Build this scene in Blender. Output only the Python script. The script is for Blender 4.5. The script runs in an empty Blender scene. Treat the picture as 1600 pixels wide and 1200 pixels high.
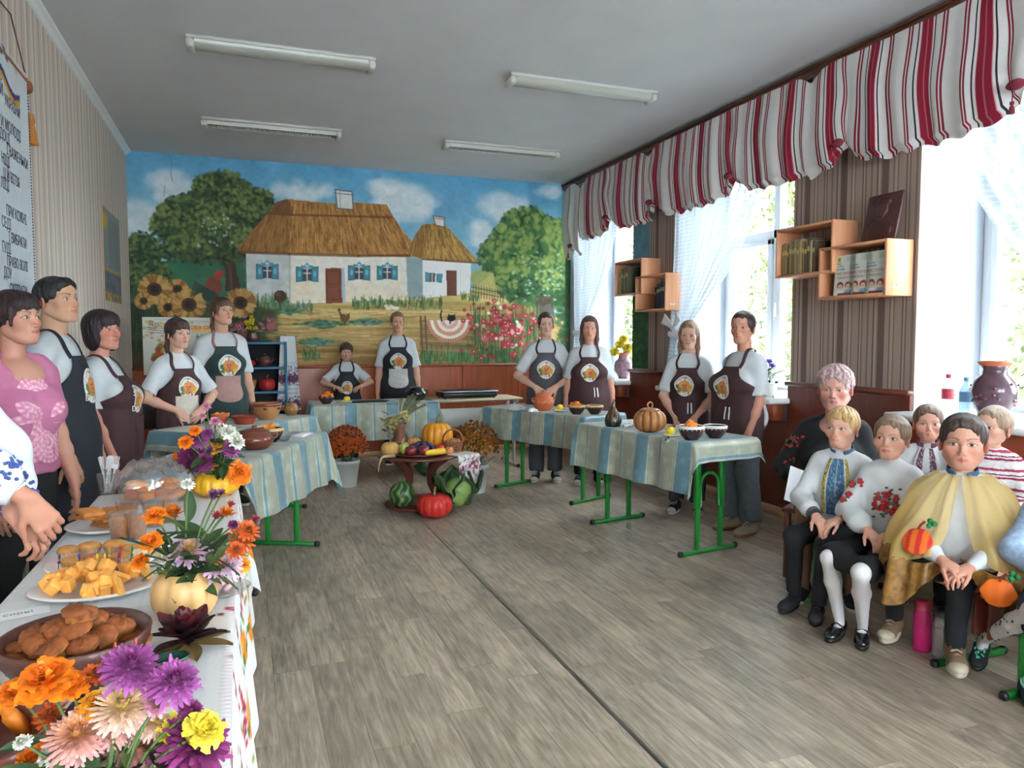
import bpy, math, random
import numpy as np
from mathutils import Vector, Matrix

# ------------------------------------------------------------------ camera, world, exposure
S = bpy.context.scene
COL = S.collection
PI = math.pi
F_PX, YAW, PITCH, CAM_H = 1157.0, math.radians(19.95), math.radians(3.56), 1.38
cd = bpy.data.cameras.new('camera'); cam = bpy.data.objects.new('camera', cd); COL.objects.link(cam)
cd.sensor_fit = 'HORIZONTAL'; cd.sensor_width = 36.0; cd.lens = F_PX / 1600 * 36
cd.clip_start = 0.05; cd.clip_end = 200
cam.location = (0, 0, CAM_H); cam.rotation_euler = (PI/2 - PITCH, 0, -YAW)
S.camera = cam
W = bpy.data.worlds.new('sky'); S.world = W; W.use_nodes = True
wn = W.node_tree.nodes; bg = wn['Background']
bg.inputs[0].default_value = (0.90, 0.935, 1.0, 1); bg.inputs[1].default_value = 1.0
S.view_settings.view_transform = 'Standard'; S.view_settings.look = 'None'
S.view_settings.gamma = 1.0; S.view_settings.use_curve_mapping = False
S.view_settings.exposure = 4.75
S.cycles.max_bounces = 10; S.cycles.diffuse_bounces = 6; S.cycles.transparent_max_bounces = 16
S.cycles.caustics_reflective = False; S.cycles.caustics_refractive = False
S.cycles.use_denoising = True
S.cycles.sample_clamp_indirect = 6.0

# ------------------------------------------------------------------ pixel -> room helpers (1600 x 1200 frame)
_fw = np.array([math.sin(YAW)*math.cos(PITCH), math.cos(YAW)*math.cos(PITCH), -math.sin(PITCH)])
_rt = np.array([math.cos(YAW), -math.sin(YAW), 0.0]); _up = np.cross(_rt, _fw)
_C = np.array([0, 0, CAM_H])
def _ray(px, py): return _fw + _rt*((px-800)/F_PX) + _up*((600-py)/F_PX)
def onz(px, py, z): d = _ray(px, py); return _C + d*((z-CAM_H)/d[2])
def ony(px, py, y): d = _ray(px, py); return _C + d*(y/d[1])
def onx(px, py, x): d = _ray(px, py); return _C + d*(x/d[0])
def atd(px, py, dep): return _C + _ray(px, py)*dep

# ------------------------------------------------------------------ colour
def lin(c):
    c = np.asarray(c, float)/255.0
    return np.where(c <= 0.04045, c/12.92, ((c+0.055)/1.055)**2.4)
def L(r, g, b): return tuple(float(v) for v in lin((r, g, b)))

# ------------------------------------------------------------------ mesh building
class MB:
    def __init__(s): s.V = []; s.F = []; s.n = 0; s.C = []
    def add(s, V, Fs, m=0, M=None, col=None):
        V = np.asarray(V, float)
        if M is not None:
            A = np.array(M); V = V @ A[:3, :3].T + A[:3, 3]
        if not isinstance(Fs, list) or (len(Fs) and not isinstance(Fs[0], np.ndarray)): Fs = [np.asarray(Fs)]
        for f in Fs:
            if len(f): s.F.append((np.asarray(f, int) + s.n, m))
        s.V.append(V); s.n += len(V)
        if col is None: s.C.append(np.full((len(V), 3), np.nan))
        else:
            c = np.asarray(col, float); s.C.append(np.broadcast_to(c, (len(V), 3)).copy())
        return s
    def data(s, name='mesh', mats=(), smooth=True):
        me = bpy.data.meshes.new(name)
        V = np.concatenate(s.V) if s.V else np.zeros((0, 3))
        me.vertices.add(len(V)); me.vertices.foreach_set('co', V.ravel())
        nl = sum(f.size for f, m in s.F); npoly = sum(len(f) for f, m in s.F)
        me.loops.add(nl); me.polygons.add(npoly)
        vi = np.concatenate([f.ravel() for f, m in s.F]); st = []; mi = []; o = 0
        for f, m in s.F:
            k = f.shape[1]; st.append(o + np.arange(len(f))*k); o += f.size; mi.append(np.full(len(f), m))
        me.loops.foreach_set('vertex_index', vi.astype(np.int32))
        me.polygons.foreach_set('loop_start', np.concatenate(st).astype(np.int32))
        me.polygons.foreach_set('material_index', np.concatenate(mi).astype(np.int32))
        me.polygons.foreach_set('use_smooth', np.full(npoly, bool(smooth)))
        C = np.concatenate(s.C)
        if not np.all(np.isnan(C)):
            C = np.nan_to_num(C, nan=0.5)
            at = me.color_attributes.new('Col', 'FLOAT_COLOR', 'POINT')
            at.data.foreach_set('color', np.concatenate([C, np.ones((len(C), 1))], 1).ravel())
        for m in (mats if isinstance(mats, (list, tuple)) else [mats]): me.materials.append(m)
        me.update(calc_edges=True); me.validate()
        return me
    def obj(s, name, mats, parent=None, smooth=True, auto=None, loc=None, rz=0):
        o = bpy.data.objects.new(name, s.data(name, mats, smooth)); COL.objects.link(o)
        if parent: o.parent = parent
        if loc is not None: o.location = loc
        if rz: o.rotation_euler = (0, 0, rz)
        if auto: sharp(o.data, auto)
        return o
def sharp(me, ang=35):
    try: me.set_sharp_from_angle(angle=math.radians(ang))
    except Exception: pass
def tag(o, label, cat, group=None, kind=None):
    o['label'] = label
    if cat: o['category'] = cat
    if group: o['group'] = group
    if kind: o['kind'] = kind
    return o
def struct(o): o['kind'] = 'structure'; return o
def empty(name, loc=(0, 0, 0), rz=0, label=None, cat=None, group=None):
    o = bpy.data.objects.new(name, None); COL.objects.link(o); o.location = loc; o.rotation_euler = (0, 0, rz)
    o.empty_display_size = 0.05
    if label: tag(o, label, cat, group)
    return o
def link(name, me, parent=None, loc=(0, 0, 0), rot=(0, 0, 0), sc=1.0):
    o = bpy.data.objects.new(name, me); COL.objects.link(o)
    if parent: o.parent = parent
    o.location = loc; o.rotation_euler = rot; o.scale = (sc, sc, sc) if np.isscalar(sc) else sc
    return o
def TR(x=0, y=0, z=0, rx=0, ry=0, rz=0, s=1.0):
    m = Matrix.Translation((x, y, z)) @ Matrix.Rotation(rz, 4, 'Z') @ Matrix.Rotation(ry, 4, 'Y') @ Matrix.Rotation(rx, 4, 'X')
    sc = (s, s, s) if np.isscalar(s) else s
    return m @ Matrix.Diagonal((*sc, 1))
def quads(nu, nv, wu=False, wv=False):
    iu = np.arange(nu if wu else nu-1); iv = np.arange(nv if wv else nv-1)
    a, b = np.meshgrid(iu, iv, indexing='ij'); a2 = (a+1) % nu; b2 = (b+1) % nv
    return np.stack([a*nv+b, a2*nv+b, a2*nv+b2, a*nv+b2], -1).reshape(-1, 4)
def p_box(sx, sy, sz, b=0.0, c=(0, 0, 0)):
    h = np.array([sx, sy, sz])/2; b = min(b, h.min()*0.9)
    if b <= 0:
        V = np.array([[x, y, z] for x in (-1, 1) for y in (-1, 1) for z in (-1, 1)])*h + c
        return V, np.array([[0, 1, 3, 2], [4, 6, 7, 5], [0, 4, 5, 1], [2, 3, 7, 6], [0, 2, 6, 4], [1, 5, 7, 3]])
    V = []; ix = {}
    for sg in [(x, y, z) for x in (-1, 1) for y in (-1, 1) for z in (-1, 1)]:
        for ax in range(3):
            p = [sg[i]*(h[i] - (0 if i == ax else b)) for i in range(3)]
            ix[(sg, ax)] = len(V); V.append(p)
    Q = []; T = []
    def q(l): Q.append(l)
    for ax in range(3):
        u, v = (ax+1) % 3, (ax+2) % 3
        for s in (-1, 1):
            l = []
            for a, bb in ((-1, -1), (1, -1), (1, 1), (-1, 1)):
                sg = [0, 0, 0]; sg[ax] = s; sg[u] = a; sg[v] = bb; l.append(ix[(tuple(sg), ax)])
            q(l if s > 0 else l[::-1])
        for a in (-1, 1):
            for bb in (-1, 1):
                s0 = [0]*3; s0[ax] = -1; s0[u] = a; s0[v] = bb; s1 = list(s0); s1[ax] = 1
                l = [ix[(tuple(s0), u)], ix[(tuple(s1), u)], ix[(tuple(s1), v)], ix[(tuple(s0), v)]]
                q(l if a*bb < 0 else l[::-1])
    for sg in [(x, y, z) for x in (-1, 1) for y in (-1, 1) for z in (-1, 1)]:
        l = [ix[(sg, 0)], ix[(sg, 1)], ix[(sg, 2)]]
        T.append(l if sg[0]*sg[1]*sg[2] > 0 else l[::-1])
    return np.array(V)+np.array(c), [np.array(Q), np.array(T)]
def p_lathe(prof, n=24, a0=0.0):
    prof = np.array(prof, float); m = len(prof)
    t = a0 + np.arange(n)*2*PI/n
    V = np.stack([np.outer(np.cos(t), prof[:, 0]), np.outer(np.sin(t), prof[:, 0]), np.tile(prof[:, 1], (n, 1))], -1).reshape(-1, 3)
    return V, quads(n, m, wu=True)
def p_sphere(r, nu=16, nv=10, c=(0, 0, 0)):
    r = np.array([r]*3 if np.isscalar(r) else r)
    a = np.linspace(0, PI, nv+1); pr = np.stack([np.sin(a), -np.cos(a)], -1)
    V, f = p_lathe(pr, nu); return V*r + np.array(c), f
def p_tube(path, rad, n=8, caps=True, flat=1.0, ref=None):
    P = np.asarray(path, float); m = len(P); R = np.broadcast_to(np.asarray(rad, float), (m,))
    T = np.gradient(P, axis=0); T /= np.linalg.norm(T, axis=1)[:, None] + 1e-9
    r = np.array(ref if ref is not None else ([0, 0, 1] if abs(T[0][2]) < 0.9 else [1, 0, 0]), float)
    U = np.zeros_like(P)
    for i in range(m):
        u = r - T[i]*(r@T[i]); u /= np.linalg.norm(u)+1e-9; U[i] = u; r = u
    B = np.cross(T, U); t = np.arange(n)*2*PI/n
    V = P[:, None] + R[:, None, None]*(np.cos(t)[None, :, None]*U[:, None]*flat + np.sin(t)[None, :, None]*B[:, None])
    V = V.reshape(-1, 3); Fs = [quads(m, n, wv=True)[:, ::-1]]
    if caps: Fs += [np.arange(n)[None, :].copy(), (np.arange(n)[::-1] + (m-1)*n)[None, :].copy()]
    return V, Fs
def p_grid(P): P = np.asarray(P, float); return P.reshape(-1, 3), quads(P.shape[0], P.shape[1])
def p_solid_sheet(P, th, nrm=None):
    """a grid sheet given thickness th along its normals"""
    P = np.asarray(P, float); nu, nv = P.shape[:2]
    if nrm is None:
        du = np.gradient(P, axis=0); dv = np.gradient(P, axis=1); N = np.cross(du, dv); N /= np.linalg.norm(N, axis=-1)[..., None]+1e-9
    else: N = np.broadcast_to(np.array(nrm, float), P.shape)
    A = P.reshape(-1, 3); B = (P - N*th).reshape(-1, 3); q = quads(nu, nv); k = nu*nv
    e = np.concatenate([np.arange(nv), np.arange(1, nu)*nv+nv-1, (nu-1)*nv+np.arange(nv-2, -1, -1), np.arange(nu-2, 0, -1)*nv])
    e2 = np.roll(e, -1); side = np.stack([e, e+k, e2+k, e2], -1)
    return np.concatenate([A, B]), [q, q[:, ::-1]+k, side[:, ::-1]]
def p_prism(poly, z0, z1):
    poly = np.asarray(poly, float); n = len(poly)
    V = np.concatenate([np.c_[poly, np.full(n, z0)], np.c_[poly, np.full(n, z1)]]); i = np.arange(n); j = (i+1) % n
    return V, [np.stack([i, j, j+n, i+n], -1), i[None, ::-1].copy(), (i+n)[None, :].copy()]
def smoothpath(pts, n=24):
    P = np.asarray(pts, float); m = len(P); t = np.linspace(0, m-1, n); out = []
    Q = np.concatenate([[2*P[0]-P[1]], P, [2*P[-1]-P[-2]]])
    for x in t:
        i = min(int(x), m-2); f = x-i; a, b, c, d = Q[i], Q[i+1], Q[i+2], Q[i+3]
        out.append(0.5*(2*b + (c-a)*f + (2*a-5*b+4*c-d)*f*f + (3*b-a-3*c+d)*f**3))
    return np.array(out)

# ------------------------------------------------------------------ noise
_ng = np.random.default_rng(11)
def vnoise(shape, cells, seed=0, octv=3):
    """smooth value noise 0..1 on a 2-D array"""
    out = np.zeros(shape); amp = 1.0; tot = 0
    for o in range(octv):
        g = np.random.default_rng(seed*31+o); cy = max(2, int(cells[0]*2**o)+1); cx = max(2, int(cells[1]*2**o)+1)
        G = g.random((cy+1, cx+1)); y = np.linspace(0, cy-1e-6, shape[0]); x = np.linspace(0, cx-1e-6, shape[1])
        yi = y.astype(int); xi = x.astype(int); fy = y-yi; fx = x-xi; fy = fy*fy*(3-2*fy); fx = fx*fx*(3-2*fx)
        a = G[np.ix_(yi, xi)]*(1-fx)+G[np.ix_(yi, xi+1)]*fx; b = G[np.ix_(yi+1, xi)]*(1-fx)+G[np.ix_(yi+1, xi+1)]*fx
        out += amp*(a*(1-fy[:, None])+b*fy[:, None]); tot += amp; amp *= 0.5
    return out/tot

# ------------------------------------------------------------------ materials
_MC = {}
def _nt(name):
    m = bpy.data.materials.new(name); m.use_nodes = True; nt = m.node_tree
    return m, nt, nt.nodes['Principled BSDF']
def _n(nt, typ, **kw):
    n = nt.nodes.new(typ)
    for k, v in kw.items():
        if k.startswith('_'): setattr(n, k[1:], v)
        else: n.inputs[int(k[1:]) if k[0] == 'i' and k[1:].isdigit() else k].default_value = v
    return n
def mat(name, col, rough=0.6, var=0.12, scale=30.0, bump=0.0, metal=0.0, spec=0.5, stretch=(1, 1, 1), sheen=0.0, trans=0.0, coat=0.0, sss=0.0, alpha=1.0, bscale=None, obj_var=0.0):
    """procedural material: base colour with noise variation, optional bump"""
    if name in _MC: return _MC[name]
    m, nt, p = _nt(name); lk = nt.links.new
    tc = _n(nt, 'ShaderNodeTexCoord'); mp = _n(nt, 'ShaderNodeMapping'); mp.inputs['Scale'].default_value = stretch
    lk(tc.outputs['Object'], mp.inputs[0])
    nz = _n(nt, 'ShaderNodeTexNoise', Scale=scale, Detail=4.0); lk(mp.outputs[0], nz.inputs['Vector'])
    r = _n(nt, 'ShaderNodeMapRange'); r.inputs['From Min'].default_value = 0.25; r.inputs['From Max'].default_value = 0.75
    r.inputs['To Min'].default_value = 1-var; r.inputs['To Max'].default_value = 1+var; lk(nz.outputs[0], r.inputs[0])
    mx = _n(nt, 'ShaderNodeMix', _data_type='RGBA', _blend_type='MULTIPLY'); mx.inputs[0].default_value = 1.0
    mx.inputs[6].default_value = (*col, 1); lk(r.outputs[0], mx.inputs[7]); outc = mx.outputs[2]
    if obj_var:
        oi = _n(nt, 'ShaderNodeObjectInfo'); r2 = _n(nt, 'ShaderNodeMapRange'); r2.inputs['To Min'].default_value = 1-obj_var; r2.inputs['To Max'].default_value = 1+obj_var
        lk(oi.outputs['Random'], r2.inputs[0]); m2 = _n(nt, 'ShaderNodeMix', _data_type='RGBA', _blend_type='MULTIPLY'); m2.inputs[0].default_value = 1
        lk(outc, m2.inputs[6]); lk(r2.outputs[0], m2.inputs[7]); outc = m2.outputs[2]
    lk(outc, p.inputs['Base Color'])
    p.inputs['Roughness'].default_value = rough; p.inputs['Metallic'].default_value = metal
    p.inputs['Specular IOR Level'].default_value = spec
    p.inputs['Transmission Weight'].default_value = trans; p.inputs['Coat Weight'].default_value = coat
    if sheen: p.inputs['Sheen Weight'].default_value = sheen
    if sss: p.inputs['Subsurface Weight'].default_value = sss; p.inputs['Subsurface Radius'].default_value = (0.02, 0.01, 0.006)
    if alpha < 1: p.inputs['Alpha'].default_value = alpha
    if bump:
        bn = nz
        if bscale: bn = _n(nt, 'ShaderNodeTexNoise', Scale=bscale, Detail=3.0); lk(mp.outputs[0], bn.inputs['Vector'])
        b = _n(nt, 'ShaderNodeBump', Strength=bump, Distance=0.01); lk(bn.outputs[0], b.inputs['Height']); lk(b.outputs[0], p.inputs['Normal'])
    _MC[name] = m; return m
def colmat(name, rough=0.7, bump=0.0, bscale=200.0, sss=0.0, spec=0.4, var=0.0, sheen=0.0, alpha=1.0, translucent=0.0):
    """material driven by the mesh's own colours (print, paint, skin)"""
    if name in _MC: return _MC[name]
    m, nt, p = _nt(name); lk = nt.links.new
    at = _n(nt, 'ShaderNodeAttribute', _attribute_name='Col'); lk(at.outputs['Color'], p.inputs['Base Color'])
    p.inputs['Roughness'].default_value = rough; p.inputs['Specular IOR Level'].default_value = spec
    if sheen: p.inputs['Sheen Weight'].default_value = sheen
    if sss: p.inputs['Subsurface Weight'].default_value = sss; p.inputs['Subsurface Radius'].default_value = (0.012, 0.005, 0.003)
    if alpha < 1: p.inputs['Alpha'].default_value = alpha
    if bump or var:
        tc = _n(nt, 'ShaderNodeTexCoord'); nz = _n(nt, 'ShaderNodeTexNoise', Scale=bscale, Detail=3.0); lk(tc.outputs['Object'], nz.inputs['Vector'])
        if bump: b = _n(nt, 'ShaderNodeBump', Strength=bump, Distance=0.005); lk(nz.outputs[0], b.inputs['Height']); lk(b.outputs[0], p.inputs['Normal'])
        if var:
            r = _n(nt, 'ShaderNodeMapRange'); r.inputs['From Min'].default_value = .25; r.inputs['From Max'].default_value = .75; r.inputs['To Min'].default_value = 1-var; r.inputs['To Max'].default_value = 1+var
            lk(nz.outputs[0], r.inputs[0]); mx = _n(nt, 'ShaderNodeMix', _data_type='RGBA', _blend_type='MULTIPLY'); mx.inputs[0].default_value = 1
            lk(at.outputs['Color'], mx.inputs[6]); lk(r.outputs[0], mx.inputs[7]); lk(mx.outputs[2], p.inputs['Base Color'])
    _MC[name] = m; return m
def rampmat(name, stops, axis=0, period=1.0, rough=0.8, bump=0.0, noise=0.0, interp='CONSTANT', nscale=60, stretch=(1, 1, 1), weave=0.0, nvar=0.08, coord='Object', sheen=0.0):
    """stripes: a colour ramp repeated every `period` metres along an object axis"""
    if name in _MC: return _MC[name]
    m, nt, p = _nt(name); lk = nt.links.new
    tc = _n(nt, 'ShaderNodeTexCoord'); sx = _n(nt, 'ShaderNodeSeparateXYZ')
    if coord == 'Col': at = _n(nt, 'ShaderNodeAttribute', _attribute_name='Col'); lk(at.outputs['Color'], sx.inputs[0])
    else: lk(tc.outputs['Object'], sx.inputs[0])
    src = sx.outputs[axis]
    mp = _n(nt, 'ShaderNodeMapping'); mp.inputs['Scale'].default_value = stretch; lk(tc.outputs['Object'], mp.inputs[0])
    nz = _n(nt, 'ShaderNodeTexNoise', Scale=nscale, Detail=4.0); lk(mp.outputs[0], nz.inputs['Vector'])
    if noise:
        ma = _n(nt, 'ShaderNodeMath', _operation='MULTIPLY_ADD', i1=noise, i2=0.0); lk(nz.outputs[0], ma.inputs[0]); lk(src, ma.inputs[2]); src = ma.outputs[0]
    dv = _n(nt, 'ShaderNodeMath', _operation='DIVIDE', i1=period); lk(src, dv.inputs[0])
    fr = _n(nt, 'ShaderNodeMath', _operation='FRACT'); lk(dv.outputs[0], fr.inputs[0])
    rp = _n(nt, 'ShaderNodeValToRGB'); rp.color_ramp.interpolation = interp; lk(fr.outputs[0], rp.inputs[0])
    el = rp.color_ramp.elements
    for i, (pos, c) in enumerate(stops):
        e = el[i] if i < 2 else el.new(pos); e.position = pos; e.color = (*c, 1)
    r = _n(nt, 'ShaderNodeMapRange'); r.inputs['From Min'].default_value = .25; r.inputs['From Max'].default_value = .75
    r.inputs['To Min'].default_value = 1-nvar; r.inputs['To Max'].default_value = 1+nvar; lk(nz.outputs[0], r.inputs[0])
    mx = _n(nt, 'ShaderNodeMix', _data_type='RGBA', _blend_type='MULTIPLY'); mx.inputs[0].default_value = 1
    lk(rp.outputs[0], mx.inputs[6]); lk(r.outputs[0], mx.inputs[7]); lk(mx.outputs[2], p.inputs['Base Color'])
    p.inputs['Roughness'].default_value = rough; p.inputs['Specular IOR Level'].default_value = 0.3
    if sheen: p.inputs['Sheen Weight'].default_value = sheen
    if bump: b = _n(nt, 'ShaderNodeBump', Strength=bump, Distance=0.004); lk(nz.outputs[0], b.inputs['Height']); lk(b.outputs[0], p.inputs['Normal'])
    _MC[name] = m; return m
def clearmat(name, tint=(1, 1, 1), rough=0.05, gloss=0.12, haze=0.0):
    """thin clear plastic or glass: mostly see-through with a little reflection"""
    if name in _MC: return _MC[name]
    m, nt, p = _nt(name); lk = nt.links.new; out = nt.nodes['Material Output']
    tr = _n(nt, 'ShaderNodeBsdfTransparent'); tr.inputs[0].default_value = (*tint, 1)
    gl = _n(nt, 'ShaderNodeBsdfGlossy'); gl.inputs['Roughness'].default_value = rough
    lw = _n(nt, 'ShaderNodeLayerWeight', Blend=0.25); mr = _n(nt, 'ShaderNodeMapRange'); mr.inputs['To Min'].default_value = gloss*0.4; mr.inputs['To Max'].default_value = min(1, gloss*2.5)
    lk(lw.outputs['Facing'], mr.inputs[0]); mx = _n(nt, 'ShaderNodeMixShader'); lk(mr.outputs[0], mx.inputs[0]); lk(tr.outputs[0], mx.inputs[1]); lk(gl.outputs[0], mx.inputs[2]); o = mx
    if haze:
        df = _n(nt, 'ShaderNodeBsdfDiffuse'); df.inputs[0].default_value = (0.85, 0.87, 0.9, 1); m2 = _n(nt, 'ShaderNodeMixShader'); m2.inputs[0].default_value = haze
        lk(o.outputs[0], m2.inputs[1]); lk(df.outputs[0], m2.inputs[2]); o = m2
    lk(o.outputs[0], out.inputs[0]); nt.nodes.remove(p)
    _MC[name] = m; return m
def sheermat(name, col, opac=0.55, lines=True):
    """translucent woven fabric"""
    if name in _MC: return _MC[name]
    m, nt, p = _nt(name); lk = nt.links.new; out = nt.nodes['Material Output']
    tr = _n(nt, 'ShaderNodeBsdfTransparent'); df = _n(nt, 'ShaderNodeBsdfDiffuse'); tl = _n(nt, 'ShaderNodeBsdfTranslucent')
    df.inputs[0].default_value = (*col, 1); tl.inputs[0].default_value = (*col, 1)
    a = _n(nt, 'ShaderNodeMixShader'); a.inputs[0].default_value = 0.5; lk(df.outputs[0], a.inputs[1]); lk(tl.outputs[0], a.inputs[2])
    b = _n(nt, 'ShaderNodeMixShader'); lk(tr.outputs[0], b.inputs[1]); lk(a.outputs[0], b.inputs[2]); b.inputs[0].default_value = opac
    if lines:
        tc = _n(nt, 'ShaderNodeTexCoord'); w = _n(nt, 'ShaderNodeTexWave', Scale=9.0, Distortion=1.5, Detail=3.0); w.bands_direction = 'Z'; lk(tc.outputs['Object'], w.inputs[0])
        r = _n(nt, 'ShaderNodeMapRange'); r.inputs['From Min'].default_value = 0.7; r.inputs['To Min'].default_value = opac; r.inputs['To Max'].default_value = min(1, opac+0.2)
        lk(w.outputs[1], r.inputs[0]); lk(r.outputs[0], b.inputs[0])
    lk(b.outputs[0], out.inputs[0]); nt.nodes.remove(p)
    _MC[name] = m; return m

# ------------------------------------------------------------------ signed-distance bodies, meshed by surface nets
def _cap(P, a, b, ra, rb):
    a = np.asarray(a, float); b = np.asarray(b, float); ab = b-a; t = np.clip(((P-a)@ab)/(ab@ab+1e-12), 0, 1)
    return np.linalg.norm(P-a-t[..., None]*ab, axis=-1) - (ra+(rb-ra)*t)
def _ell(P, c, r, R=None):
    q = P-np.asarray(c, float)
    if R is not None: q = q@np.asarray(R)
    r = np.asarray(r, float); k0 = np.linalg.norm(q/r, axis=-1); k1 = np.linalg.norm(q/(r*r), axis=-1)+1e-9
    return k0*(k0-1)/k1
def smin(a, b, k):
    h = np.maximum(k-np.abs(a-b), 0)/k; return np.minimum(a, b)-h*h*k*0.25
def cap(a, b, ra, rb=None, k=0.02): return ('c', np.asarray(a, float), np.asarray(b, float), ra, ra if rb is None else rb, k)
def ell(c, r, k=0.02, R=None): return ('e', np.asarray(c, float), np.asarray(r, float), R, k)
def neg(p): return ('-',)+p
def cut(o, n): return ('x', np.asarray(o, float), np.asarray(n, float)/np.linalg.norm(n))
def _pd(p, P):
    return _cap(P, p[1], p[2], p[3], p[4]) if p[0] == 'c' else _ell(P, p[1], p[2], p[3])
def _pbox(p):
    if p[0] == 'c':
        r = max(p[3], p[4]); return np.minimum(p[1], p[2])-r, np.maximum(p[1], p[2])+r
    r = p[2] if p[3] is None else np.full(3, p[2].max()); return p[1]-r, p[1]+r
def infl(pr, d, k=None):
    o = []
    for p in pr:
        if p[0] == 'c': o.append(('c', p[1], p[2], p[3]+d, p[4]+d, p[5] if k is None else k))
        elif p[0] == 'e': o.append(('e', p[1], p[2]+d, p[3], p[4] if k is None else k))
        else: o.append(p)
    return o
def sdf(pr, P):
    D = np.full(P.shape[:-1], 9.0)
    for p in pr:
        if p[0] == '-': D = -smin(-D, _pd(p[1:], P), p[-1])
        elif p[0] == 'x': D = np.maximum(D, (P-p[1])@p[2])
        else: D = smin(D, _pd(p, P), p[-1])
    return D
def nets(pr, h, noise=None, off=0.0):
    lo = np.min([_pbox(p)[0] for p in pr if p[0] in 'ce'], 0)-3*h; hi = np.max([_pbox(p)[1] for p in pr if p[0] in 'ce'], 0)+3*h
    n = np.ceil((hi-lo)/h).astype(int)+1; ax = [lo[i]+h*np.arange(n[i]) for i in range(3)]
    D = np.full(n, 1.0)
    for p in pr:
        if p[0] == 'x':
            D = np.maximum(D, ((ax[0]-p[1][0])*p[2][0])[:, None, None]+((ax[1]-p[1][1])*p[2][1])[None, :, None]+((ax[2]-p[1][2])*p[2][2])[None, None, :]); continue
        q = p[1:] if p[0] == '-' else p
        bl, bh = _pbox(q); mg = q[-1]+4*h
        i0 = np.clip(np.floor((bl-mg-lo)/h).astype(int), 0, n); i1 = np.clip(np.ceil((bh+mg-lo)/h).astype(int)+1, 0, n)
        if np.any(i1 <= i0): continue
        sl = tuple(slice(a, b) for a, b in zip(i0, i1))
        P = np.stack(np.meshgrid(*[ax[i][sl[i]] for i in range(3)], indexing='ij'), -1)
        d = _pd(q, P)
        if p[0] == '-': D[sl] = -smin(-D[sl], d, q[-1])
        else: D[sl] = smin(D[sl], d, q[-1])
    D -= off
    if noise is not None: D += noise(*np.meshgrid(*ax, indexing='ij'))
    return surfnets(D, lo, h)
def surfnets(D, lo, h):
    s = D < 0; n = np.array(D.shape); c = np.zeros(n-1, np.int8)
    for dx in (0, 1):
        for dy in (0, 1):
            for dz in (0, 1): c += s[dx:n[0]-1+dx, dy:n[1]-1+dy, dz:n[2]-1+dz]
    mx = (c > 0) & (c < 8); I = np.argwhere(mx); idx = np.full(mx.shape, -1); idx[mx] = np.arange(len(I))
    pos = np.zeros((len(I), 3)); cnt = np.zeros(len(I))
    for a in range(3):
        e = np.eye(3, dtype=int)[a]; b, d = [k for k in range(3) if k != a]
        for ob in (0, 1):
            for od in (0, 1):
                o = np.zeros(3, int); o[b] = ob; o[d] = od; A = I+o; B = A+e
                d0 = D[A[:, 0], A[:, 1], A[:, 2]]; d1 = D[B[:, 0], B[:, 1], B[:, 2]]; x = (d0 < 0) != (d1 < 0)
                t = np.where(x, d0/(d0-d1+1e-30), 0); pos += np.where(x[:, None], o+e*t[:, None], 0); cnt += x
    V = lo+h*(I+pos/cnt[:, None]); Q = []
    for a in range(3):
        b, d = (a+1) % 3, (a+2) % 3
        A = [slice(None)]*3; B = [slice(None)]*3; A[a] = slice(0, -1); B[a] = slice(1, None)
        for w in (b, d): A[w] = slice(1, -1); B[w] = slice(1, -1)
        s0 = s[tuple(A)]; s1 = s[tuple(B)]; E = np.argwhere(s0 != s1)
        if not len(E): continue
        E[:, b] += 1; E[:, d] += 1; eb = np.eye(3, dtype=int)[b]; ed = np.eye(3, dtype=int)[d]
        q = np.stack([idx[tuple((E-eb-ed).T)], idx[tuple((E-ed).T)], idx[tuple(E.T)], idx[tuple((E-eb).T)]], -1)
        fl = s[E[:, 0], E[:, 1], E[:, 2]]; q[~fl] = q[~fl][:, ::-1]; Q.append(q)
    return V, np.concatenate(Q)

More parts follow.
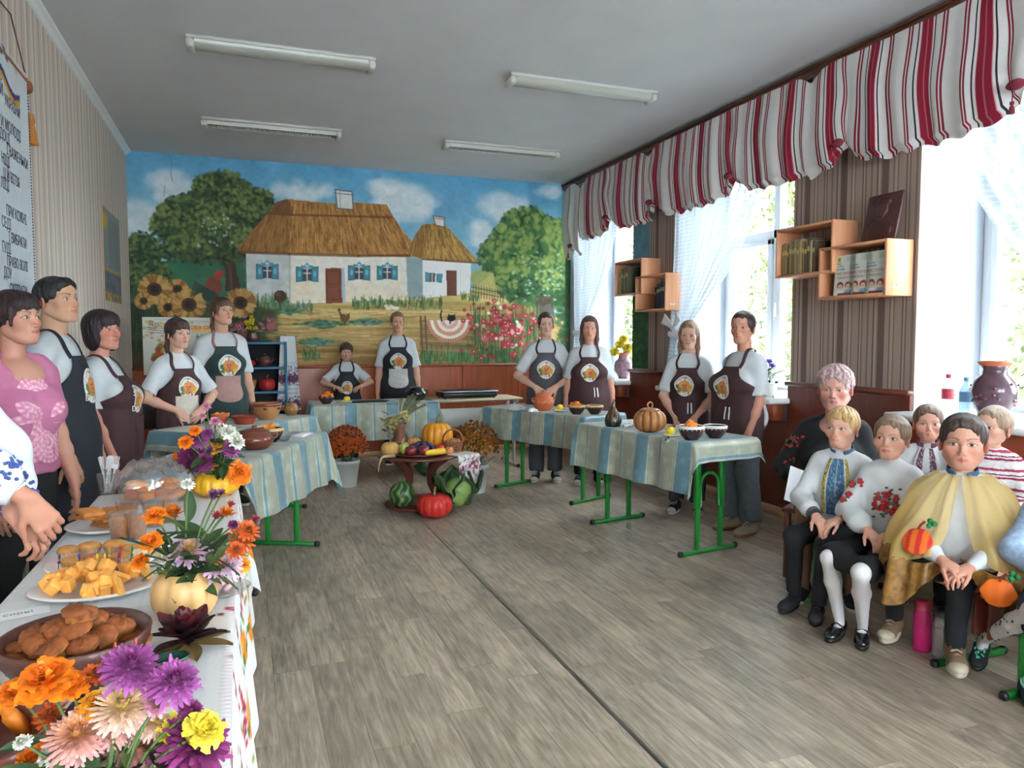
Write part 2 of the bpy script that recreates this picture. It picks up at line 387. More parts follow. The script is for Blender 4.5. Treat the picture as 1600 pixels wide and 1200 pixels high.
# ------------------------------------------------------------------ flat print: a small painter on a numpy canvas (photo-like sRGB 0..255)
class Canvas:
    def __init__(s, w, h, bgc=(255, 255, 255), mp=None):
        s.w, s.h = w, h; s.a = np.zeros((h, w, 3))+np.array(bgc, float); s.mp = mp or (lambda x, y: (x, y))
    def _blend(s, y0, y1, x0, x1, m, c):
        s.a[y0:y1, x0:x1] = s.a[y0:y1, x0:x1]*(1-m[..., None])+np.asarray(c, float)*m[..., None]
    def poly(s, pts, c, al=1.0):
        P = np.array([s.mp(*p) for p in pts], float); x0, y0 = np.floor(P.min(0)).astype(int); x1, y1 = np.ceil(P.max(0)).astype(int)+1
        x0, y0 = max(0, x0), max(0, y0); x1, y1 = min(s.w, x1), min(s.h, y1)
        if x1 <= x0 or y1 <= y0: return None
        X, Y = np.meshgrid(np.arange(x0, x1)+.5, np.arange(y0, y1)+.5); ins = np.zeros(X.shape, bool)
        for i in range(len(P)):
            (ax_, ay), (bx, by) = P[i], P[i-1]
            if ay == by: continue
            ins ^= ((ay > Y) != (by > Y)) & (X < (bx-ax_)*(Y-ay)/(by-ay)+ax_)
        if c is not None: s._blend(y0, y1, x0, x1, ins*al, c)
        return (y0, y1, x0, x1, ins)
    def ell(s, cx, cy, rx, ry, c, al=1.0, soft=0.0, ang=0.0):
        X0, Y0 = s.mp(cx, cy); X1, _ = s.mp(cx+rx, cy); _, Y1 = s.mp(cx, cy+ry); rx = max(.6, abs(X1-X0)); ry = max(.6, abs(Y1-Y0)); R = max(rx, ry)*(1+soft)+1
        x0, x1 = max(0, int(X0-R)), min(s.w, int(X0+R)+2); y0, y1 = max(0, int(Y0-R)), min(s.h, int(Y0+R)+2)
        if x1 <= x0 or y1 <= y0: return
        X, Y = np.meshgrid(np.arange(x0, x1)+.5-X0, np.arange(y0, y1)+.5-Y0)
        if ang: ca, sa = math.cos(ang), math.sin(ang); X, Y = X*ca+Y*sa, -X*sa+Y*ca
        d = np.sqrt((X/rx)**2+(Y/ry)**2); e = max(soft, 0.7/min(rx, ry)); s._blend(y0, y1, x0, x1, np.clip((1-d)/e+.5, 0, 1)*al, c)
    def line(s, pts, wd, c, al=1.0):
        P = np.array([s.mp(*p) for p in pts], float); w0 = abs(s.mp(pts[0][0]+wd, pts[0][1])[0]-P[0][0])/2; w0 = max(w0, 0.5)
        for i in range(len(P)-1):
            a, b = P[i], P[i+1]; x0, y0 = np.floor(np.minimum(a, b)-w0-1).astype(int); x1, y1 = np.ceil(np.maximum(a, b)+w0+2).astype(int)
            x0, y0 = max(0, x0), max(0, y0); x1, y1 = min(s.w, x1), min(s.h, y1)
            if x1 <= x0 or y1 <= y0: continue
            X, Y = np.meshgrid(np.arange(x0, x1)+.5, np.arange(y0, y1)+.5); d = b-a; t = np.clip(((X-a[0])*d[0]+(Y-a[1])*d[1])/(d@d+1e-9), 0, 1)
            dist = np.hypot(X-a[0]-t*d[0], Y-a[1]-t*d[1]); s._blend(y0, y1, x0, x1, np.clip(w0-dist+.5, 0, 1)*al, c)
    def cols(s): return lin(np.clip(s.a, 0, 255)).reshape(-1, 3)
def panel(name, cv, W_, H_, M, m, parent=None):
    """a flat printed panel W_ x H_ in its XZ plane (x right, z up, facing -y), coloured from the canvas"""
    x = np.linspace(0, W_, cv.w); z = np.linspace(H_, 0, cv.h); Z, X = np.meshgrid(z, x, indexing='ij')
    P = np.stack([X, np.zeros_like(X), Z], -1); V, q = p_grid(P)
    b = MB(); b.add(V, q, M=M, col=cv.cols()); return b.obj(name, m, parent, smooth=False)
def text_mesh(txt, size, ext=0.0008):
    cu = bpy.data.curves.new('t', 'FONT'); cu.body = txt; cu.size = size; cu.extrude = ext; cu.resolution_u = 2; cu.align_x = 'LEFT'
    o = bpy.data.objects.new('t', cu); COL.objects.link(o)
    dg = bpy.context.evaluated_depsgraph_get(); dg.update()
    me = bpy.data.meshes.new_from_object(o.evaluated_get(dg)); bpy.data.objects.remove(o); bpy.data.curves.remove(cu)
    me.name = 'lettering'; return me

# ================================================================== THE ROOM
XL, XR, YB, YF, ZC = -1.09, 3.92, 8.63, -3.6, 3.30
WAIN = 1.07
WINS = [(7.02, 8.50), (4.57, 6.16), (1.90, 3.465), (-0.70, 0.80), (-3.2, -1.8)]
WZ0, WZ1, XG = 0.88, 2.98, 4.50
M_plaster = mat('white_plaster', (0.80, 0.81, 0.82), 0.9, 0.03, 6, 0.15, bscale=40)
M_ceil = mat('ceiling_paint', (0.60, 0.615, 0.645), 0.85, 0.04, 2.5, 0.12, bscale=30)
M_white = mat('white_paint', (0.80, 0.82, 0.84), 0.35, 0.03, 5)
M_wood_red = mat('varnished_red_wood', L(150, 72, 38), 0.35, 0.30, 3.0, 0.05, stretch=(9, 9, 0.7), coat=0.15, obj_var=0.06)
M_wood_dark_and_backlit = mat('dark_and_backlit_red_wood', L(104, 46, 32), 0.35, 0.28, 3.0, 0.05, stretch=(9, 9, 0.7), coat=0.2, obj_var=0.06)  # panelling by the windows: backlit shade put into the colour; furniture simply dark
M_wood_pale = mat('pale_pine', L(196, 160, 120), 0.5, 0.15, 4.0, 0.03, stretch=(1, 8, 8))
M_beech = mat('beech_board', L(214, 152, 112), 0.45, 0.12, 4.0, 0.03, stretch=(8, 8, 0.8))
M_black = mat('black_plastic', (0.012, 0.012, 0.013), 0.4, 0.1, 10)

def floor_material():
    m, nt, p = _nt('grey_oak_plank'); lk = nt.links.new
    tc = _n(nt, 'ShaderNodeTexCoord'); oi = _n(nt, 'ShaderNodeObjectInfo')
    cx = _n(nt, 'ShaderNodeCombineXYZ'); ml = _n(nt, 'ShaderNodeMath', _operation='MULTIPLY', i1=37.0); lk(oi.outputs['Random'], ml.inputs[0])
    lk(ml.outputs[0], cx.inputs[0]); lk(ml.outputs[0], cx.inputs[2])
    ad = _n(nt, 'ShaderNodeVectorMath', _operation='ADD'); lk(tc.outputs['Object'], ad.inputs[0]); lk(cx.outputs[0], ad.inputs[1])
    m1 = _n(nt, 'ShaderNodeMapping'); m1.inputs['Scale'].default_value = (14, 1.1, 1); lk(ad.outputs[0], m1.inputs[0])
    n1 = _n(nt, 'ShaderNodeTexNoise', Scale=4.0, Detail=7.0, Roughness=0.65, Distortion=0.6); lk(m1.outputs[0], n1.inputs['Vector'])
    m2 = _n(nt, 'ShaderNodeMapping'); m2.inputs['Scale'].default_value = (2.2, 1, 1); lk(ad.outputs[0], m2.inputs[0])
    n2 = _n(nt, 'ShaderNodeTexNoise', Scale=3.2, Detail=2.0, Distortion=1.0); lk(m2.outputs[0], n2.inputs['Vector'])
    rp = _n(nt, 'ShaderNodeValToRGB'); lk(n1.outputs[0], rp.inputs[0]); e = rp.color_ramp.elements
    e[0].position = 0.30; e[0].color = (*L(134, 120, 104), 1); e[1].position = 0.68; e[1].color = (*L(196, 181, 161), 1)
    x = e.new(0.5); x.color = (*L(168, 154, 136), 1)
    r = _n(nt, 'ShaderNodeMapRange'); r.inputs['From Min'].default_value = .3; r.inputs['From Max'].default_value = .7; r.inputs['To Min'].default_value = .78; r.inputs['To Max'].default_value = 1.14; lk(n2.outputs[0], r.inputs[0])
    r3 = _n(nt, 'ShaderNodeMapRange'); r3.inputs['To Min'].default_value = .80; r3.inputs['To Max'].default_value = 1.16; lk(oi.outputs['Random'], r3.inputs[0])
    mm = _n(nt, 'ShaderNodeMath', _operation='MULTIPLY'); lk(r.outputs[0], mm.inputs[0]); lk(r3.outputs[0], mm.inputs[1])
    mx = _n(nt, 'ShaderNodeMix', _data_type='RGBA', _blend_type='MULTIPLY'); mx.inputs[0].default_value = 1; lk(rp.outputs[0], mx.inputs[6]); lk(mm.outputs[0], mx.inputs[7])
    lk(mx.outputs[2], p.inputs['Base Color']); p.inputs['Roughness'].default_value = 0.42; p.inputs['Specular IOR Level'].default_value = 0.45
    b = _n(nt, 'ShaderNodeBump', Strength=0.12, Distance=0.003); lk(n1.outputs[0], b.inputs['Height']); lk(b.outputs[0], p.inputs['Normal'])
    return m
M_floor = floor_material()
b = MB(); b.add(*p_box(XR-XL+1.5, YB-YF+1.0, 0.10, 0, ((XL+XR)/2, (YB+YF)/2, -0.054)))
floor = struct(b.obj('floor', mat('floor_underlay', L(96, 86, 75), 0.6, 0.1, 8), smooth=False))
PW, PL = 0.1474, 0.96
plk = MB().add(*p_box(PW-0.0009, PL-0.0009, 0.004, 0.0006)).data('plank', M_floor, False)
def plank_rows():
    r = random.Random(3); ny0 = 1.45; i = 0; x = XL
    while x < XR-0.01:
        w = min(PW, XR-x); y = ny0 - r.random()*PL
        while y < YB-0.02:
            a, bb = max(y, ny0), min(y+PL, YB)
            if bb-a > 0.03: link('plank', plk, floor, (x+w/2, (a+bb)/2, -0.002), (0, 0, 0), (w/PW, (bb-a)/PL, 1))
            y += PL
        x += PW
plank_rows()
b = MB(); b.add(*p_tube([(1.25, 0.4, 0.0), (1.25, YB-.02, 0.0)], 0.011, 8, flat=0.28, ref=(0, 0, 1)))
struct(b.obj('trim_1', mat('seam_strip_metal', L(150, 146, 136), 0.35, 0.2, 12, metal=0.6)))
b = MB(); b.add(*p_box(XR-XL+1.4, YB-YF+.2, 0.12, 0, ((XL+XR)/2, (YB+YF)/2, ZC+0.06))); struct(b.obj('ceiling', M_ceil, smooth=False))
# wallpaper
wp = [(0, L(204, 192, 182)), (.12, L(172, 160, 152)), (.15, L(214, 204, 194)), (.19, L(182, 168, 160)), (.36, L(206, 194, 184)), (.40, L(164, 152, 144)), (.43, L(210, 200, 190)), (.55, L(178, 164, 156)), (.70, L(208, 198, 188)), (.74, L(168, 155, 148)), (.77, L(206, 196, 186)), (.90, L(184, 171, 162)), (.96, L(166, 153, 146))]
wp = [(q, tuple(min(1, v*1.16) for v in c)) for q, c in wp]; M_paper = rampmat('striped_wallpaper', wp, 1, 0.36, 0.85, 0.15, nscale=160, nvar=0.07)
wp_backlit = [(0, L(158, 140, 128)), (.10, L(118, 100, 92)), (.13, L(168, 150, 138)), (.17, L(112, 94, 87)), (.20, L(160, 142, 130)), (.36, L(126, 108, 99)), (.39, L(170, 153, 141)), (.45, L(116, 98, 90)), (.48, L(160, 142, 131)), (.58, L(108, 90, 84)), (.74, L(152, 134, 123)), (.78, L(172, 156, 144)), (.82, L(114, 96, 89)), (.86, L(158, 141, 130)), (.95, L(128, 110, 101))]
M_paper_backlit = rampmat('backlit_striped_wallpaper', wp_backlit, 1, 0.35, 0.85, 0.2, nscale=200, nvar=0.09)  # backlit shade of the window piers painted into the stripe colours
b = MB(); b.add(*p_box(0.12, YB-YF+.2, ZC, 0, (XL-0.06, (YB+YF)/2, ZC/2))); struct(b.obj('wall_left', M_paper, smooth=False))
b = MB(); b.add(*p_box(XR-XL+1.4, 0.12, ZC, 0, ((XL+XR)/2, YB+0.06, ZC/2))); wall_back = struct(b.obj('wall_back', M_plaster, smooth=False))
b = MB(); FILL_WINS = [(-0.95, 1.25), (1.6, 3.8)]; xe = [XL-.1, FILL_WINS[0][0], FILL_WINS[0][1], FILL_WINS[1][0], FILL_WINS[1][1], XR+.7]  # openings for the added, unseen windows that bring frontal fill light
for i in range(0, 6, 2): b.add(*p_box(xe[i+1]-xe[i], 0.25, ZC, 0, ((xe[i]+xe[i+1])/2, YF-.125, ZC/2)))
for x0, x1 in FILL_WINS: b.add(*p_box(x1-x0, .25, .9, 0, ((x0+x1)/2, YF-.125, .45))); b.add(*p_box(x1-x0, .25, ZC-2.9, 0, ((x0+x1)/2, YF-.125, (ZC+2.9)/2)))
struct(b.obj('wall_front', M_plaster, smooth=False))
# cornice strip along the left wall and back wall
for i, (a, c) in enumerate([((XL, YF), (XL, YB))]):
    b = MB(); pr = [(0, 0), (0.05, 0), (0.045, -.012), (0.028, -.024), (0.012, -.045), (0, -.05)]
    V = [[(XL+px_, y, ZC+pz) for px_, pz in pr] for y in (YF, YB)]; b.add(*p_grid(V)); struct(b.obj('trim_2', M_white, smooth=False))
# window wall
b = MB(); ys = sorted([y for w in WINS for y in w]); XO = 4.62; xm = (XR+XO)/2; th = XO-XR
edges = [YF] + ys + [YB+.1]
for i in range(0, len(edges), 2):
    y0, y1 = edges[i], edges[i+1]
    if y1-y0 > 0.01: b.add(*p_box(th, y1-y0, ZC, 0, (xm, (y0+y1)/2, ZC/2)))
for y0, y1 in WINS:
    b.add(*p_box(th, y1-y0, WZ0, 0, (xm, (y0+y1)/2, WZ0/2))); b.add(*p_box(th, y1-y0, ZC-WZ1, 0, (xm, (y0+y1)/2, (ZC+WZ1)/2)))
wall_right = struct(b.obj('wall_right', mat('reveal_paint_dimmed', (.50, .535, .60), .85, .03, 6, .15, bscale=40), smooth=False))  # white reveals toned down in colour to offset the strong daylight
PIERS = [(6.16, 7.02), (3.465, 4.57), (0.80, 1.90), (-1.8, -0.7)]
for i, (y0, y1) in enumerate(PIERS):
    b = MB(); ya = y1 - (0.34 if i == 0 else 0)
    b.add(*p_box(0.006, ya-y0, 2.25, 0, (XR-0.003, (y0+ya)/2, 1.04+2.25/2))); b.obj('wallpaper', M_paper_backlit, wall_right, smooth=False)
# wainscot : capped wood panelling on the back wall, one board panel at a time
def wain_panels(n0, n1, z0, z1, place, name, m, parent, wid=0.56):
    k = max(1, round((n1-n0)/wid)); w = (n1-n0)/k
    for i in range(k): place(n0+w*i, w, z0, z1, name, m, parent)
def pl_back(x, w, z0, z1, name, m, parent):
    b = MB(); b.add(*p_box(w-0.004, 0.018, z1-z0, 0.003)); b.obj(name, m, parent, smooth=False, loc=(x+w/2, YB-0.012, (z0+z1)/2))
def pl_right(y, w, z0, z1, name, m, parent):
    b = MB(); b.add(*p_box(0.03, w-0.004, z1-z0, 0.003)); b.obj(name, m, parent, smooth=False, loc=(XR-0.018, y+w/2, (z0+z1)/2))
wain_panels(XL, XR, 0.06, WAIN-0.03, pl_back, 'panel', M_wood_red, wall_back, 0.72)
b = MB(); b.add(*p_box(XR-XL, 0.045, 0.03, 0.008, ((XL+XR)/2, YB-0.022, WAIN-0.015))); b.obj('cap_rail', M_wood_red, wall_back)
b = MB(); b.add(*p_box(XR-XL, 0.035, 0.06, 0.008, ((XL+XR)/2, YB-0.017, 0.03))); struct(b.obj('baseboard_back', M_wood_pale))
b = MB(); b.add(*p_box(0.03, YB-YF, 0.07, 0.008, (XR-0.045, (YB+YF)/2, 0.035))); struct(b.obj('baseboard_right', M_wood_pale))
b = MB(); b.add(*p_box(0.03, YB-YF, 0.06, 0.008, (XL+0.015, (YB+YF)/2, 0.03))); struct(b.obj('baseboard_left', M_wood_pale))
for i, (y0, y1) in enumerate([(8.50, YB)]+PIERS[:3]):
    wain_panels(y0, y1, 0.07, 1.02, pl_right, 'panel', M_wood_dark_and_backlit, wall_right, 0.6)
    b = MB(); b.add(*p_box(0.06, y1-y0+0.01, 0.035, 0.008, (XR-0.032, (y0+y1)/2, 1.035))); b.obj('cap_rail', M_wood_dark_and_backlit, wall_right)
for y0, y1 in WINS[:3]: wain_panels(y0, y1, 0.07, WZ0-0.14, pl_right, 'panel', M_wood_dark_and_backlit, wall_right, 0.75)

# windows : sill, frame, panes
M_glass = clearmat('window_glass', (0.93, 0.97, 0.96), 0.02, 0.05)
M_fasc = mat('sill_fascia_wood', L(150, 70, 44), 0.4, 0.25, 3, stretch=(9, 0.7, 9))
for i, (y0, y1) in enumerate(WINS):
    w = empty('window_%d' % (i+1), (XG, (y0+y1)/2, WZ0)); struct(w); hw = (y1-y0)/2; hh = WZ1-WZ0; f = 0.07
    b = MB()
    for s in (-1, 1): b.add(*p_box(0.08, f, hh, 0.008, (0, s*(hw-f/2), hh/2)))
    for z in (f/2, hh-f/2): b.add(*p_box(0.08, 2*hw-2*f, f, 0.008, (0, 0, z)))
    b.add(*p_box(0.08, 0.085, hh-2*f, 0.008, (0, 0.06, hh/2))); b.add(*p_box(0.08, 2*hw-2*f, 0.085, 0.008, (0.0, 0, 1.42)))
    b.obj('window_frame', M_white, w)
    for s in (-1, 1):      # opening casement sashes in the lower lights
        c0, c1 = (-hw+f, 0.0175) if s < 0 else (0.1025, hw-f); cw = c1-c0; b = MB()
        for t in (c0+0.025, c1-0.025): b.add(*p_box(0.055, 0.05, 1.30, 0.006, (-0.035, t, f+0.66)))
        for z in (f+0.03, f+1.285): b.add(*p_box(0.055, cw, 0.05, 0.006, (-0.035, (c0+c1)/2, z)))
        b.obj('sash', M_white, w)
        for (z0, z1) in ((f+.05, 1.38), (1.46, hh-f)):
            b = MB(); b.add(*p_box(0.006, cw-0.06 if z0 < 1 else cw, z1-z0, 0, (0.0, (c0+c1)/2, (z0+z1)/2))); b.obj('pane', M_glass, w, smooth=False)
    b = MB(); b.add(*p_box(0.022, 0.03, 0.12, 0.006, (-0.075, 0.02, 0.75))); b.obj('handle', M_white, w)
    b = MB(); b.add(*p_box(XG-3.70, y1-y0+0.06, 0.045, 0.01, ((3.70+XG)/2-XG, 0, 0.022))); b.obj('window_sill', M_white, w)
    b = MB(); b.add(*p_box(0.10, y1-y0+0.02, 0.13, 0.01, (3.80-XG, 0, -0.066))); b.obj('sill_fascia', M_fasc, w)

for i, (x0, x1) in enumerate(FILL_WINS):      # unseen windows added behind the photographer for frontal fill light
    w = empty('window_%d' % (i+6), ((x0+x1)/2, YF-.15, .9)); struct(w); b = MB(); ww = x1-x0
    for s in (-1, 0, 1): b.add(*p_box(.07, .07, 2.0, .006, (s*(ww/2-.035), 0, 1.0)))
    for z in (.035, 1.4, 1.965): b.add(*p_box(ww, .07, .07, .006, (0, 0, z)))
    b.obj('window_frame', M_white, w); b = MB(); b.add(*p_box(ww, .006, 2.0, 0, (0, 0, 1.0))); b.obj('pane', M_glass, w, smooth=False)
    b = MB(); b.add(*p_box(ww, .35, .04, .01, (0, .05, -.02))); b.obj('window_sill', M_white, w)

# curtain rail : brown cornice
b = MB(); b.add(*p_box(0.05, YB-YF-0.1, 0.05, 0.008, (3.80, (YB+YF)/2, 3.235))); b.add(*p_box(0.075, YB-YF-0.1, 0.014, 0.004, (3.80, (YB+YF)/2, 3.267)))
for y in np.arange(YF+.6, YB, 1.2): b.add(*p_box(0.12, 0.03, 0.03, 0, (3.87, y, 3.245)))
tag(b.obj('curtain_rail', mat('rail_brown', L(98, 58, 38), 0.4, 0.2, 6, stretch=(8, .6, 8))), 'long brown wooden curtain rail above the windows', 'curtain rail')

# ------------------------------------------------------------------ outside : lawn and trees seen through the windows
b = MB(); b.add(*p_box(60, 80, 0.1, 0, (4.7+30, 8, -0.95))); struct(b.obj('ground', mat('dry_ground', L(150, 148, 138), 0.9, 0.2, 1.5), smooth=False))
M_bark = mat('bark', L(96, 80, 62), 0.9, 0.3, 8, 0.4, stretch=(6, 6, 1))
def outdoor_tree(x, y, h, r, col, label, seed):
    g = np.random.default_rng(seed); t = empty('tree', (x, y, -0.9), 0, label, 'tree', 'trees outside the windows')
    b = MB(); b.add(*p_tube([(0, 0, 0), (0.05, 0.03, h*.35), (0, .08, h*.75)], [0.16, .12, .05], 8))
    for k in range(6):
        a = g.random()*6.28; z = h*(.3+.08*k); b.add(*p_tube([(0, 0, z), (r*.5*math.cos(a), r*.5*math.sin(a), z+h*.12)], [.05, .015], 5))
    b.obj('trunk', M_bark, t)
    n = 9000; cl = g.normal(size=(26, 3)); cl /= np.linalg.norm(cl, axis=1)[:, None]; cl *= (0.45+.55*g.random((26, 1)))
    cc = cl[g.integers(0, 26, n)] + g.normal(size=(n, 3))*0.22; cc = cc*np.array([r, r, h*.46])+np.array([0, 0, h*.52]); cc[:, 2] = np.maximum(cc[:, 2], .4)
    s = 0.07+.06*g.random(n); u = g.normal(size=(n, 3)); u /= np.linalg.norm(u, axis=1)[:, None]; v = np.cross(u, g.normal(size=(n, 3))); v /= np.linalg.norm(v, axis=1)[:, None]
    V = np.stack([cc-u*s[:, None], cc+v*s[:, None]*.5, cc+u*s[:, None], cc-v*s[:, None]*.5], 1).reshape(-1, 3)
    tint = np.array(col)*(0.7+.6*g.random((n, 1))); yl = g.random(n) < .12; tint[yl] = np.array(L(196, 176, 84))
    b = MB(); b.add(V, np.arange(4*n).reshape(-1, 4), col=np.repeat(tint, 4, 0)); b.obj('foliage', colmat('leaf_colours', 0.6), t, smooth=False)
for i, (x, y, h, r, c, l) in enumerate([
    (12.5, 21.5, 7.5, 2.1, L(92, 108, 70), 'pale green tree outside the farthest window'),
    (11.2, 12.2, 7.0, 1.9, L(100, 112, 74), 'yellowish green tree outside the middle window'),
    (19.6, 17.8, 8.0, 2.1, L(84, 100, 66), 'tall green tree behind the one outside the middle window'),
    (11.6, 7.4, 7.0, 1.8, L(96, 110, 70), 'bushy green tree outside the window with the bottles'),
    (13.0, 1.2, 7.2, 1.8, L(92, 106, 70), 'leafy tree outside at the edge of the picture')]): outdoor_tree(x, y, h, r, c, l, 40+i)

# ------------------------------------------------------------------ wall painting
MZ0 = WAIN
def mural():
    W_, H_ = XR-XL, ZC-MZ0; w, h = 700, 312
    def mp(x, y): p = ony(x, y, YB); return ((p[0]-XL)/W_*w, (ZC-p[2])/H_*h)
    c = Canvas(w, h, (110, 160, 185), mp); g = np.random.default_rng(5); r = random.Random(5)
    yy = np.linspace(0, 1, h)[:, None, None]; c.a[:] = np.array([72, 146, 188])*(1-yy)+np.array([176, 200, 200])*yy
    c.a += (vnoise((h, w), (9, 20), 3)[..., None]-.5)*26
    def cloud(cx, cy, rx, ry, n, s):
        for k in range(n):
            a = r.random()*6.28; q = r.random()**.5; sh = r.random()
            c.ell(cx+rx*q*math.cos(a), cy+ry*q*math.sin(a), 9*s*(.5+r.random()), 7*s*(.5+r.random()), (168+36*sh, 184+28*sh, 192+24*sh), .30, .9)
    cloud(265, 292, 34, 20, 60, 1.2); cloud(220, 345, 28, 30, 60, 1.3); cloud(470, 300, 45, 12, 40, 1.1); cloud(630, 318, 44, 26, 110, 1.4); cloud(600, 292, 22, 10, 30, 1.1)
    cloud(790, 325, 34, 20, 50, 1.3); cloud(750, 365, 14, 18, 30, 1.1); cloud(235, 400, 20, 16, 24, 1.0); cloud(860, 300, 20, 8, 14, 1)
    # distance and ground
    c.poly([(190, 412), (390, 400), (392, 480), (430, 600), (190, 600)], (36, 84, 66)); 
    for k in range(120): c.ell(200+190*r.random(), 410+70*r.random(), 14, 9, (30+40*r.random(), 80+40*r.random(), 60+20*r.random()), .35, .8)
    c.poly([(730, 430), (760, 415), (810, 420), (860, 470), (760, 480)], (148, 160, 88)); c.poly([(735, 455), (770, 425), (800, 440), (800, 480)], (178, 170, 96))
    G = c.poly([(388, 468), (455, 474), (640, 467), (735, 456), (800, 462), (880, 500), (895, 600), (190, 600), (190, 520), (330, 500)], (186, 164, 92))
    y0, y1, x0, x1, m = G; t = np.linspace(0, 1, y1-y0)[:, None, None]; gc = np.array([196, 172, 98])*(1-t)+np.array([142, 104, 54])*t+(vnoise((y1-y0, x1-x0), (16, 5), 9, 4)[..., None]-.5)*90
    c._blend(y0, y1, x0, x1, m*1.0, gc)
    for k in range(260):
        x = 380+440*r.random(); y = 480+85*r.random(); l = 12+40*r.random(); c.line([(x, y), (x+l, y+r.uniform(-2, 2))], 1.6, r.choice([(132, 98, 52), (206, 182, 112), (160, 124, 66), (112, 84, 46)]), .45)
    # trees
    def tree(blobs, n, dark, mid, hi, sz):
        tot = sum(b_[2]*b_[3] for b_ in blobs)
        for (cx, cy, rx, ry) in blobs: c.ell(cx, cy, rx*.93, ry*.93, dark, .96, .25)
        for lay, (cl, al, fr) in enumerate([(dark, .8, .3), (mid, .7, .45), (hi, .6, .25)]):
            for k in range(int(n*fr)):
                b_ = r.choices(blobs, [q[2]*q[3] for q in blobs])[0]; a = r.random()*6.28; q = r.random()**.5*1.06
                x = b_[0]+b_[2]*q*math.cos(a); y = b_[1]+b_[3]*q*math.sin(a)
                if lay == 2 and math.sin(a) > .5: continue
                j = r.uniform(-14, 14); c.ell(x, y, sz*r.uniform(.5, 1.3), sz*r.uniform(.4, .9), (cl[0]+j, cl[1]+j, cl[2]+j*.5), al, .5, r.random()*3)
    c.poly([(346, 395), (366, 395), (371, 430), (378, 453), (352, 454), (353, 425)], (64, 46, 34)); c.line([(358, 400), (362, 450)], 4, (92, 66, 46), .7)
    tree([(345, 296, 44, 28), (300, 338, 52, 34), (368, 335, 46, 40), (270, 352, 34, 26), (330, 378, 66, 34), (402, 318, 26, 22), (385, 380, 22, 26), (290, 390, 40, 18)], 2300, (28, 48, 30), (58, 84, 44), (110, 124, 62), 4.2)
    for k in range(26): c.ell(310+60*r.random(), 335+50*r.random(), 2, 2, (168, 190, 190), .6)
    tree([(222, 400, 30, 36), (212, 440, 26, 26), (240, 430, 26, 22)], 620, (26, 48, 32), (52, 82, 44), (96, 112, 54), 3.8)
    tree([(822, 352, 40, 26), (795, 385, 34, 34), (850, 390, 42, 46), (770, 400, 22, 24), (830, 440, 54, 36), (875, 430, 26, 50), (868, 370, 22, 26), (800, 425, 26, 22)], 2600, (34, 72, 42), (64, 112, 58), (140, 158, 74), 4.4)
    for k in range(60): c.ell(800+80*r.random(), 390+80*r.random(), 2.4, 1.8, (176, 204, 190), .5)
    c.poly([(838, 462), (862, 462), (868, 505), (836, 505)], (84, 66, 56), .8)
    c.poly([(884, 330), (896, 330), (896, 600), (880, 600)], (28, 70, 50), .8)
    for k in range(160): c.ell(868+24*r.random(), 450+110*r.random(), 4, 3, (26+40*r.random(), 72+30*r.random(), 44), .6, .5)
    # fence line far right of the huts
    for k in range(13): x = 735+k*4.2; c.line([(x, 444+k*.9), (x, 462+k*.9)], 1.3, (74, 62, 48), .8)
    for q in (448, 455): c.line([(735, q), (790, q+11)], 1.3, (74, 62, 48), .8)
    # big hut
    c.poly([(384, 390), (453, 396), (453, 475), (386, 470)], (182, 186, 182)); c.poly([(452, 395), (634, 396), (638, 468), (452, 475)], (212, 206, 194))
    for k in range(90): c.ell(455+178*r.random(), 440+30*r.random(), 14, 5, (214, 192, 160), .18, .8)
    for k in range(50): c.ell(388+64*r.random(), 400+66*r.random(), 9, 5, (150, 156, 158), .2, .8)
    c.line([(453, 398), (453, 474)], 2, (140, 142, 142), .8)
    def thatch(poly, n, base, dark, hi, lean, bb):
        res = c.poly(poly, base); y0, y1, x0, x1, m = res
        keep = c.a[y0:y1, x0:x1].copy()
        for k in range(n):
            x = bb[0]+(bb[2]-bb[0])*r.random(); y = bb[1]+(bb[3]-bb[1])*r.random(); l = 6+12*r.random(); t = (x-(bb[0]+bb[2])/2)/(bb[2]-bb[0])
            c.line([(x, y), (x+l*(lean+t*1.1), y+l)], 1.4, r.choice([dark, dark, hi, hi, base]), .5)
        new = c.a[y0:y1, x0:x1].copy(); c.a[:] = res_bg; c.a[y0:y1, x0:x1] = np.where(m[..., None], new, res_bg[y0:y1, x0:x1])
    res_bg = c.a.copy()
    thatch([(369, 393), (398, 356), (420, 332), (432, 316), (449, 311), (470, 314), (524, 318), (560, 317), (604, 320), (614, 338), (630, 362), (652, 386), (655, 396), (640, 402), (560, 399), (452, 396), (385, 395)], 1500, (168, 112, 50), (108, 66, 28), (204, 152, 76), .1, (366, 308, 658, 404))
    c.poly([(369, 393), (398, 356), (432, 316), (449, 311), (456, 334), (450, 396)], (96, 58, 26), .35)
    c.poly([(432, 316), (449, 311), (458, 324), (458, 334), (424, 332)], (96, 56, 26), .55)
    c.line([(420, 334), (455, 336), (540, 338), (612, 340)], 3.5, (104, 62, 26), .75); c.line([(372, 394), (452, 397), (560, 400), (654, 399)], 4.5, (92, 50, 24), .7)
    c.poly([(524, 297), (550, 300), (552, 328), (527, 326)], (196, 198, 198)); c.line([(524, 297), (550, 300), (552, 328), (527, 326), (524, 297)], 1.6, (84, 78, 76)); c.line([(522, 302), (553, 305)], 1.4, (110, 104, 100)); c.line([(531, 300), (532, 326)], 1.2, (130, 126, 122))
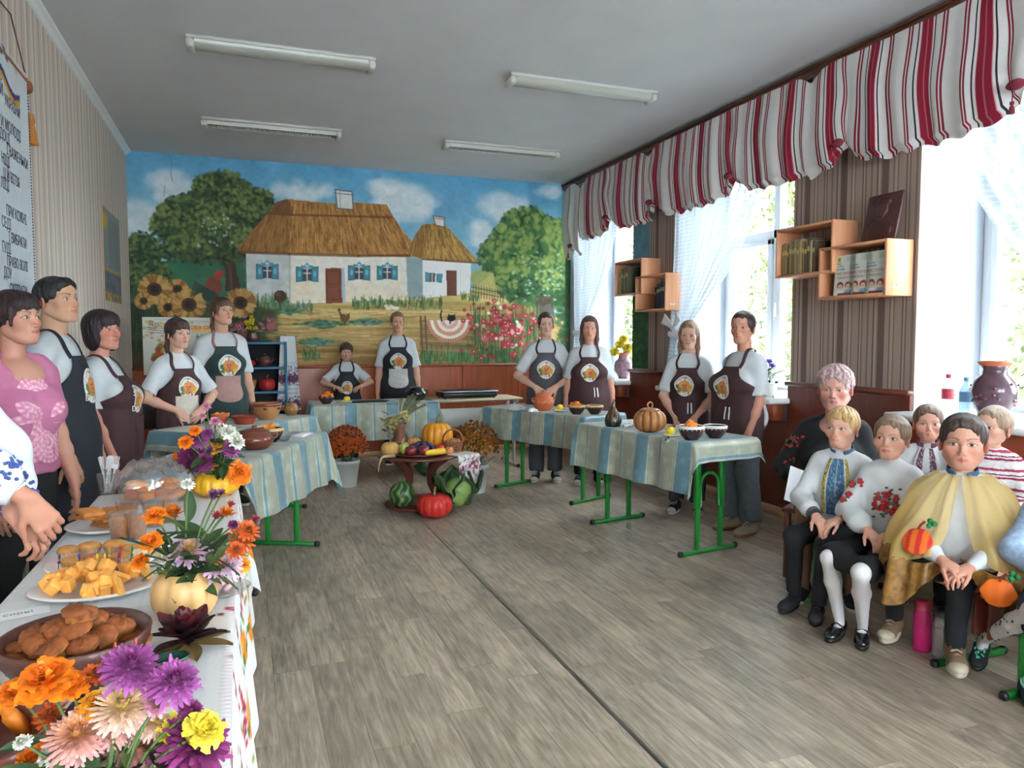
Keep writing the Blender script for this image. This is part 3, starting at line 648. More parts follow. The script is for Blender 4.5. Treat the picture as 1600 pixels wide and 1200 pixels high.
    def shutters(cx, cy, s=1.0):
        c.poly([(cx-7*s, cy-8*s), (cx+7*s, cy-8*s), (cx+7*s, cy+11*s), (cx-7*s, cy+11*s)], (66, 68, 74)); c.line([(cx, cy-8*s), (cx, cy+11*s)], 1.6, (206, 206, 204)); c.line([(cx-7*s, cy-1*s), (cx+7*s, cy-1*s)], 1.4, (206, 206, 204))
        for q in (-1, 1):
            a = cx+q*7*s; bq = cx+q*17*s; c.poly([(a, cy-10*s), (bq, cy-11*s), (bq, cy+12*s), (a, cy+11*s)], (56, 128, 148)); c.line([(a, cy-10*s), (bq, cy-11*s), (bq, cy+12*s), (a, cy+11*s), (a, cy-10*s)], 1.2, (32, 84, 104)); c.ell((a+bq)/2, cy, 2.4*s, 5*s, (96, 168, 184))
        c.poly([(cx-10*s, cy-9*s), (cx-9*s, cy-14*s), (cx-5*s, cy-13*s), (cx, cy-18*s), (cx+5*s, cy-13*s), (cx+9*s, cy-14*s), (cx+10*s, cy-9*s)], (62, 136, 156)); c.ell(cx, cy-12*s, 3*s, 2.4*s, (150, 190, 196))
    shutters(418, 424, 1.0); shutters(480, 428); shutters(561, 426, .98); shutters(605, 426, .92)
    c.poly([(508, 419), (535, 419), (536, 473), (509, 474)], (128, 66, 44)); c.poly([(533, 419), (538, 419), (539, 473), (535, 473)], (150, 176, 190))
    for q in ((511, 424), (511, 448)): c.line([(q[0], q[1]), (q[0]+20, q[1]), (q[0]+20, q[1]+20), (q[0], q[1]+20), (q[0], q[1])], 1.2, (96, 44, 30), .8)
    # small hut
    c.poly([(634, 402), (661, 404), (660, 466), (637, 468)], (136, 156, 158)); c.poly([(660, 404), (736, 411), (734, 458), (660, 466)], (214, 216, 218))
    for k in range(10): c.line([(638+k*2.3, 406), (639+k*2.3, 466)], 1.0, (110, 132, 136), .5)
    res_bg = c.a.copy()
    thatch([(638, 390), (648, 368), (660, 351), (680, 349), (697, 353), (722, 380), (748, 410), (700, 409), (660, 405), (642, 400)], 620, (172, 124, 54), (112, 78, 30), (206, 164, 84), .25, (636, 346, 750, 412))
    c.poly([(638, 390), (648, 368), (660, 351), (672, 351), (660, 404), (644, 400)], (104, 66, 26), .35); c.line([(660, 405), (748, 411)], 3, (104, 62, 28), .7)
    c.poly([(677, 338), (694, 340), (694, 355), (680, 352)], (198, 196, 192)); c.line([(677, 338), (694, 340), (694, 355), (680, 352), (677, 338)], 1.4, (106, 76, 66)); c.line([(676, 341), (695, 343)], 1.2, (150, 110, 96))
    c.poly([(671, 426), (680, 427), (680, 441), (671, 440)], (90, 84, 76)); c.line([(675, 426), (675, 441)], 1.2, (206, 204, 200)); c.poly([(664, 425), (671, 426), (671, 441), (664, 440)], (70, 134, 152)); c.poly([(681, 427), (691, 428), (691, 442), (681, 441)], (70, 134, 152))
    c.poly([(697, 422), (713, 423), (713, 462), (698, 462)], (112, 66, 50))
    # plants, blossoms
    def tuft(cx, cy, rx, ry, n, cols):
        for k in range(n):
            x = cx+rx*r.uniform(-1, 1); y = cy+ry*r.uniform(-.4, 1); l = 3+ry*r.random()*1.3; c.line([(x, y), (x+r.uniform(-2.5, 2.5), y-l)], 1.3, r.choice(cols), .75)
    gr = [(58, 98, 52), (84, 124, 66), (40, 76, 46), (104, 140, 82)]; bl = [(84, 128, 136), (108, 148, 156), (62, 104, 104), (74, 108, 76)]
    def mound(cx, cy, rx, ry, n):
        for k in range(n): x = r.gauss(0, .45); c.ell(cx+rx*x, cy+ry*r.uniform(-1, 1)*(1.1-min(1, abs(x))), 4.5, 1.5, r.choice(bl if r.random() < .55 else gr), .7, .4, r.uniform(-.3, .3))
    tuft(620, 476, 70, 8, 260, gr); tuft(735, 466, 14, 5, 40, gr); tuft(420, 478, 30, 12, 130, gr); tuft(455, 482, 34, 7, 150, bl+gr); mound(505, 506, 36, 6, 190); mound(572, 503, 26, 5, 130); mound(492, 534, 32, 6, 170); mound(452, 486, 26, 5, 90); tuft(487, 556, 14, 8, 60, gr)
    for k in range(8): c.ell(602+24*r.random(), 478+4*r.random(), 3.4, 2.6, (214, 206, 180), .9)
    tuft(750, 558, 92, 14, 620, [(44, 92, 54), (66, 118, 66), (34, 74, 48), (90, 138, 80)])
    c.poly([(192, 474), (372, 474), (386, 520), (392, 575), (192, 575)], (40, 38, 28), .72); [c.ell(r.gauss(398, 14), 480+95*r.random(), 12, 6, (44+20*r.random(), 50+26*r.random(), 34), .5, .8) for k in range(90)]
    for k in range(150): c.line([(200+235*r.random(), 485+80*r.random()), (215+235*r.random(), 487+80*r.random())], 1.4, r.choice([(66, 54, 36), (34, 58, 38), (88, 72, 46), (26, 30, 24)]), .6)
    tuft(300, 520, 110, 40, 420, [(38, 66, 42), (28, 50, 34), (60, 90, 50)]); 
    # wattle fence with a round striped rug and a cat
    for k in range(24): y = 500+k*2.0; c.line([(656, y), (745, y+4)], 1.2, r.choice([(120, 92, 56), (150, 122, 78), (88, 68, 44)]), .85)
    for x in (657, 664, 740): c.line([(x, 494), (x+3, 552)], 2.4, (98, 72, 46))
    for q, cl in ((35, (196, 128, 98)), (30, (226, 212, 196)), (25, (206, 138, 108)), (19, (228, 206, 196)), (14, (212, 150, 140)), (8, (230, 200, 196))):
        c.poly([(702+q*math.cos(a), 500+q*.98*math.sin(a)) for a in np.linspace(0, PI, 22)], cl)
    for a in np.linspace(.1, PI-.1, 26): c.line([(702+30*math.cos(a), 500+29*math.sin(a)), (702+35*math.cos(a), 500+35*math.sin(a))], 1.1, (150, 84, 66), .7)
    c.ell(705, 497, 6.5, 5, (26, 22, 24)); c.poly([(700, 495), (700, 490), (704, 493)], (26, 22, 24)); c.poly([(707, 493), (711, 490), (711, 496)], (26, 22, 24)); c.line([(690, 501), (688, 492), (690, 485)], 2.2, (26, 22, 24)); c.line([(703, 500), (703, 505)], 2.2, (26, 22, 24))
    # hollyhocks
    for k in range(16):
        x = 738+100*r.random(); top = 468+40*r.random(); c.line([(x, 560), (x+r.uniform(-4, 4), top)], 1.6, (60, 96, 56), .8)
    tuft(790, 520, 54, 34, 260, gr)
    for k in range(190):
        x = r.gauss(788, 28); y = r.gauss(512, 22)
        if y < 468: continue
        cl = r.choice([(176, 38, 58), (198, 58, 76), (150, 26, 46), (206, 84, 100), (222, 150, 150), (226, 214, 196)] if r.random() < .3 else [(176, 38, 58), (190, 48, 66), (152, 28, 48)])
        q = r.uniform(2.2, 4.4); c.ell(x, y, q, q, cl, .92, .4)
        if q > 3.4: c.ell(x, y, 1.1, 1.1, (226, 196, 120), .9)
    c.ell(812, 487, 8, 12, (138, 84, 52), 1, .2); c.ell(810, 484, 4, 7, (176, 122, 82), .6, .6)
    # sunflowers, cockerel, hen, pot on a pole
    def sunf(x, y, q):
        for lay in (0, 1):
            for k in range(20):
                a = k*2*PI/20+lay*.16+r.uniform(-.08, .08); c.ell(x+q*.72*math.cos(a), y+q*.66*math.sin(a), q*.34, q*.12, r.choice([(170, 122, 54), (136, 90, 38), (184, 142, 76)]), .95, .3, a)
        c.ell(x, y, q*.46, q*.42, (70, 46, 30)); c.ell(x, y, q*.26, q*.24, (40, 28, 22))
    for (x, y, q) in ((242, 452, 25), (278, 452, 17), (263, 480, 16), (296, 476, 26), (376, 473, 24), (225, 470, 14)): sunf(x, y, q)
    c.ell(334, 448, 13, 16, (118, 54, 40)); c.ell(341, 432, 6, 6, (150, 50, 44)); c.poly([(336, 428), (340, 420), (344, 425), (348, 421), (349, 430)], (176, 40, 44)); c.ell(328, 462, 12, 9, (40, 62, 50))
    for k in range(8): c.line([(326, 452), (305-k, 440+k*3.2)], 2.2, (44, 54, 52), .8)
    c.ell(438, 463, 10, 9.5, (74, 50, 36)); c.ell(435, 459, 4, 4, (112, 80, 56), .7, .6); c.line([(438, 472), (438, 484)], 2.4, (90, 66, 46))
    c.poly([(529, 484), (534, 490), (541, 492), (547, 488), (546, 498), (540, 504), (533, 502)], (110, 72, 38)); c.line([(538, 503), (539, 508)], 1.2, (60, 44, 28)); c.ell(530, 484, 2.4, 2.6, (130, 60, 44))
    for (x, y) in ((374, 512), (426, 510), (380, 524)):
        for k in range(9): c.ell(x+r.uniform(-6, 6), y+r.uniform(-6, 6), 4, 4, (150+30*r.random(), 72, 88), .8, .4)
    # cracks in the plaster
    c.line([(264, 243), (269, 256), (267, 270), (270, 284)], 1.0, (84, 100, 104), .8); c.line([(258, 290), (257, 306)], 1.0, (96, 108, 110), .7)
    c.a *= (1 + (vnoise((h, w), (60, 120), 4, 2)[..., None]-.5)*.10)
    gy = c.a.mean(2, keepdims=True); c.a = np.clip((gy+(c.a-gy)*.82)*1.12, 0, 240)
    x = np.linspace(XL, XR, w); z = np.linspace(ZC, MZ0, h); Z, X = np.meshgrid(z, x, indexing='ij'); V, q = p_grid(np.stack([X, np.full_like(X, YB-0.003), Z], -1))
    o = MB().add(V, q, col=c.cols()).obj('painted_mural', colmat('mural_paint', 0.75, 0.08, 60), wall_back, smooth=False)
    o['label'] = 'painted village scene with thatched white huts, trees and flowers'
mural()
def pier_mural():
    c = Canvas(24, 150, (92, 140, 160)); r = random.Random(9); c.a[:] += (vnoise((150, 24), (20, 4), 3)[..., None]-.5)*30
    c.poly([(0, 82), (24, 78), (24, 150), (0, 150)], (34, 76, 54))
    for k in range(160): c.ell(24*r.random(), 84+66*r.random(), 2.2, 1.6, (30+40*r.random(), 70+50*r.random(), 46), .7, .4)
    for (x, y) in ((7, 95), (10, 98), (8, 102), (20, 100), (22, 106), (16, 90)): c.ell(x, y, 2.4, 2.8, (150, 52, 60), .9, .4)
    y = np.linspace(7.02, 6.68, 24); z = np.linspace(3.29, 1.06, 150); Z, Y = np.meshgrid(z, y, indexing='ij'); V, q = p_grid(np.stack([np.full_like(Y, XR-0.004), Y, Z], -1))
    MB().add(V, q, col=c.cols()).obj('painted_strip', colmat('mural_paint'), wall_right, smooth=False)
pier_mural()

# ------------------------------------------------------------------ ceiling lamps
M_diff = mat('lamp_diffuser', (0.40, 0.41, 0.37), 0.25, 0.05, 40, stretch=(1, 20, 20)); M_tin = mat('lamp_white_tin', (0.56, 0.56, 0.53), 0.4, 0.03, 5)
for (x0, x1, y, louv, lab) in [(-0.30, 0.90, 5.28, False, 'unlit strip lamp with plain cover, nearest above the food table'), (1.86, 3.08, 5.22, False, 'unlit strip lamp with plain cover, beside the striped valance'),
                          (-0.30, 0.90, 7.14, True, 'unlit strip lamp with slotted grille in front of the big painted tree'), (1.88, 3.10, 7.155, True, 'unlit strip lamp with slotted grille near the window corner')]:
    t = empty('ceiling_lamp', ((x0+x1)/2, y, ZC), 0, lab, 'lamp', 'unlit ceiling strip lamps'); l = x1-x0
    b = MB(); b.add(*p_box(l, 0.15, 0.022, 0.005, (0, 0, -0.011))); b.obj('base', M_tin, t)
    for s in (-1, 1): b = MB(); b.add(*p_box(0.05, 0.145, 0.055, 0.012, (s*(l/2-.025), 0, -0.05))); b.obj('end_cap', M_tin, t)
    if louv:
        b = MB()
        for k in range(46): b.add(*p_box(0.004, 0.12, 0.03, 0, (-l/2+.06+k*(l-.12)/45, 0, -0.045)))
        for s in (-1, 1): b.add(*p_box(l-.1, 0.006, 0.034, 0, (0, s*.06, -0.045)))
        b.obj('louvre', M_tin, t, smooth=False)
        b = MB(); b.add(*p_tube([(-l/2+.05, 0, -.03), (l/2-.05, 0, -.03)], 0.013, 10)); b.obj('tube', mat('lamp_tube', (.75, .75, .73), .3, .02, 5), t)
    else:
        a = np.linspace(0, PI, 13); prof = [(0.065*math.cos(q), -0.022-0.05*math.sin(q)**.7) for q in a]
        b = MB(); b.add(*p_grid([[(x, py, pz) for py, pz in prof] for x in (-l/2+.05, l/2-.05)])); b.obj('diffuser', M_diff, t)

# ================================================================== CURTAINS, VALANCES
M_sheer = sheermat('white_lace', (0.44, 0.48, 0.53), 0.74)
def sheer(label, y0, y1, ytie, ztie, zb, npl, pw=1.5):
    """y0 .. y1 across the rail, gathered at (ytie, ztie)"""
    nu, nv = 110, 60; u = np.linspace(0, 1, nu)[:, None]; v = np.linspace(0, 1, nv)[None, :]; zt = 3.21; z = zt+(zb-zt)*v
    s = np.clip((zt-z)/(zt-ztie), 0, 1); below = np.clip((ztie-z)/(ztie-zb+1e-6), 0, 1)
    d = abs(y0-ytie)*(1-u)+abs(y1-ytie)*u; d = d/d.max()
    w = s**(1.05+pw*.35*d)
    Y = (y0+(y1-y0)*u)*(1-w)+(ytie+(u-.5)*0.20*np.sign(y1-y0))*w + (u-.5)*below*0.18*np.sign(y1-y0)
    ph = u*2*PI*npl; X = 3.85+0.022*np.sin(ph+1.5*s)*(1-.35*s)+0.010*np.sin(ph*2.3+3*z) + 0*Y
    sag = -0.10*np.sin(PI*s)*(d)*(s < 1)
    P = np.stack([X, Y, z+sag*(1-below)], -1); b = MB(); b.add(*p_grid(P))
    t = empty('lace_curtain', (3.85, ytie, zb), 0, label, 'curtain'); t.location = (0, 0, 0)
    b.obj('drape', M_sheer, t)
    a = np.linspace(0, 2*PI, 20); ring = np.stack([3.85+0.05*np.cos(a), ytie+0.115*np.sin(a), np.full(20, ztie)+.01*np.cos(a)], -1)
    b = MB(); b.add(*p_tube(ring, 0.018, 6, caps=False, flat=1.6)); b.obj('tie_back', mat('tieback_cloth', (.8, .82, .85), .8, .05, 30), t)
    return t
sheer('white lace curtain on the farthest window, gathered towards the mural', 8.46, 7.12, 8.22, 1.45, 0.95, 9)
c2 = sheer('white lace curtain swept towards the narrow wall shelf, middle window', 6.12, 4.62, 6.04, 1.42, 0.95, 11)
sheer('white lace curtain on the window with bottles, swept away from the wall shelf', 3.42, 1.95, 1.98, 1.18, 0.95, 11, 1.9)
b = MB()      # bow on the middle curtain
for a in (0.6, 2.4, 3.8):
    P = [[(3.80+.012*math.sin(4*u), 6.06+.17*u*math.cos(a)-.045*v*math.sin(a)*(.3+u), 1.47+.17*u*math.sin(a)+.045*v*math.cos(a)*(.3+u)) for v in np.linspace(-1, 1, 5)] for u in np.linspace(0, 1, 9)]
    b.add(*p_solid_sheet(P, 0.004))
b.obj('bow', mat('tieback_cloth', (1, 1, 1)), c2)

rd, bk, wh, pk = L(142, 30, 54), L(44, 34, 44), L(214, 212, 212), L(206, 140, 150)
M_val = rampmat('woven_stripe', [(0, wh), (.08, rd), (.115, wh), (.14, rd), (.175, wh), (.30, bk), (.322, wh), (.35, pk), (.36, rd), (.44, L(176, 92, 108)), (.46, rd), (.54, pk), (.55, wh), (.585, bk), (.607, wh), (.70, rd), (.735, wh), (.76, rd), (.795, wh)],
                0, 0.37, 0.85, 0.2, nscale=260, nvar=0.10, coord='Col')
M_valw = rampmat('white_stripe', [(0, wh), (.55, rd), (.58, wh), (.62, rd), (.64, wh)], 0, 0.5, 0.85, 0.2, nscale=260, coord='Col')
M_tassel = mat('red_tassel', L(122, 36, 56), 0.85, 0.2, 60)
def valance(label, ya, yb, gath, m, zbot=2.52, off=0.0):
    nu = int(abs(yb-ya)*90)+20; nv = 34; y = np.linspace(ya, yb, nu)[:, None]; v = np.linspace(0, 1, nv)[None, :]
    lift = np.zeros_like(y); pull = np.zeros_like(y)
    for g in gath: lift = np.maximum(lift, np.exp(-np.abs((y-g)/0.13)**1.3)); pull += (g-y)*np.exp(-((y-g)/0.16)**2)*0.55
    e = np.minimum(np.abs(y-ya), np.abs(y-yb)); endsag = 0.10*np.exp(-(e/0.10)**2)
    zt = 3.215-endsag*.8; zb = zbot+0.15*lift; z = zt+(zb-zt)*v
    rr = np.sin(y*19+1.3*np.sin(y*7))*.6+np.sin(y*41+2)*.3
    X = 3.755+off-0.030*np.sin(v*PI*.92)*(1-.6*lift)-0.018*rr*(.25+v)+0.018*v**3+0.012*np.sin(v*9+y*6)*lift
    Y = y+pull*v**1.6+0.016*np.sin(v*7+y*5)*v*(1-v)*2+0.012*np.sin(y*30)*v
    hem = 0.03*(v > .965)
    P = np.stack([X+hem, Y, z+0.012*np.sin(y*38)*v], -1); V, q = p_grid(P); b = MB()
    cc = np.zeros((nu*nv, 3)); cc[:, 0] = (np.broadcast_to(y*1.0, (nu, nv)) + 5).ravel(); b.add(V, q, col=cc)
    t = empty('window_valance', (0, 0, 0), 0, label, 'valance', 'red striped valances over the windows'); b.obj('cloth', m, t)
    for g in gath:
        b = MB(); gz = zbot+.15; b.add(*p_tube([(3.70+off, g, gz+.01), (3.695+off, g, gz-.07)], .003, 5)); b.add(*p_lathe([(0, -.07), (.010, -.075), (.011, -.088), (.006, -.094), (.011, -.10), (.016, -.135), (0, -.136)], 8), M=TR(3.695+off, g, gz))
        b.add(*p_sphere((.028, .05, .028), 10, 7, (3.715+off, g, gz+.012))); b.obj('tassel', M_tassel, t)
    return t
valance('white valance with thin red lines beside the mural corner', 8.50, 7.99, [8.2], M_valw, 2.32, -.0)
valance('red and white striped valance nearest the mural, over the farthest window', 8.00, 6.42, [7.28], M_val)
valance('red and white striped valance over the middle window', 6.46, 4.20, [6.34, 5.10], M_val, off=-.012)
valance('long red and white striped valance over the window with the bottles', 4.28, 1.2, [3.94, 2.74], M_val, 2.50, -.004)
valance('red and white striped valance beyond the nearest window', 1.1, -1.2, [0.1], M_val, 2.50)

# ================================================================== WALL SHELVES WITH BOOKS
M_paperedge = mat('book_paper', L(214, 206, 186), .8, .08, 60)
def wall_shelf(y_near, label):
    """two interlocking open boxes; y_near is the near side of the lower box"""
    t = empty('wall_shelf', (3.905, y_near, 1.64), 0, label, 'shelf', 'interlocking wall shelves'); d, th = 0.215, 0.018
    def board(name, y0, y1, z0, z1, m=M_beech): b = MB(); b.add(*p_box(d if name != 'back_panel' else .005, y1-y0, z1-z0, .002, ((-d/2) if name != 'back_panel' else -.003, (y0+y1)/2, (z0+z1)/2))); return b.obj(name, m, t)
    for (a, c, z0, z1) in ((0, .57, 0, .345), (.445, 1.005, .175, .525)):
        board('side_panel', a, a+th, z0, z1); board('side_panel', c-th, c, z0, z1); board('shelf_board', a+th, c-th, z0, z0+th); board('shelf_board', a+th, c-th, z1-th, z1)
    b = MB(); b.add(*p_box(.001, .05, .014, 0, (-.14, -.0008, .06))); b.add(*p_box(.05, .001, .014, 0, (-.14, -.0008, .055))); b.obj('maker_label', mat('label_white', (.8, .8, .78), .5, .02, 9), t)
    return t
wall_shelf(3.49, 'beech wall shelf of two boxes holding three children\'s booklets')
wall_shelf(6.00, 'beech wall shelf of two boxes between the farthest and middle windows')
def spine_book(x, y, z, th, h, d, col, label, group):
    t = empty('book', (x, y, z), 0, label, 'book', group)
    b = MB(); b.add(*p_box(d, th, h, .002, (0, 0, h/2))); b.obj('cover', mat('bookcloth_%02x%02x%02x' % tuple(col), L(*col), .6, .1, 40), t)
    b = MB(); b.add(*p_box(d-.006, th-.005, .003, 0, (0.004, 0, h+.0008))); b.obj('pages', M_paperedge, t, smooth=False)
    b = MB(); b.add(*p_box(.001, th*.8, h*.14, 0, (-d/2-.0006, 0, h*.7))); b.obj('spine_label', mat('spine_gilt', L(196, 176, 110), .4, .1, 30), t, smooth=False)
rr = random.Random(4); y = 4.47
for i in range(13):
    th = rr.choice([.018, .022, .028, .034]); h = rr.uniform(.215, .25); y -= th
    col = rr.choice([(150, 132, 96), (176, 156, 112), (120, 104, 78), (186, 170, 132), (98, 84, 64), (140, 116, 70)])
    if y < 3.99: break
    spine_book(3.80, y+th/2, 1.834, th-.002, h, .15, col, 'old tan book in the row on the upper box of the booklets shelf', 'old tan books beside the portrait shelf')
for i, (yy, th, h, col, lab) in enumerate([(6.94, .03, .22, (150, 136, 100), 'tan book at the window end of the narrow pier shelf'), (6.88, .035, .26, (104, 110, 78), 'olive green book in the upper box of the narrow pier shelf'), (6.83, .03, .25, (118, 122, 88), 'second olive book in the upper box of the narrow pier shelf'), (6.78, .04, .27, (86, 92, 70), 'thick dark olive book in the upper box of the narrow pier shelf')]):
    spine_book(3.79, yy, 1.834, th, h, .16, col, lab, 'books on the narrow pier shelf')
for i, (yy, h) in enumerate([(6.17, .20), (6.135, .23), (6.10, .235), (6.065, .25), (6.03, .25)]):
    spine_book(3.76, yy, 1.659, .03, h, .15, (38, 40, 52), 'dark navy book in the lower box of the narrow pier shelf', 'dark books on the narrow pier shelf')
def booklet(y, k, label):
    c = Canvas(70, 92, (206, 216, 206)); r = random.Random(k)
    c.poly([(6, 5), (18, 5), (18, 17), (6, 17)], (196, 196, 60)); c.ell(12, 10, 4, 4, (110, 140, 50)); c.line([(6, 20), (18, 20)], 2.4, (120, 150, 190))
    for q in range(4): c.line([(38, 6+q*3), (64, 6+q*3)], 1, (120, 130, 130), .6)
    c.ell(22, 70, 11, 9, (150, 60, 44)); c.ell(22, 74, 8, 7, (232, 200, 176)); c.ell(50, 70, 12, 9, (170, 52, 44)); c.ell(49, 74, 8, 7, (232, 200, 176))
    c.poly([(12, 80), (32, 80), (34, 92), (10, 92)], (236, 236, 240)); c.poly([(40, 80), (60, 80), (62, 92), (38, 92)], (120, 170, 200)); c.poly([(16, 87), (56, 87), (58, 92), (14, 92)], (130, 60, 60))
    for (x, q) in ((19, 73), (25, 73), (46, 73), (52, 73)): c.ell(x, q, 1, 1.3, (40, 30, 30))
    t = empty('booklet', (3.718, y, 1.662), 0, label, 'book', 'children\'s booklets standing cover out')
    t.rotation_euler = (0, math.radians(4), 0)
    panel('cover', c, .172, .262, TR(-.0012, .086, 0, rz=-PI/2), colmat('print_gloss', .4), t)
    b = MB(); b.add(*p_box(.006, .172, .262, .001, (.003, 0, .131))); b.obj('pages', M_paperedge, t)
    for (tx, sz, zz, cl) in (('В. СУХОМ', .013, .185, (40, 50, 60)), ('ДИТЯЧИЙ', .015, .165, (40, 60, 120)), ('МИСЛИМО', .026, .132, (170, 50, 60)), ('І ПИШЕМО', .023, .105, (170, 50, 60))):
        me = text_mesh(tx, sz, .0002); me.materials.append(mat('ink_%d_%d' % (cl[0], cl[2]), L(*cl), .6, .02, 9)); link('lettering', me, t, (-.0022, .08, zz), (PI/2, 0, -PI/2))
booklet(3.60, 1, 'pale green booklet with two cartoon children, next to the shelf end'); booklet(3.735, 2, 'pale green booklet in the middle of the three on the shelf'); booklet(3.86, 3, 'pale green booklet deepest of the three in the lower box')
# dark relief portrait leaning on the shelf
t = empty('relief_portrait', (3.79, 3.66, 1.987), 0, 'dark brown carved relief portrait standing on the wall shelf', 'picture'); t.rotation_euler = (0, math.radians(12), 0)
M_rel = mat('dark_carved_wood', L(70, 34, 32), .4, .25, 12, .2)
b = MB(); b.add(*p_box(.018, .27, .31, .006, (0, 0, .158))); b.obj('panel', M_rel, t)
pr = [ell((-.008, 0, .205), (.02, .046, .06)), ell((-.008, 0, .255), (.024, .06, .036), .006), ell((-.006, 0, .07), (.022, .10, .07), .02), ell((-.02, 0, .165), (.014, .04, .028), .01), cap((-.026, 0, .21), (-.026, 0, .195), .006), cut((0.01, 0, .003), (0, 0, -1)), cut((.004, 0, 0), (1, 0, 0))]
b = MB(); b.add(*nets(pr, .006)); b.obj('figure', M_rel, t)

# ================================================================== LEFT WALL : banner and poster
XW = XL+0.022
def banner():
    y0, y1, z0, z1 = 3.86, 4.755, 1.30, 2.80
    def mp(x, y): p = onx(x, y, XW); return ((p[1]-y0)/(y1-y0)*w, (z1-p[2])/(z1-z0)*h)
    w, h = 120, 200; c = Canvas(w, h, (206, 214, 222), mp)
    c.a += (vnoise((h, w), (40, 24), 2)[..., None]-.5)*10
    up = [(-60, 80), (-20, 82), (-5, 90), (5, 108), (15, 135), (22, 148), (31, 150)]
    c.poly(up+[(p[0], p[1]+9) for p in up[::-1]], (66, 66, 132)); c.poly([(p[0], p[1]+9) for p in up]+[(p[0], p[1]+18) for p in up[::-1]], (214, 156, 44))
    for (x, y) in ((2, 68), (5, 74), (1, 80), (8, 84), (10, 92)): c.ell(x, y, 2.2, 4, (96, 104, 140), .8); c.line([(x-2, y-5), (x+2, y+5)], 1, (60, 66, 110))
    for (x, y) in ((16, 92), (20, 98), (23, 106), (25, 113)): c.ell(x, y, 2, 4, (196, 176, 130), .7, .6)
    t = empty('cloth_banner', (XL+.005, (y0+y1)/2, z0), 0, 'white cloth banner with verse in dark letters on the striped wall', 'banner')
    panel('cloth', c, y1-y0, z1-z0, TR(.017, y0-(y0+y1)/2, 0, rz=PI/2), colmat('print_matt', .9, .2, 120), t)
    b = MB(); b.add(*p_box(.006, y1-y0, z1-z0, 0, (.0125, 0, (z1-z0)/2))); b.obj('backing', mat('banner_back', (.6, .62, .65), .9, .05, 20), t, smooth=False)
    k = MB(); n = 90
    for i in range(n): k.add(*p_sphere((.003, .006, .006), 6, 4, (.018, (y1-y0)/2-.004, z1-z0-.02-i*(z1-z0-.03)/n)))
    k.obj('cord_edge', mat('dark_cord', L(52, 56, 74), .8, .1, 30), t)
    ink = mat('banner_ink', L(58, 62, 82), .8, .05, 20)
    for tx, x, y, s in [('Й', 4, 150, .085), ('УКРАЇНИ', 31, 186, .075), ('И МОЛОДІ', 32, 223, .078), ('ДОЦІ', 15, 227, .075), ('І ВАЖЕНЬКИ', 43, 266, .075), ('НІЦІ', 15, 263, .075), ('Ц Й ВІТІЯ', 30, 294, .072), ('ЛІЦІ', 14, 300, .075), ('ПРИ КОЖНІ', 41, 352, .075), ('СЕДІ', 17, 360, .075), ('І ВИБРАТИ', 41, 389, .073), ('ГУДІ', 17, 398, .075), ('ПРАВО ВОЛІ', 43, 425, .073), ('ДОУ', 18, 436, .075), ('СКРІВАТИ', 42, 464, .075)]:
        p = onx(x, y, XW); me = text_mesh(tx, s, .0004); me.materials.append(ink); xs = [v.co.x for v in me.vertices]
        o = link('lettering', me, t, (.0185, p[1]-(y0+y1)/2-max(xs)*.8, p[2]-z0), (PI/2, 0, PI/2), (.8, 1, 1))
    g = mat('gold_tassel', L(176, 112, 44), .7, .25, 50, stretch=(8, 8, 1))
    ye = (y1-y0)/2
    b = MB(); b.add(*p_tube([(.01, -ye, 2.99-z0+.0), (.012, ye-.25, 3.02-z0), (.012, ye-.01, z1-z0)], .004, 6)); b.obj('hanging_cord', mat('brown_cord', L(110, 76, 52), .9, .1, 30), t)
    b = MB(); b.add(*p_tube([(.012, -ye-.03, z1-z0-.02), (.012, ye+.045, z1-z0-.035)], .011, 8)); b.add(*p_sphere((.02, .035, .035), 10, 7, (.014, ye+.045, z1-z0-.05))); b.obj('rod', mat('banner_rod', L(140, 84, 42), .5, .2, 20), t)
    b = MB(); b.add(*p_lathe([(0, 0), (.016, -.01), (.02, -.05), (.014, -.06), (.018, -.08), (.034, -.17), (0, -.172)], 12), M=TR(.02, ye+.035, z1-z0-.19)); b.obj('tassel', g, t)
banner()
def wall_poster():
    y0, y1, z0, z1 = 7.05, 7.95, 1.70, 2.49; c = Canvas(60, 80, (150, 146, 128)); r = random.Random(2)
    c.poly([(0, 0), (60, 0), (60, 52), (0, 52)], (140, 150, 150)); c.poly([(0, 54), (60, 54), (60, 72), (0, 72)], (112, 112, 128)); c.poly([(0, 72), (60, 72), (60, 80), (0, 80)], (176, 140, 60)); c.poly([(0, 6), (14, 6), (14, 18), (0, 18)], (196, 170, 70))
    for q in range(16): c.line([(18, 8+q*2.7), (54, 8+q*2.7)], 1, (96, 98, 96), .6)
    for q in range(24): c.ell(4+50*r.random(), 56+14*r.random(), 4, 3, r.choice([(110, 120, 150), (140, 130, 110), (90, 90, 104)]), .6, .5)
    for q in range(20): c.ell(4+52*r.random(), 75+3*r.random(), 3, 2, r.choice([(90, 120, 150), (214, 176, 60)]), .8)
    c.line([(0, 53), (60, 53)], 2, (180, 160, 60)); c.line([(0, 0), (60, 0), (60, 80), (0, 80), (0, 0)], 1.6, (186, 160, 80))
    t = empty('wall_poster', (XL+.004, y0, z0), 0, 'narrow faded poster with yellow bottom band on the striped wall', 'poster')
    panel('sheet', c, y1-y0, z1-z0, TR(.008, 0, 0, rz=PI/2), colmat('print_matt'), t); b = MB(); b.add(*p_box(.008, y1-y0, z1-z0, 0, (.003, (y1-y0)/2, (z1-z0)/2))); b.obj('board', M_wood_pale, t, smooth=False)
wall_poster()

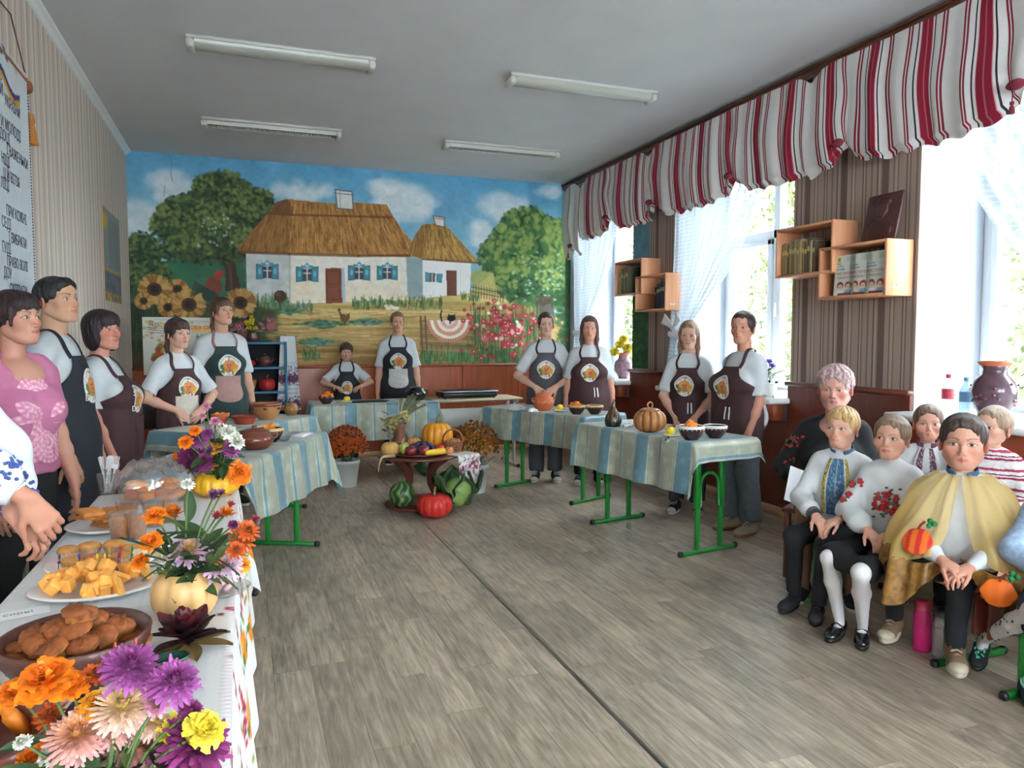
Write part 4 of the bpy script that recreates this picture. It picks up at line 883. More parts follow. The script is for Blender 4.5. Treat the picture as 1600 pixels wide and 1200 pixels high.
# ================================================================== PEOPLE
def _rot(yaw, pitch, roll=0): return np.array((Matrix.Rotation(yaw, 3, 'Z') @ Matrix.Rotation(pitch, 3, 'X') @ Matrix.Rotation(roll, 3, 'Y')))
def head_prims(f):
    w, j, ns, lp, ch, rg = f.get('w', 1), f.get('jaw', 1), f.get('nose', 1), f.get('lips', 1), f.get('child', 0), f.get('ridge', 1); cy = .006*ch
    pr = [ell((0, .012, .036), (.076*w, .094, .085+.004*ch)), ell((0, -.020, -.034+.006*ch), (.0585*w, .070, .074-.004*ch), .03)]
    pr += [cap((-.014*j, -.070, -.094+.008*ch), (.014*j, -.070, -.094+.008*ch), .0185, None, .032)]
    for s in (-1, 1):
        pr += [cap((s*.047*w*j, .008, -.050), (s*.030*j, -.045, -.086+.008*ch), .019, .016, .03), ell((s*.041*w, -.060, -.018), (.022+.004*ch, .022, .022), .03), cap((s*.014, -.089+.003*(1-rg), .0225), (s*.048, -.070, .0225), .0085*(.6+.4*rg), .006*(.6+.4*rg), .022)]
    pr += [ell((0, -.060, .06), (.05, .032, .04), .03)]
    for s in (-1, 1): pr += [neg(ell((s*.0325, -.104-.003*(1-rg), .004), (.019, .017, .0115), .016)), ell((s*.0325, -.0765, .0035), (.0160, .0125, .0128), .004)]
    pr += [cap((0, -.086+cy*.4, .014), (0, -.1055-.004*ns+cy, -.027+.004*ch), .0070, .0110*ns, .014), ell((0, -.104+cy, -.033+.003*ch), (.009*ns, .008, .007), .008)]
    for s in (-1, 1): pr += [ell((s*.0115*ns, -.0955, -.0335), (.0078*ns, .009, .0072), .008)]
    pr += [ell((0, -.086, -.061), (.028, .012, .020), .02)]
    for s in (-1, 1): pr += [cap((0, -.0985, -.0535), (s*.021, -.087, -.0595), .0042*lp, .0022, .005), cap((0, -.0965, -.0655), (s*.019, -.087, -.0605), .0052*lp, .0024, .006)]
    return pr
def head_mesh(f, skin, fine=True):
    na, nt_ = (112, 84) if fine else (72, 56)
    s = np.linspace(-1, 1, na+1)[:-1]; az = PI*np.sign(s)*np.abs(s)**1.55
    wt = 1+2.2*np.exp(-((np.linspace(0, 1, 400)-.56)/.17)**2); cw = np.concatenate([[0], np.cumsum(1/wt)]); cw = np.concatenate([[0], np.cumsum(wt)]); tt = np.interp(np.linspace(0, cw[-1], nt_), cw, np.linspace(0, PI, 401))
    A, T = np.meshgrid(az, tt, indexing='ij'); dr = np.stack([np.sin(T)*np.sin(A), -np.sin(T)*np.cos(A), np.cos(T)], -1).reshape(-1, 3)
    c0 = np.array([0, 0, -.005]); r = np.full(len(dr), .045); pr = head_prims(f)
    for k in range(22): r = np.clip(r-sdf(pr, c0+dr*r[:, None])*.92, .03, .2)
    V = c0+dr*r[:, None]; q = quads(na, nt_, wu=True)
    x, y, z = V.T; front = y < -.045; sk = np.array(lin(skin)); C = np.tile(sk, (len(V), 1))
    def blend(m, col, a=1.0):
        m = np.clip(m, 0, 1)[:, None]*a; C[:] = C*(1-m)+np.asarray(col)*m
    ax = np.abs(x)
    blend(np.exp(-((ax-.042)/.018)**2-((z+.022)/.018)**2)*(y < -.03), lin(np.array(skin)*np.array([1.02, .80, .78])), f.get('blush', .55))
    blend(np.exp(-(x/.012)**2-((z+.030)/.010)**2)*(y < -.09), lin(np.array(skin)*np.array([1.0, .82, .78])), .5)
    lipc = lin(f.get('lipc', np.array(skin)*np.array([.93, .69, .68]))); zl = -.0595-ax*.03+.0*z; ins = ((ax/.0245)**2+((z-(-.0600))/.0105)**2)
    blend((1-ins)*3*(y < -.07), lipc, .9); blend(np.exp(-((z+.0600+.02*ax*f.get('sad', 0))/.0013)**2)*(ax < .022)*(y < -.07), lin(np.array(skin)*.45), .65)
    blend(np.exp(-((ax-.0095)/.0040)**2-((z+.0385)/.0022)**2)*(y < -.08), lin(np.array(skin)*.4), .5)
    bc = lin(f.get('browc', (60, 44, 36))); zb = .0245+.006*np.sin((ax-.014)/.040*PI*.75)-.05*np.maximum(ax-.045, 0); tb = f.get('browt', .0030)*np.clip(1.25-(ax-.014)/.05, .35, 1)
    blend(np.exp(-((z-zb)/tb)**4)*(ax > .013)*(ax < .055)*front, bc, .85)
    gx, gz = f.get('gaze', (0, 0)); op = f.get('open', 1.0)
    for s_ in (-1, 1):
        es = f.get('es', 1.08); ex, ez = (x-s_*.0325)/es, (z-.0035)/es; yy = y < -.06
        lid = .0062*op*(1-(ex/.0150)**2); low = -.0050*op*(1-(ex/.0150)**2); inside = np.clip((lid-ez)/.0010, 0, 1)*np.clip((ez-low)/.0010, 0, 1)*(np.abs(ex) < .0150)*yy
        blend(inside, lin((212, 204, 198)))
        ri = np.hypot(ex-gx*.0048, ez-gz*.003); blend(np.clip((.0066-ri)/.001, 0, 1)*inside, lin(f.get('iris', (84, 66, 52)))); blend(np.clip((.0034-ri)/.001, 0, 1)*inside, (.006, .006, .006))
        blend(np.exp(-((ez-lid-.0004)/.0016)**2)*(np.abs(ex) < .0165)*yy, lin((40, 28, 26)), .9); blend(np.exp(-((ez-low+.0004)/.0011)**2)*(np.abs(ex) < .0150)*yy, lin(np.array(skin)*.5), .5)
        blend(np.exp(-((ez-.0125)/.0016)**2)*(np.abs(ex) < .016)*yy, lin(np.array(skin)*.72), .6)
    Vs, Fs, Cs = [V], [q], [C]; n = len(V)
    if f.get('ears', True):
        for s_ in (-1, 1):
            ev, ef = p_sphere((.0095, .0185, .031), 12, 10); k = (np.hypot(ev[:, 1]/.0185, ev[:, 2]/.031) < .62) & (ev[:, 0]*s_ > 0); ev[k, 0] -= s_*.007
            ev = ev @ _rot(s_*.42, -.18).T + np.array([s_*.0775*f.get('w', 1), .014, -.008]); Vs.append(ev); Fs.append(ef+n); n += len(ev)
            ec = np.tile(lin(np.array(skin)*np.array([1.0, .88, .86])), (len(ev), 1)); ec[k] *= .7; Cs.append(ec)
    return np.concatenate(Vs), Fs, np.concatenate(Cs)
def hair_prims(st, f):
    w = f.get('w', 1); P = []
    def base(r=.0, z=.0): return [ell((0, .016, .040+z), (.081*w+r, .098+r, .090+r)), ell((0, -.055, .072), (.056*w, .041+r*.4, .043+r*.5), .02)]
    def back(r): return [ell((0, .016, .040), (.081*w+r, .098+r, .090+r)), ell((0, -.057, .066), (.053*w, .0362, .0445), .012), neg(ell((0, -.120, -.030), (.061*w, .075, .108), .006))]
    ear = [neg(ell((s*.094, -.030, -.035), (.032, .045, .052), .012)) for s in (-1, 1)]
    if st == 'crop':
        P = base(.004)+[ell((0, -.052, .080), (.058, .040, .030), .02), neg(ell((0, -.112, -.030), (.068, .072, .107), .012))]+ear+[neg(ell((s*.095, .015, -.05), (.028, .04, .052), .012)) for s in (-1, 1)]+[neg(ell((0, .05, -.12), (.12, .09, .075), .02))]
    elif st == 'fringe_short':
        P = base(.005)+[ell((.012, -.055, .082), (.060, .042, .034), .02), neg(ell((0, -.112, -.042), (.074, .072, .098), .010))]+ear+[neg(ell((s*.095, .015, -.05), (.028, .04, .052), .012)) for s in (-1, 1)]+[neg(ell((0, .05, -.12), (.12, .09, .075), .02))]
    elif st == 'bob':
        P = base(.013)+[ell((0, -.062, .066), (.068, .036, .044), .02)]+[ell((s*.066, .012, -.030), (.030, .062, .088), .03) for s in (-1, 1)]+[ell((0, .062, -.035), (.072, .052, .085), .03)]
        P += [neg(ell((0, -.112, -.075), (.056, .095, .108), .008)), neg(ell((0, -.02, -.13), (.05, .09, .08), .02))]
    elif st in ('tail', 'tail_fringe', 'longloose', 'bun'):
        P = base(.008)
        if st == 'tail_fringe': P += [ell((0, -.060, .066), (.062, .034, .042), .02), neg(ell((0, -.112, -.066), (.061, .062, .104), .010))]
        else: P = back(.007)
        if st != 'longloose': P += ear
        P += [neg(ell((0, .03, -.13), (.10, .11, .072), .02))]
        if st == 'tail': P += [ell((0, .108, .01), (.03, .028, .032), .01), cap((0, .112, 0), (0.03, .105, -.09), .026, .024, .02), cap((.03, .105, -.09), (.055, .06, -.185), .024, .010, .02)]
        if st == 'tail_fringe': P += [ell((0, .105, .0), (.032, .03, .034), .01), cap((-.01, .11, -.01), (-.04, .085, -.10), .028, .026, .02), cap((-.04, .085, -.10), (-.05, .05, -.17), .026, .012, .02)] + [cap((s*.066, -.048, .05), (s*.070, -.040, -.03), .010, .006, .01) for s in (-1, 1)]
        if st == 'bun': P += [ell((0, .105, -.015), (.042, .035, .042), .012)]
        if st == 'longloose': P += [cap((s*.070, .005, .02), (s*.076, .010, -.10), .022, .020, .02) for s in (-1, 1)]+[cap((s*.076, .010, -.10), (s*.072, -.005, -.21), .020, .014, .02) for s in (-1, 1)]+[ell((0, .062, -.07), (.066, .035, .12), .03)]
    elif st == 'curly':
        P = base(.012, .004)+[ell((s*.05, -.045, .085), (.04, .035, .03), .02) for s in (-1, 1)]+[ell((0, .06, .0), (.075, .055, .075), .02)]+[neg(ell((0, -.112, -.045), (.066, .066, .118), .010))]+ear+[neg(ell((0, .03, -.13), (.12, .11, .085), .02))]
    elif st == 'braidcrown':
        P = back(.008)+ear+[neg(ell((0, .03, -.13), (.12, .11, .075), .02))]
        for k in range(22): a = k*2*PI/22; P += [ell((.070*math.sin(a), .012-.078*math.cos(a), .072+.012*math.cos(a)), (.017, .017, .015), .006)]
    return P
def hand_prims(Wp, d, n, s, curl, sc, spread=0.0, thumb=0.7):
    """wrist, finger direction, palm normal, thumb side; returns capsule prims"""
    d = np.array(d, float); d /= np.linalg.norm(d); n = np.array(n, float); n = n-d*(n@d); n /= np.linalg.norm(n); t = np.cross(n, d)*s
    P = []; kn = []
    for i, (o, L0) in enumerate(((.031, .086), (.011, .091), (-.010, .087), (-.029, .078))):
        a = Wp+t*o*.55*sc; b_ = Wp+(t*o+d*L0)*sc; P.append(cap(a, b_, .0125*sc, .0100*sc, .014)); kn.append(b_)
    P.append(ell(Wp+d*.05*sc+n*.004*sc, np.array([.032, .032, .032])*sc*np.array([1, 1, 1])*.62, .02))
    for i, (ln, c) in enumerate(((.040, 1.0), (.045, 1.05), (.042, 1.1), (.033, 1.15))):
        p = kn[i]; an = curl*.55*c; sp = (1.5-i)*spread
        for j, (fr, r0, r1) in enumerate(((1, .0090, .0083), (.62, .0083, .0077), (.5, .0077, .0066))):
            v = d*math.cos(an)+n*math.sin(an)+t*sp; v /= np.linalg.norm(v); q_ = p+v*ln*fr*sc; P.append(cap(p, q_, r0*sc, r1*sc, .004)); p = q_; an += curl*(.75 if j == 0 else .55)*c
    p = Wp+(t*.022+d*.018)*sc; v = t*thumb+d*.75+n*.28; v /= np.linalg.norm(v); q_ = p+v*.046*sc; P.append(cap(p, q_, .0140*sc, .0105*sc, .012)); v2 = v*.6+d*.55+n*.35*curl; v2 /= np.linalg.norm(v2); r_ = q_+v2*.030*sc; P.append(cap(q_, r_, .0100*sc, .0088*sc, .005)); P.append(cap(r_, r_+v2*.024*sc, .0088*sc, .0070*sc, .005))
    return P
def ik(S, Wt, l1, l2, pole):
    S = np.array(S, float); Wt = np.array(Wt, float); v = Wt-S; D = np.linalg.norm(v)
    if D > (l1+l2)*.995: Wt = S+v/D*(l1+l2)*.995; v = Wt-S; D = np.linalg.norm(v)
    a = (l1*l1-l2*l2+D*D)/(2*D); h = math.sqrt(max(l1*l1-a*a, 0)); u = v/D; p = np.array(pole, float); p -= u*(p@u); p /= np.linalg.norm(p)+1e-9
    return S+u*a+p*h, Wt
def folds(amp, seed=0, zs=1.0):
    g = np.random.default_rng(seed); k = g.normal(size=(5, 3))*np.array([26, 26, 20*zs]); ph = g.random(5)*6.28
    def fn(X, Y, Z):
        o = 0
        for i in range(5): o = o+np.sin(X*k[i, 0]+Y*k[i, 1]+Z*k[i, 2]+ph[i]+1.2*np.sin(Z*11+X*9+i))
        return o*amp/3
    return fn
def proj_surf(pr, P, off, it=8):
    P = np.array(P, float)
    for _ in range(it):
        e = 1e-3; d = sdf(pr, P); g = np.stack([sdf(pr, P+np.eye(3)[i]*e)-d for i in range(3)], -1)/e; g /= np.linalg.norm(g, axis=-1)[:, None]+1e-9; P = P-g*(d-off)[:, None]
    return P
def logo_canvas():
    c = Canvas(72, 72, (218, 216, 212)); r = random.Random(1)
    for k in range(30):
        a = PI+.3+k*(PI-.6)/29; c.line([(36+31*math.cos(a), 36+31*math.sin(a)), (36+27*math.cos(a), 36+27*math.sin(a))], 1.3, (96, 92, 96), .75)
    for k in range(34): c.ell(36+r.gauss(-1, 13), 50+r.gauss(0, 4), 4, 3.4, r.choice([(176, 58, 66), (190, 92, 60), (150, 50, 84), (204, 150, 70), (120, 140, 70)]), .9, .3)
    for k in range(22): c.ell(14+r.gauss(0, 3.5), 40+r.gauss(0, 5), 4.5, 3, r.choice([(66, 116, 62), (96, 146, 78), (52, 92, 52)]), .9, .3, r.random()*3)
    for (x, rx) in ((26, 9), (46, 10), (36, 10), (30, 8), (42, 8)): c.ell(x, 34, rx, 15, (206, 124, 66), 1, .15); c.ell(x-2, 30, rx*.5, 8, (222, 152, 92), .6, .6)
    c.line([(36, 19), (37, 12), (41, 9)], 3.4, (96, 92, 50)); c.ell(54, 40, 9, 10, (222, 150, 60), 1, .2); c.ell(58, 52, 8, 5, (230, 190, 90), .9, .3)
    c.ell(31, 33, 1.8, 2.2, (50, 34, 30)); c.ell(41, 33, 1.8, 2.2, (50, 34, 30)); c.line([(32, 40), (36, 43), (40, 40)], 1.6, (110, 44, 36)); c.ell(27, 38, 2.4, 1.8, (226, 120, 110), .8, .5); c.ell(45, 38, 2.4, 1.8, (226, 120, 110), .8, .5)
    c.ell(32, 62, 2, 1.2, (60, 60, 60)); c.ell(39, 62, 2, 1.2, (60, 60, 60)); return c
LOGO = logo_canvas()
M_skin = colmat('skin', 0.5, 0.05, 350, sss=0.12, spec=0.35)
M_tee = mat('white_tee_cotton', (0.54, 0.57, 0.60), 0.85, 0.04, 25, 0.15, bscale=14)
M_print = colmat('apron_print', .6)
def fabric(rgb, name=None, **k):
    rgb = tuple(v*.90 for v in rgb); return mat(name or 'cloth_%02x%02x%02x' % tuple(int(v) for v in rgb), L(*rgb), k.get('rough', .85), k.get('var', .10), k.get('scale', 40), .25, bscale=k.get('bs', 22), sheen=k.get('sheen', 0))
class Person:
    def __init__(s, label, x, y, rz, H, z=0.0, **o):
        s.o = o; s.H = H; s.far = o.get('far', False); hh = s.hh = o.get('hh', H*.135); g = s.g = o.get('g', 1.0); s.seed = o.get('seed', 1)
        s.t = empty('person', (x, y, z), math.radians(rz), label, 'person')
        s.fem = o.get('fem', True); s.sit = o.get('sit'); ch = s.ch = o.get('child', False)
        s.sz = H-hh-(.072*H if not ch else .058*H); s.hz = .515*H; s.sw = (.089 if s.fem else .100)*H*(.92 if ch else 1)*(.75+.25*g)
        s.dz = 0.0
        if s.sit: s.dz = (s.sit['seat']+.075*H/1.65+.01)-s.hz
        s.lean = math.radians(o.get('lean', 0))
        s.torso_prims(); s.skin = tuple(v*k for v, k in zip(o.get('skin', (206, 160, 136)), (.945, .925, .92)))
        s.top(); s.bottom(); s.body(); s.hair()
        if o.get('apron'): s.apron(o['apron'])
    def up(s, p):     # standing torso coordinate -> posed
        p = np.array(p, float); q = p-np.array([0, 0, s.hz]); c, n = math.cos(s.lean), math.sin(s.lean)
        return np.array([q[0], q[1]*c-q[2]*n, q[1]*n+q[2]*c])+np.array([0, 0, s.hz+s.dz])
    def torso_prims(s):
        H, g, sz, hz, sw, u = s.H, s.g, s.sz, s.hz, s.sw, s.up; by = s.o.get('belly', 1.0); bu = s.o.get('bust', 1.0 if s.fem and not s.ch else 0); R = None
        if s.lean: R = np.array(Matrix.Rotation(s.lean, 3, 'X'))
        E = lambda c, r, k: ell(u(c), r, k, R)
        P = [E((0, .004*H, sz-.085*H), (.088*H*g, .060*H*g, .115*H), .03), cap(u((-sw*.80, .006*H, sz-.012*H)), u((sw*.80, .006*H, sz-.012*H)), .032*H, None, .05)]
        for q in (-1, 1): P.append(cap(u((0, .014*H, sz+.026*H)), u((q*sw*.72, .008*H, sz+.006*H)), .029*H, .027*H, .03))
        P += [E((0, -.002*H-.018*H*(by-1), hz+.115*H), (.080*H*g*(.7+.3*by), .060*H*g*by, .115*H), .06), E((0, .006*H, hz+.015*H), (.096*H*g, .068*H*g, .085*H), .05)]
        if bu:
            for q in (-1, 1): P.append(E((q*.042*H*g, -.050*H*g, sz-.105*H), (.040*H*g*bu, .036*H*bu, .042*H*bu), .04))
        s.T = P
    def arm_chain(s):
        H = s.H; l1, l2 = .168*H*s.o.get('armk', 1), .150*H*s.o.get('armk', 1); out = {}
        for q, nm in ((1, 'L'), (-1, 'R')):
            S0 = s.up((q*s.sw, .008*H, s.sz-.012*H)); ps = s.o.get('arm'+nm, 'hang'); hz = s.hz+s.dz; g = s.g
            if ps == 'hang': W, pole, d, n, cu = S0+np.array([q*.045*H*g, -.03*H, -.31*H]), (q*.3, 1, 0), (0, -.12, -1), (-q, -.2, 0), .55
            elif ps == 'hangf': W, pole, d, n, cu = S0+np.array([q*.02*H, -.075*H, -.305*H]), (q*.5, 1, 0), (-q*.05, -.25, -1), (-q*.7, .7, 0), .5
            elif ps == 'clasp': W, pole, d, n, cu = s.up((q*.062*H, -.105*H*g-.012*q*H, s.hz+.055*H+q*.006)), (q, .55, -.1), (-q*.75, -.22, -.55), (q*.05, 1, -.4), .75
            elif ps == 'clasp_low': W, pole, d, n, cu = s.up((q*.050*H, -.100*H*g-.010*q*H, s.hz-.005*H+q*.006)), (q, .6, 0), (-q*.55, -.15, -.8), (q*.05, 1, -.3), .75
            elif ps == 'back': W, pole, d, n, cu = s.up((q*.08*H, .10*H, s.hz+.06*H)), (q, .6, 0), (-q*.6, .2, -.7), (0, 1, .2), .6
            elif ps == 'lap': W, pole, d, n, cu = s.up((q*.045*H, -.185*H, s.hz+.068*H)), (q, .4, -.3), (-q*.55, -.6, -.30), (0, .1, -1), .8
            elif ps == 'table': W, pole, d, n, cu = s.up((q*.10*H, -.19*H, s.hz+.14*H)), (q, .3, -.3), (-q*.5, -.8, -.1), (0, 0, -1), .5
            else: W, pole, d, n, cu = s.up(ps[0]), ps[1], ps[2], ps[3], ps[4]
            E_, W = ik(S0, W, l1, l2, pole); out[nm] = (q, S0, E_, W, d, n, cu)
        s.arms = out; return out
    def body(s):
        o, H, sk = s.o, s.H, s.skin; mb = MB(); skl = lin(sk); hs = s.hh/.236
        ctr = s.up((0, -.006*H, H-s.hh*.505)); R = _rot(math.radians(o.get('yaw', 0)), math.radians(-o.get('pitch', 0)), math.radians(o.get('roll', 0)))
        s.hM = (ctr, R, hs); f = dict(dict(nose=.80, jaw=.9, ridge=.2, w=1.02, blush=.4, browt=.0024, es=1.22) if s.ch else (dict(nose=.88, jaw=.84, ridge=.35, w=.98, lips=1.12, browt=.0023, blush=.42, es=1.15) if s.fem else {}), **o.get('face', {})); f['child'] = 1 if s.ch else 0; f.setdefault('browc', o.get('hairc', (60, 44, 36))); s.f = f
        V, Fs, C = head_mesh(f, sk, not s.far); mb.add((V*hs) @ R.T+ctr, Fs, col=C)
        core = infl(s.T, -.012)+[cap(s.up((0, .016*H, s.sz)), ctr+R @ np.array([0, .018, -.045])*hs, (.033 if s.fem else .038)*H*(.85 if s.ch else 1)*(.8+.2*s.g), (.030 if s.fem else .036)*H*(.9 if s.ch else 1)*(.8+.2*s.g), .02)]
        if o.get('lowneck'): core += [ell(s.up((0, -.01*H, s.sz-.02*H)), (.07*H, .055*H, .06*H), .03)]
        V, q = nets(core, .011); mb.add(V, q, col=skl)
        hsc = H/1.66*.97 if not s.ch else H/1.66*1.02; hv = .0062 if s.far else .0046
        for nm, (q_, S0, E_, W, d, n, cu) in s.arms.items():
            fa = o.get('armr', 1.0)*(.8+.2*s.g)
            pr = [cap(S0, E_, .028*H*fa, .0232*H*fa, .02), cap(E_, E_+(W-E_)*.35, .0232*H*fa, .0225*H*fa, .02), cap(E_+(W-E_)*.35, W, .0225*H*fa, .0150*H*fa, .02)]
            dd = np.array(d, float); dd /= np.linalg.norm(dd); pr += hand_prims(W+dd*.008, d, n, q_*(-1 if True else 1), cu, hsc, o.get('spread', .03))
            V, qd = nets(pr, hv); c = np.tile(skl, (len(V), 1)); c *= (1-.10*np.clip((np.linalg.norm(V-W, axis=1) < .13)*1.0, 0, 1)[:, None]*np.array([0, .6, .6])); mb.add(V, qd, col=c)
        s.bodyobj = mb.obj('body', M_skin, s.t)
    def hair(s):
        o = s.o; ctr, R, hs = s.hM; st = o.get('hair', 'tail'); pr = hair_prims(st, s.f); hv = .0062 if s.far else .005
        amp = {'curly': .0045, 'bob': .0010, 'crop': .0014, 'fringe_short': .0022, 'tail_fringe': .0014}.get(st, .0007); g = np.random.default_rng(s.seed); k = g.random(4)*6
        def nz(X, Y, Z):
            a = np.arctan2(X, -Y+.02); r = amp*(np.sin(a*17+k[0]+Z*30)+.7*np.sin(a*31+k[1]-Z*22))
            return r if st != 'curly' else r*.5+amp*(np.sin(X*150+k[2]+2*np.sin(Z*90))*np.sin(Z*140+k[3])*np.sin(Y*130))
        V, q = nets(pr, hv, nz); mb = MB().add((V*hs) @ R.T+ctr, q)
        hc = o.get('hairc', (60, 44, 36)); h = mb.obj('hair', mat('hair_%02x%02x%02x' % tuple(hc), L(*hc), .42, .45, 9, .6, stretch=(9, 9, 1.2), bscale=26, spec=.4), s.t)
        if o.get('hairband'): b = MB(); b.add(*p_sphere((.022*hs, .02*hs, .022*hs), 10, 8, ctr+R @ np.array([0, .112, .0])*hs)); b.obj('hair_tie', mat('hair_tie', (.02, .02, .02), .8), s.t)
    def top(s):
        o, H = s.o, s.H; A = s.arm_chain(); kind = o.get('topk', 'tee'); m = o.get('topm', M_tee); off = o.get('loose', .010)
        pr = infl(s.T, off); hem = o.get('hem', s.hz-.03*H); ends = []; fa = o.get('armr', 1.0)*(.8+.2*s.g)
        for nm, (q, S0, E_, W, d, n, cu) in A.items():
            if kind == 'tee': e = S0+(E_-S0)*o.get('slv', .80); pr += [cap(S0, e, .032*H*fa, .0385*H*fa, .03)]; ax = (E_-S0)
            else:
                e = E_+(W-E_)*o.get('slv', .92); pf = o.get('puff', 1.0); pr += [cap(S0, E_, .034*H*fa, .031*H*pf*fa, .03), cap(E_, E_+(e-E_)*.7, .031*H*pf*fa, .031*H*pf*fa, .02), cap(E_+(e-E_)*.7, e, .031*H*pf*fa, .022*H, .012)]; ax = (W-E_)
            ends.append((e, ax/np.linalg.norm(ax)))
        s.ends = ends; h = .0115 if s.far else .0092
        if o.get('neckhole'): nh = o['neckhole']; pr += [neg(ell(s.up((0, -.045*H, s.sz+.055*H)), np.array([.052, .05, .052])*H*nh, .012))]
        # sleeves end in a straight cut, the hem hangs level
        pr += [cut((0, 0, hem+s.dz), (0, 0, -1))]
        for e, ax in ends if kind == 'tee' else []: pr.append(('-',)+cap(e+ax*.055*H, e+ax*.075*H, .058*H, None, .006))
        V, q = nets(pr, h, folds(o.get('fold', .0042), s.seed)); mb = MB(); mb.add(V, q); s.topobj = mb.obj(o.get('topname', 'shirt'), m, s.t)
        if o.get('cuff'):
            for (nm, (q, S0, E_, W, d, n, cu)), (e, ax) in zip(A.items(), ends):
                b = MB(); b.add(*p_tube([e-ax*.016*H, e, e+ax*.012*H], [.0285*H, .0265*H, .0255*H], 14, flat=1.0)); b.obj('cuff', o['cuff'], s.topobj)
        if o.get('collar'):
            a = np.linspace(0, 2*PI, 30)[:-1] if False else np.linspace(.35, 2*PI-.35, 30); b = MB()
            for k_, (zz, rr) in enumerate(((0, 1.0),)):
                P = [[s.up((rr_*.0425*H*math.sin(t_), .012*H-rr_*.040*H*math.cos(t_)-z_*.2, s.sz+.038*H+z_-.012*H*math.cos(t_))) for z_, rr_ in ((0, 1.10), (.016*H, 1.04), (.03*H, 1.0))] for t_ in a]
                b.add(*p_solid_sheet(P, -.004))
            b.obj('collar', o['collar'], s.topobj)
    def bottom(s):
        o, H = s.o, s.H; kind = o.get('botk', 'trousers'); m = o.get('botm', fabric((52, 56, 66))); hz = s.hz+s.dz; st = s.sit; fl = o.get('flare', 1.0); fx = .056*H
        s.feet = []; legs = []
        for i, q in enumerate((1, -1)):
            hip = np.array([q*.050*H, .004*H, hz-.02*H]); an = s.o.get('ankles', None)
            if st: kn = np.array([q*st.get('kx', .075)*H, -.245*H*st.get('tk', 1), st['seat']+.05*H]); kn = np.array(st['knees'][i]) if 'knees' in st else kn
            else: kn = np.array([q*.055*H, -.012*H, .285*H])
            ank = np.array(an[i]) if an else (np.array([kn[0]*1.0, kn[1]+.02*H, .05*H]) if st else np.array([q*fx, .012*H, .050*H])); legs.append((hip, kn, ank)); s.feet.append((ank, q))
        s.legs = legs; r1, r2, r3 = .054*H*(.75+.25*s.g), .038*H*fl**.5, .030*H*fl
        if kind == 'trousers':
            pr = [ell((0, .006*H, hz+.0*H), (.094*H*s.g, .070*H*s.g, .072*H), .05)]
            for hip, kn, ank in legs: e = ank+(kn-ank)*o.get('legk', .03); pr += [cap(hip, kn, r1, r2, .022), cap(kn, e, r2, r3, .03)]
            for hip, kn, ank in legs: pr.append(('-',)+cap(ank+np.array([0, 0, -.03*H]), ank+np.array([0, 0, -.075*H]), .032*H*max(1, fl)+.016, None, .006))
            V, q = nets(pr, .012 if s.far else .010, folds(.0045, s.seed+5, .6)); MB().add(V, q).obj('trousers', m, s.t)
        else:
            sk = o.get('skirtlen', .24)
            if st: pr = [ell((0, .006*H, hz), (.10*H*s.g, .075*H*s.g, .075*H), .05)]+[cap(hip, hip+(kn-hip)*.84, .054*H, .043*H, .05) for hip, kn, ank in legs]+[cap(legs[0][1]+np.array([0, .05*H, 0]), legs[1][1]+np.array([0, .05*H, 0]), .034*H, None, .04), cap(legs[0][1]+np.array([0, .05*H, -o.get('drop', .0)*H]), legs[1][1]+np.array([0, .05*H, -o.get('drop', .0)*H]), .034*H, None, .05)]
            else: pr = [ell((0, .006*H, hz), (.096*H*s.g, .072*H*s.g, .075*H), .05), cap((0, 0, hz-.04*H), (0, 0, s.hz-sk*H), .085*H*s.g, .11*H*s.g, .05), cut((0, 0, s.hz-sk*H), (0, 0, -1))]
            V, q = nets(pr, .011, folds(.007, s.seed+5, .3)); MB().add(V, q).obj('skirt', m, s.t)
            lm = o.get('legm', None)
            for hip, kn, ank in legs:
                b = MB(); V, q = nets([cap(hip+(kn-hip)*.5, kn, .040*H, .031*H, .02), cap(kn, kn+(ank-kn)*.35, .031*H, .031*H, .02), cap(kn+(ank-kn)*.35, ank, .031*H, .0185*H, .02), ell(ank+np.array([0, -.02*H, -.022*H]), (.02*H, .03*H, .02*H), .02)], .009); b.add(V, q); b.obj('tights' if lm else 'leg', lm or mat('stocking', L(196, 158, 138), .7, .05, 20), s.t)
        sh = o.get('shoe', {}); s.shoes(sh)
    def shoes(s, sh):
        H = s.H; k = H/1.66*(1.08 if s.ch else 1.0)*sh.get('k', 1); m = sh.get('m', fabric((30, 30, 32))); ms = sh.get('sole', mat('sole_white', (.6, .6, .57), .6, .06, 30))
        for i, (ank, q) in enumerate(s.feet):
            yw = math.radians(sh.get('out', 9))*q; ti = math.radians(sh.get('tilt', (0, 0))[i]) if sh.get('tilt') else 0; bz = ank[2]-.050*H
            M = Matrix.Translation((ank[0], ank[1], bz if sh.get('lift') else max(0.001, bz))) @ Matrix.Rotation(yw, 4, 'Z') @ Matrix.Rotation(ti, 4, 'X')
            pr = [ell((0, .015*k, .05*k), (.037*k, .052*k, .048*k)), ell((0, -.060*k, .038*k), (.040*k, .075*k, .034*k), .03), ell((0, -.125*k, .030*k), (.040*k, .050*k, .026*k), .03), cut((0, 0, .014*k), (0, 0, -1))]
            if sh.get('high'): pr.insert(1, cap((0, .022*k, .05*k), (0, .028*k, .125*k), .042*k, .045*k, .02))
            if sh.get('open'): pr.insert(3, neg(ell((0, -.02*k, .082*k), (.030*k, .060*k, .034*k), .008)))
            V, qd = nets(pr, .006); t = MB().add(V, qd, M=M).obj('shoe', m, s.t)
            a = np.linspace(0, 2*PI, 28, endpoint=False); ol = [(.042*k*(1-.10*math.sin(t_))*math.cos(t_)*(1 if math.sin(t_) < 0 else .9), -.055*k+.122*k*math.sin(t_)) for t_ in a]
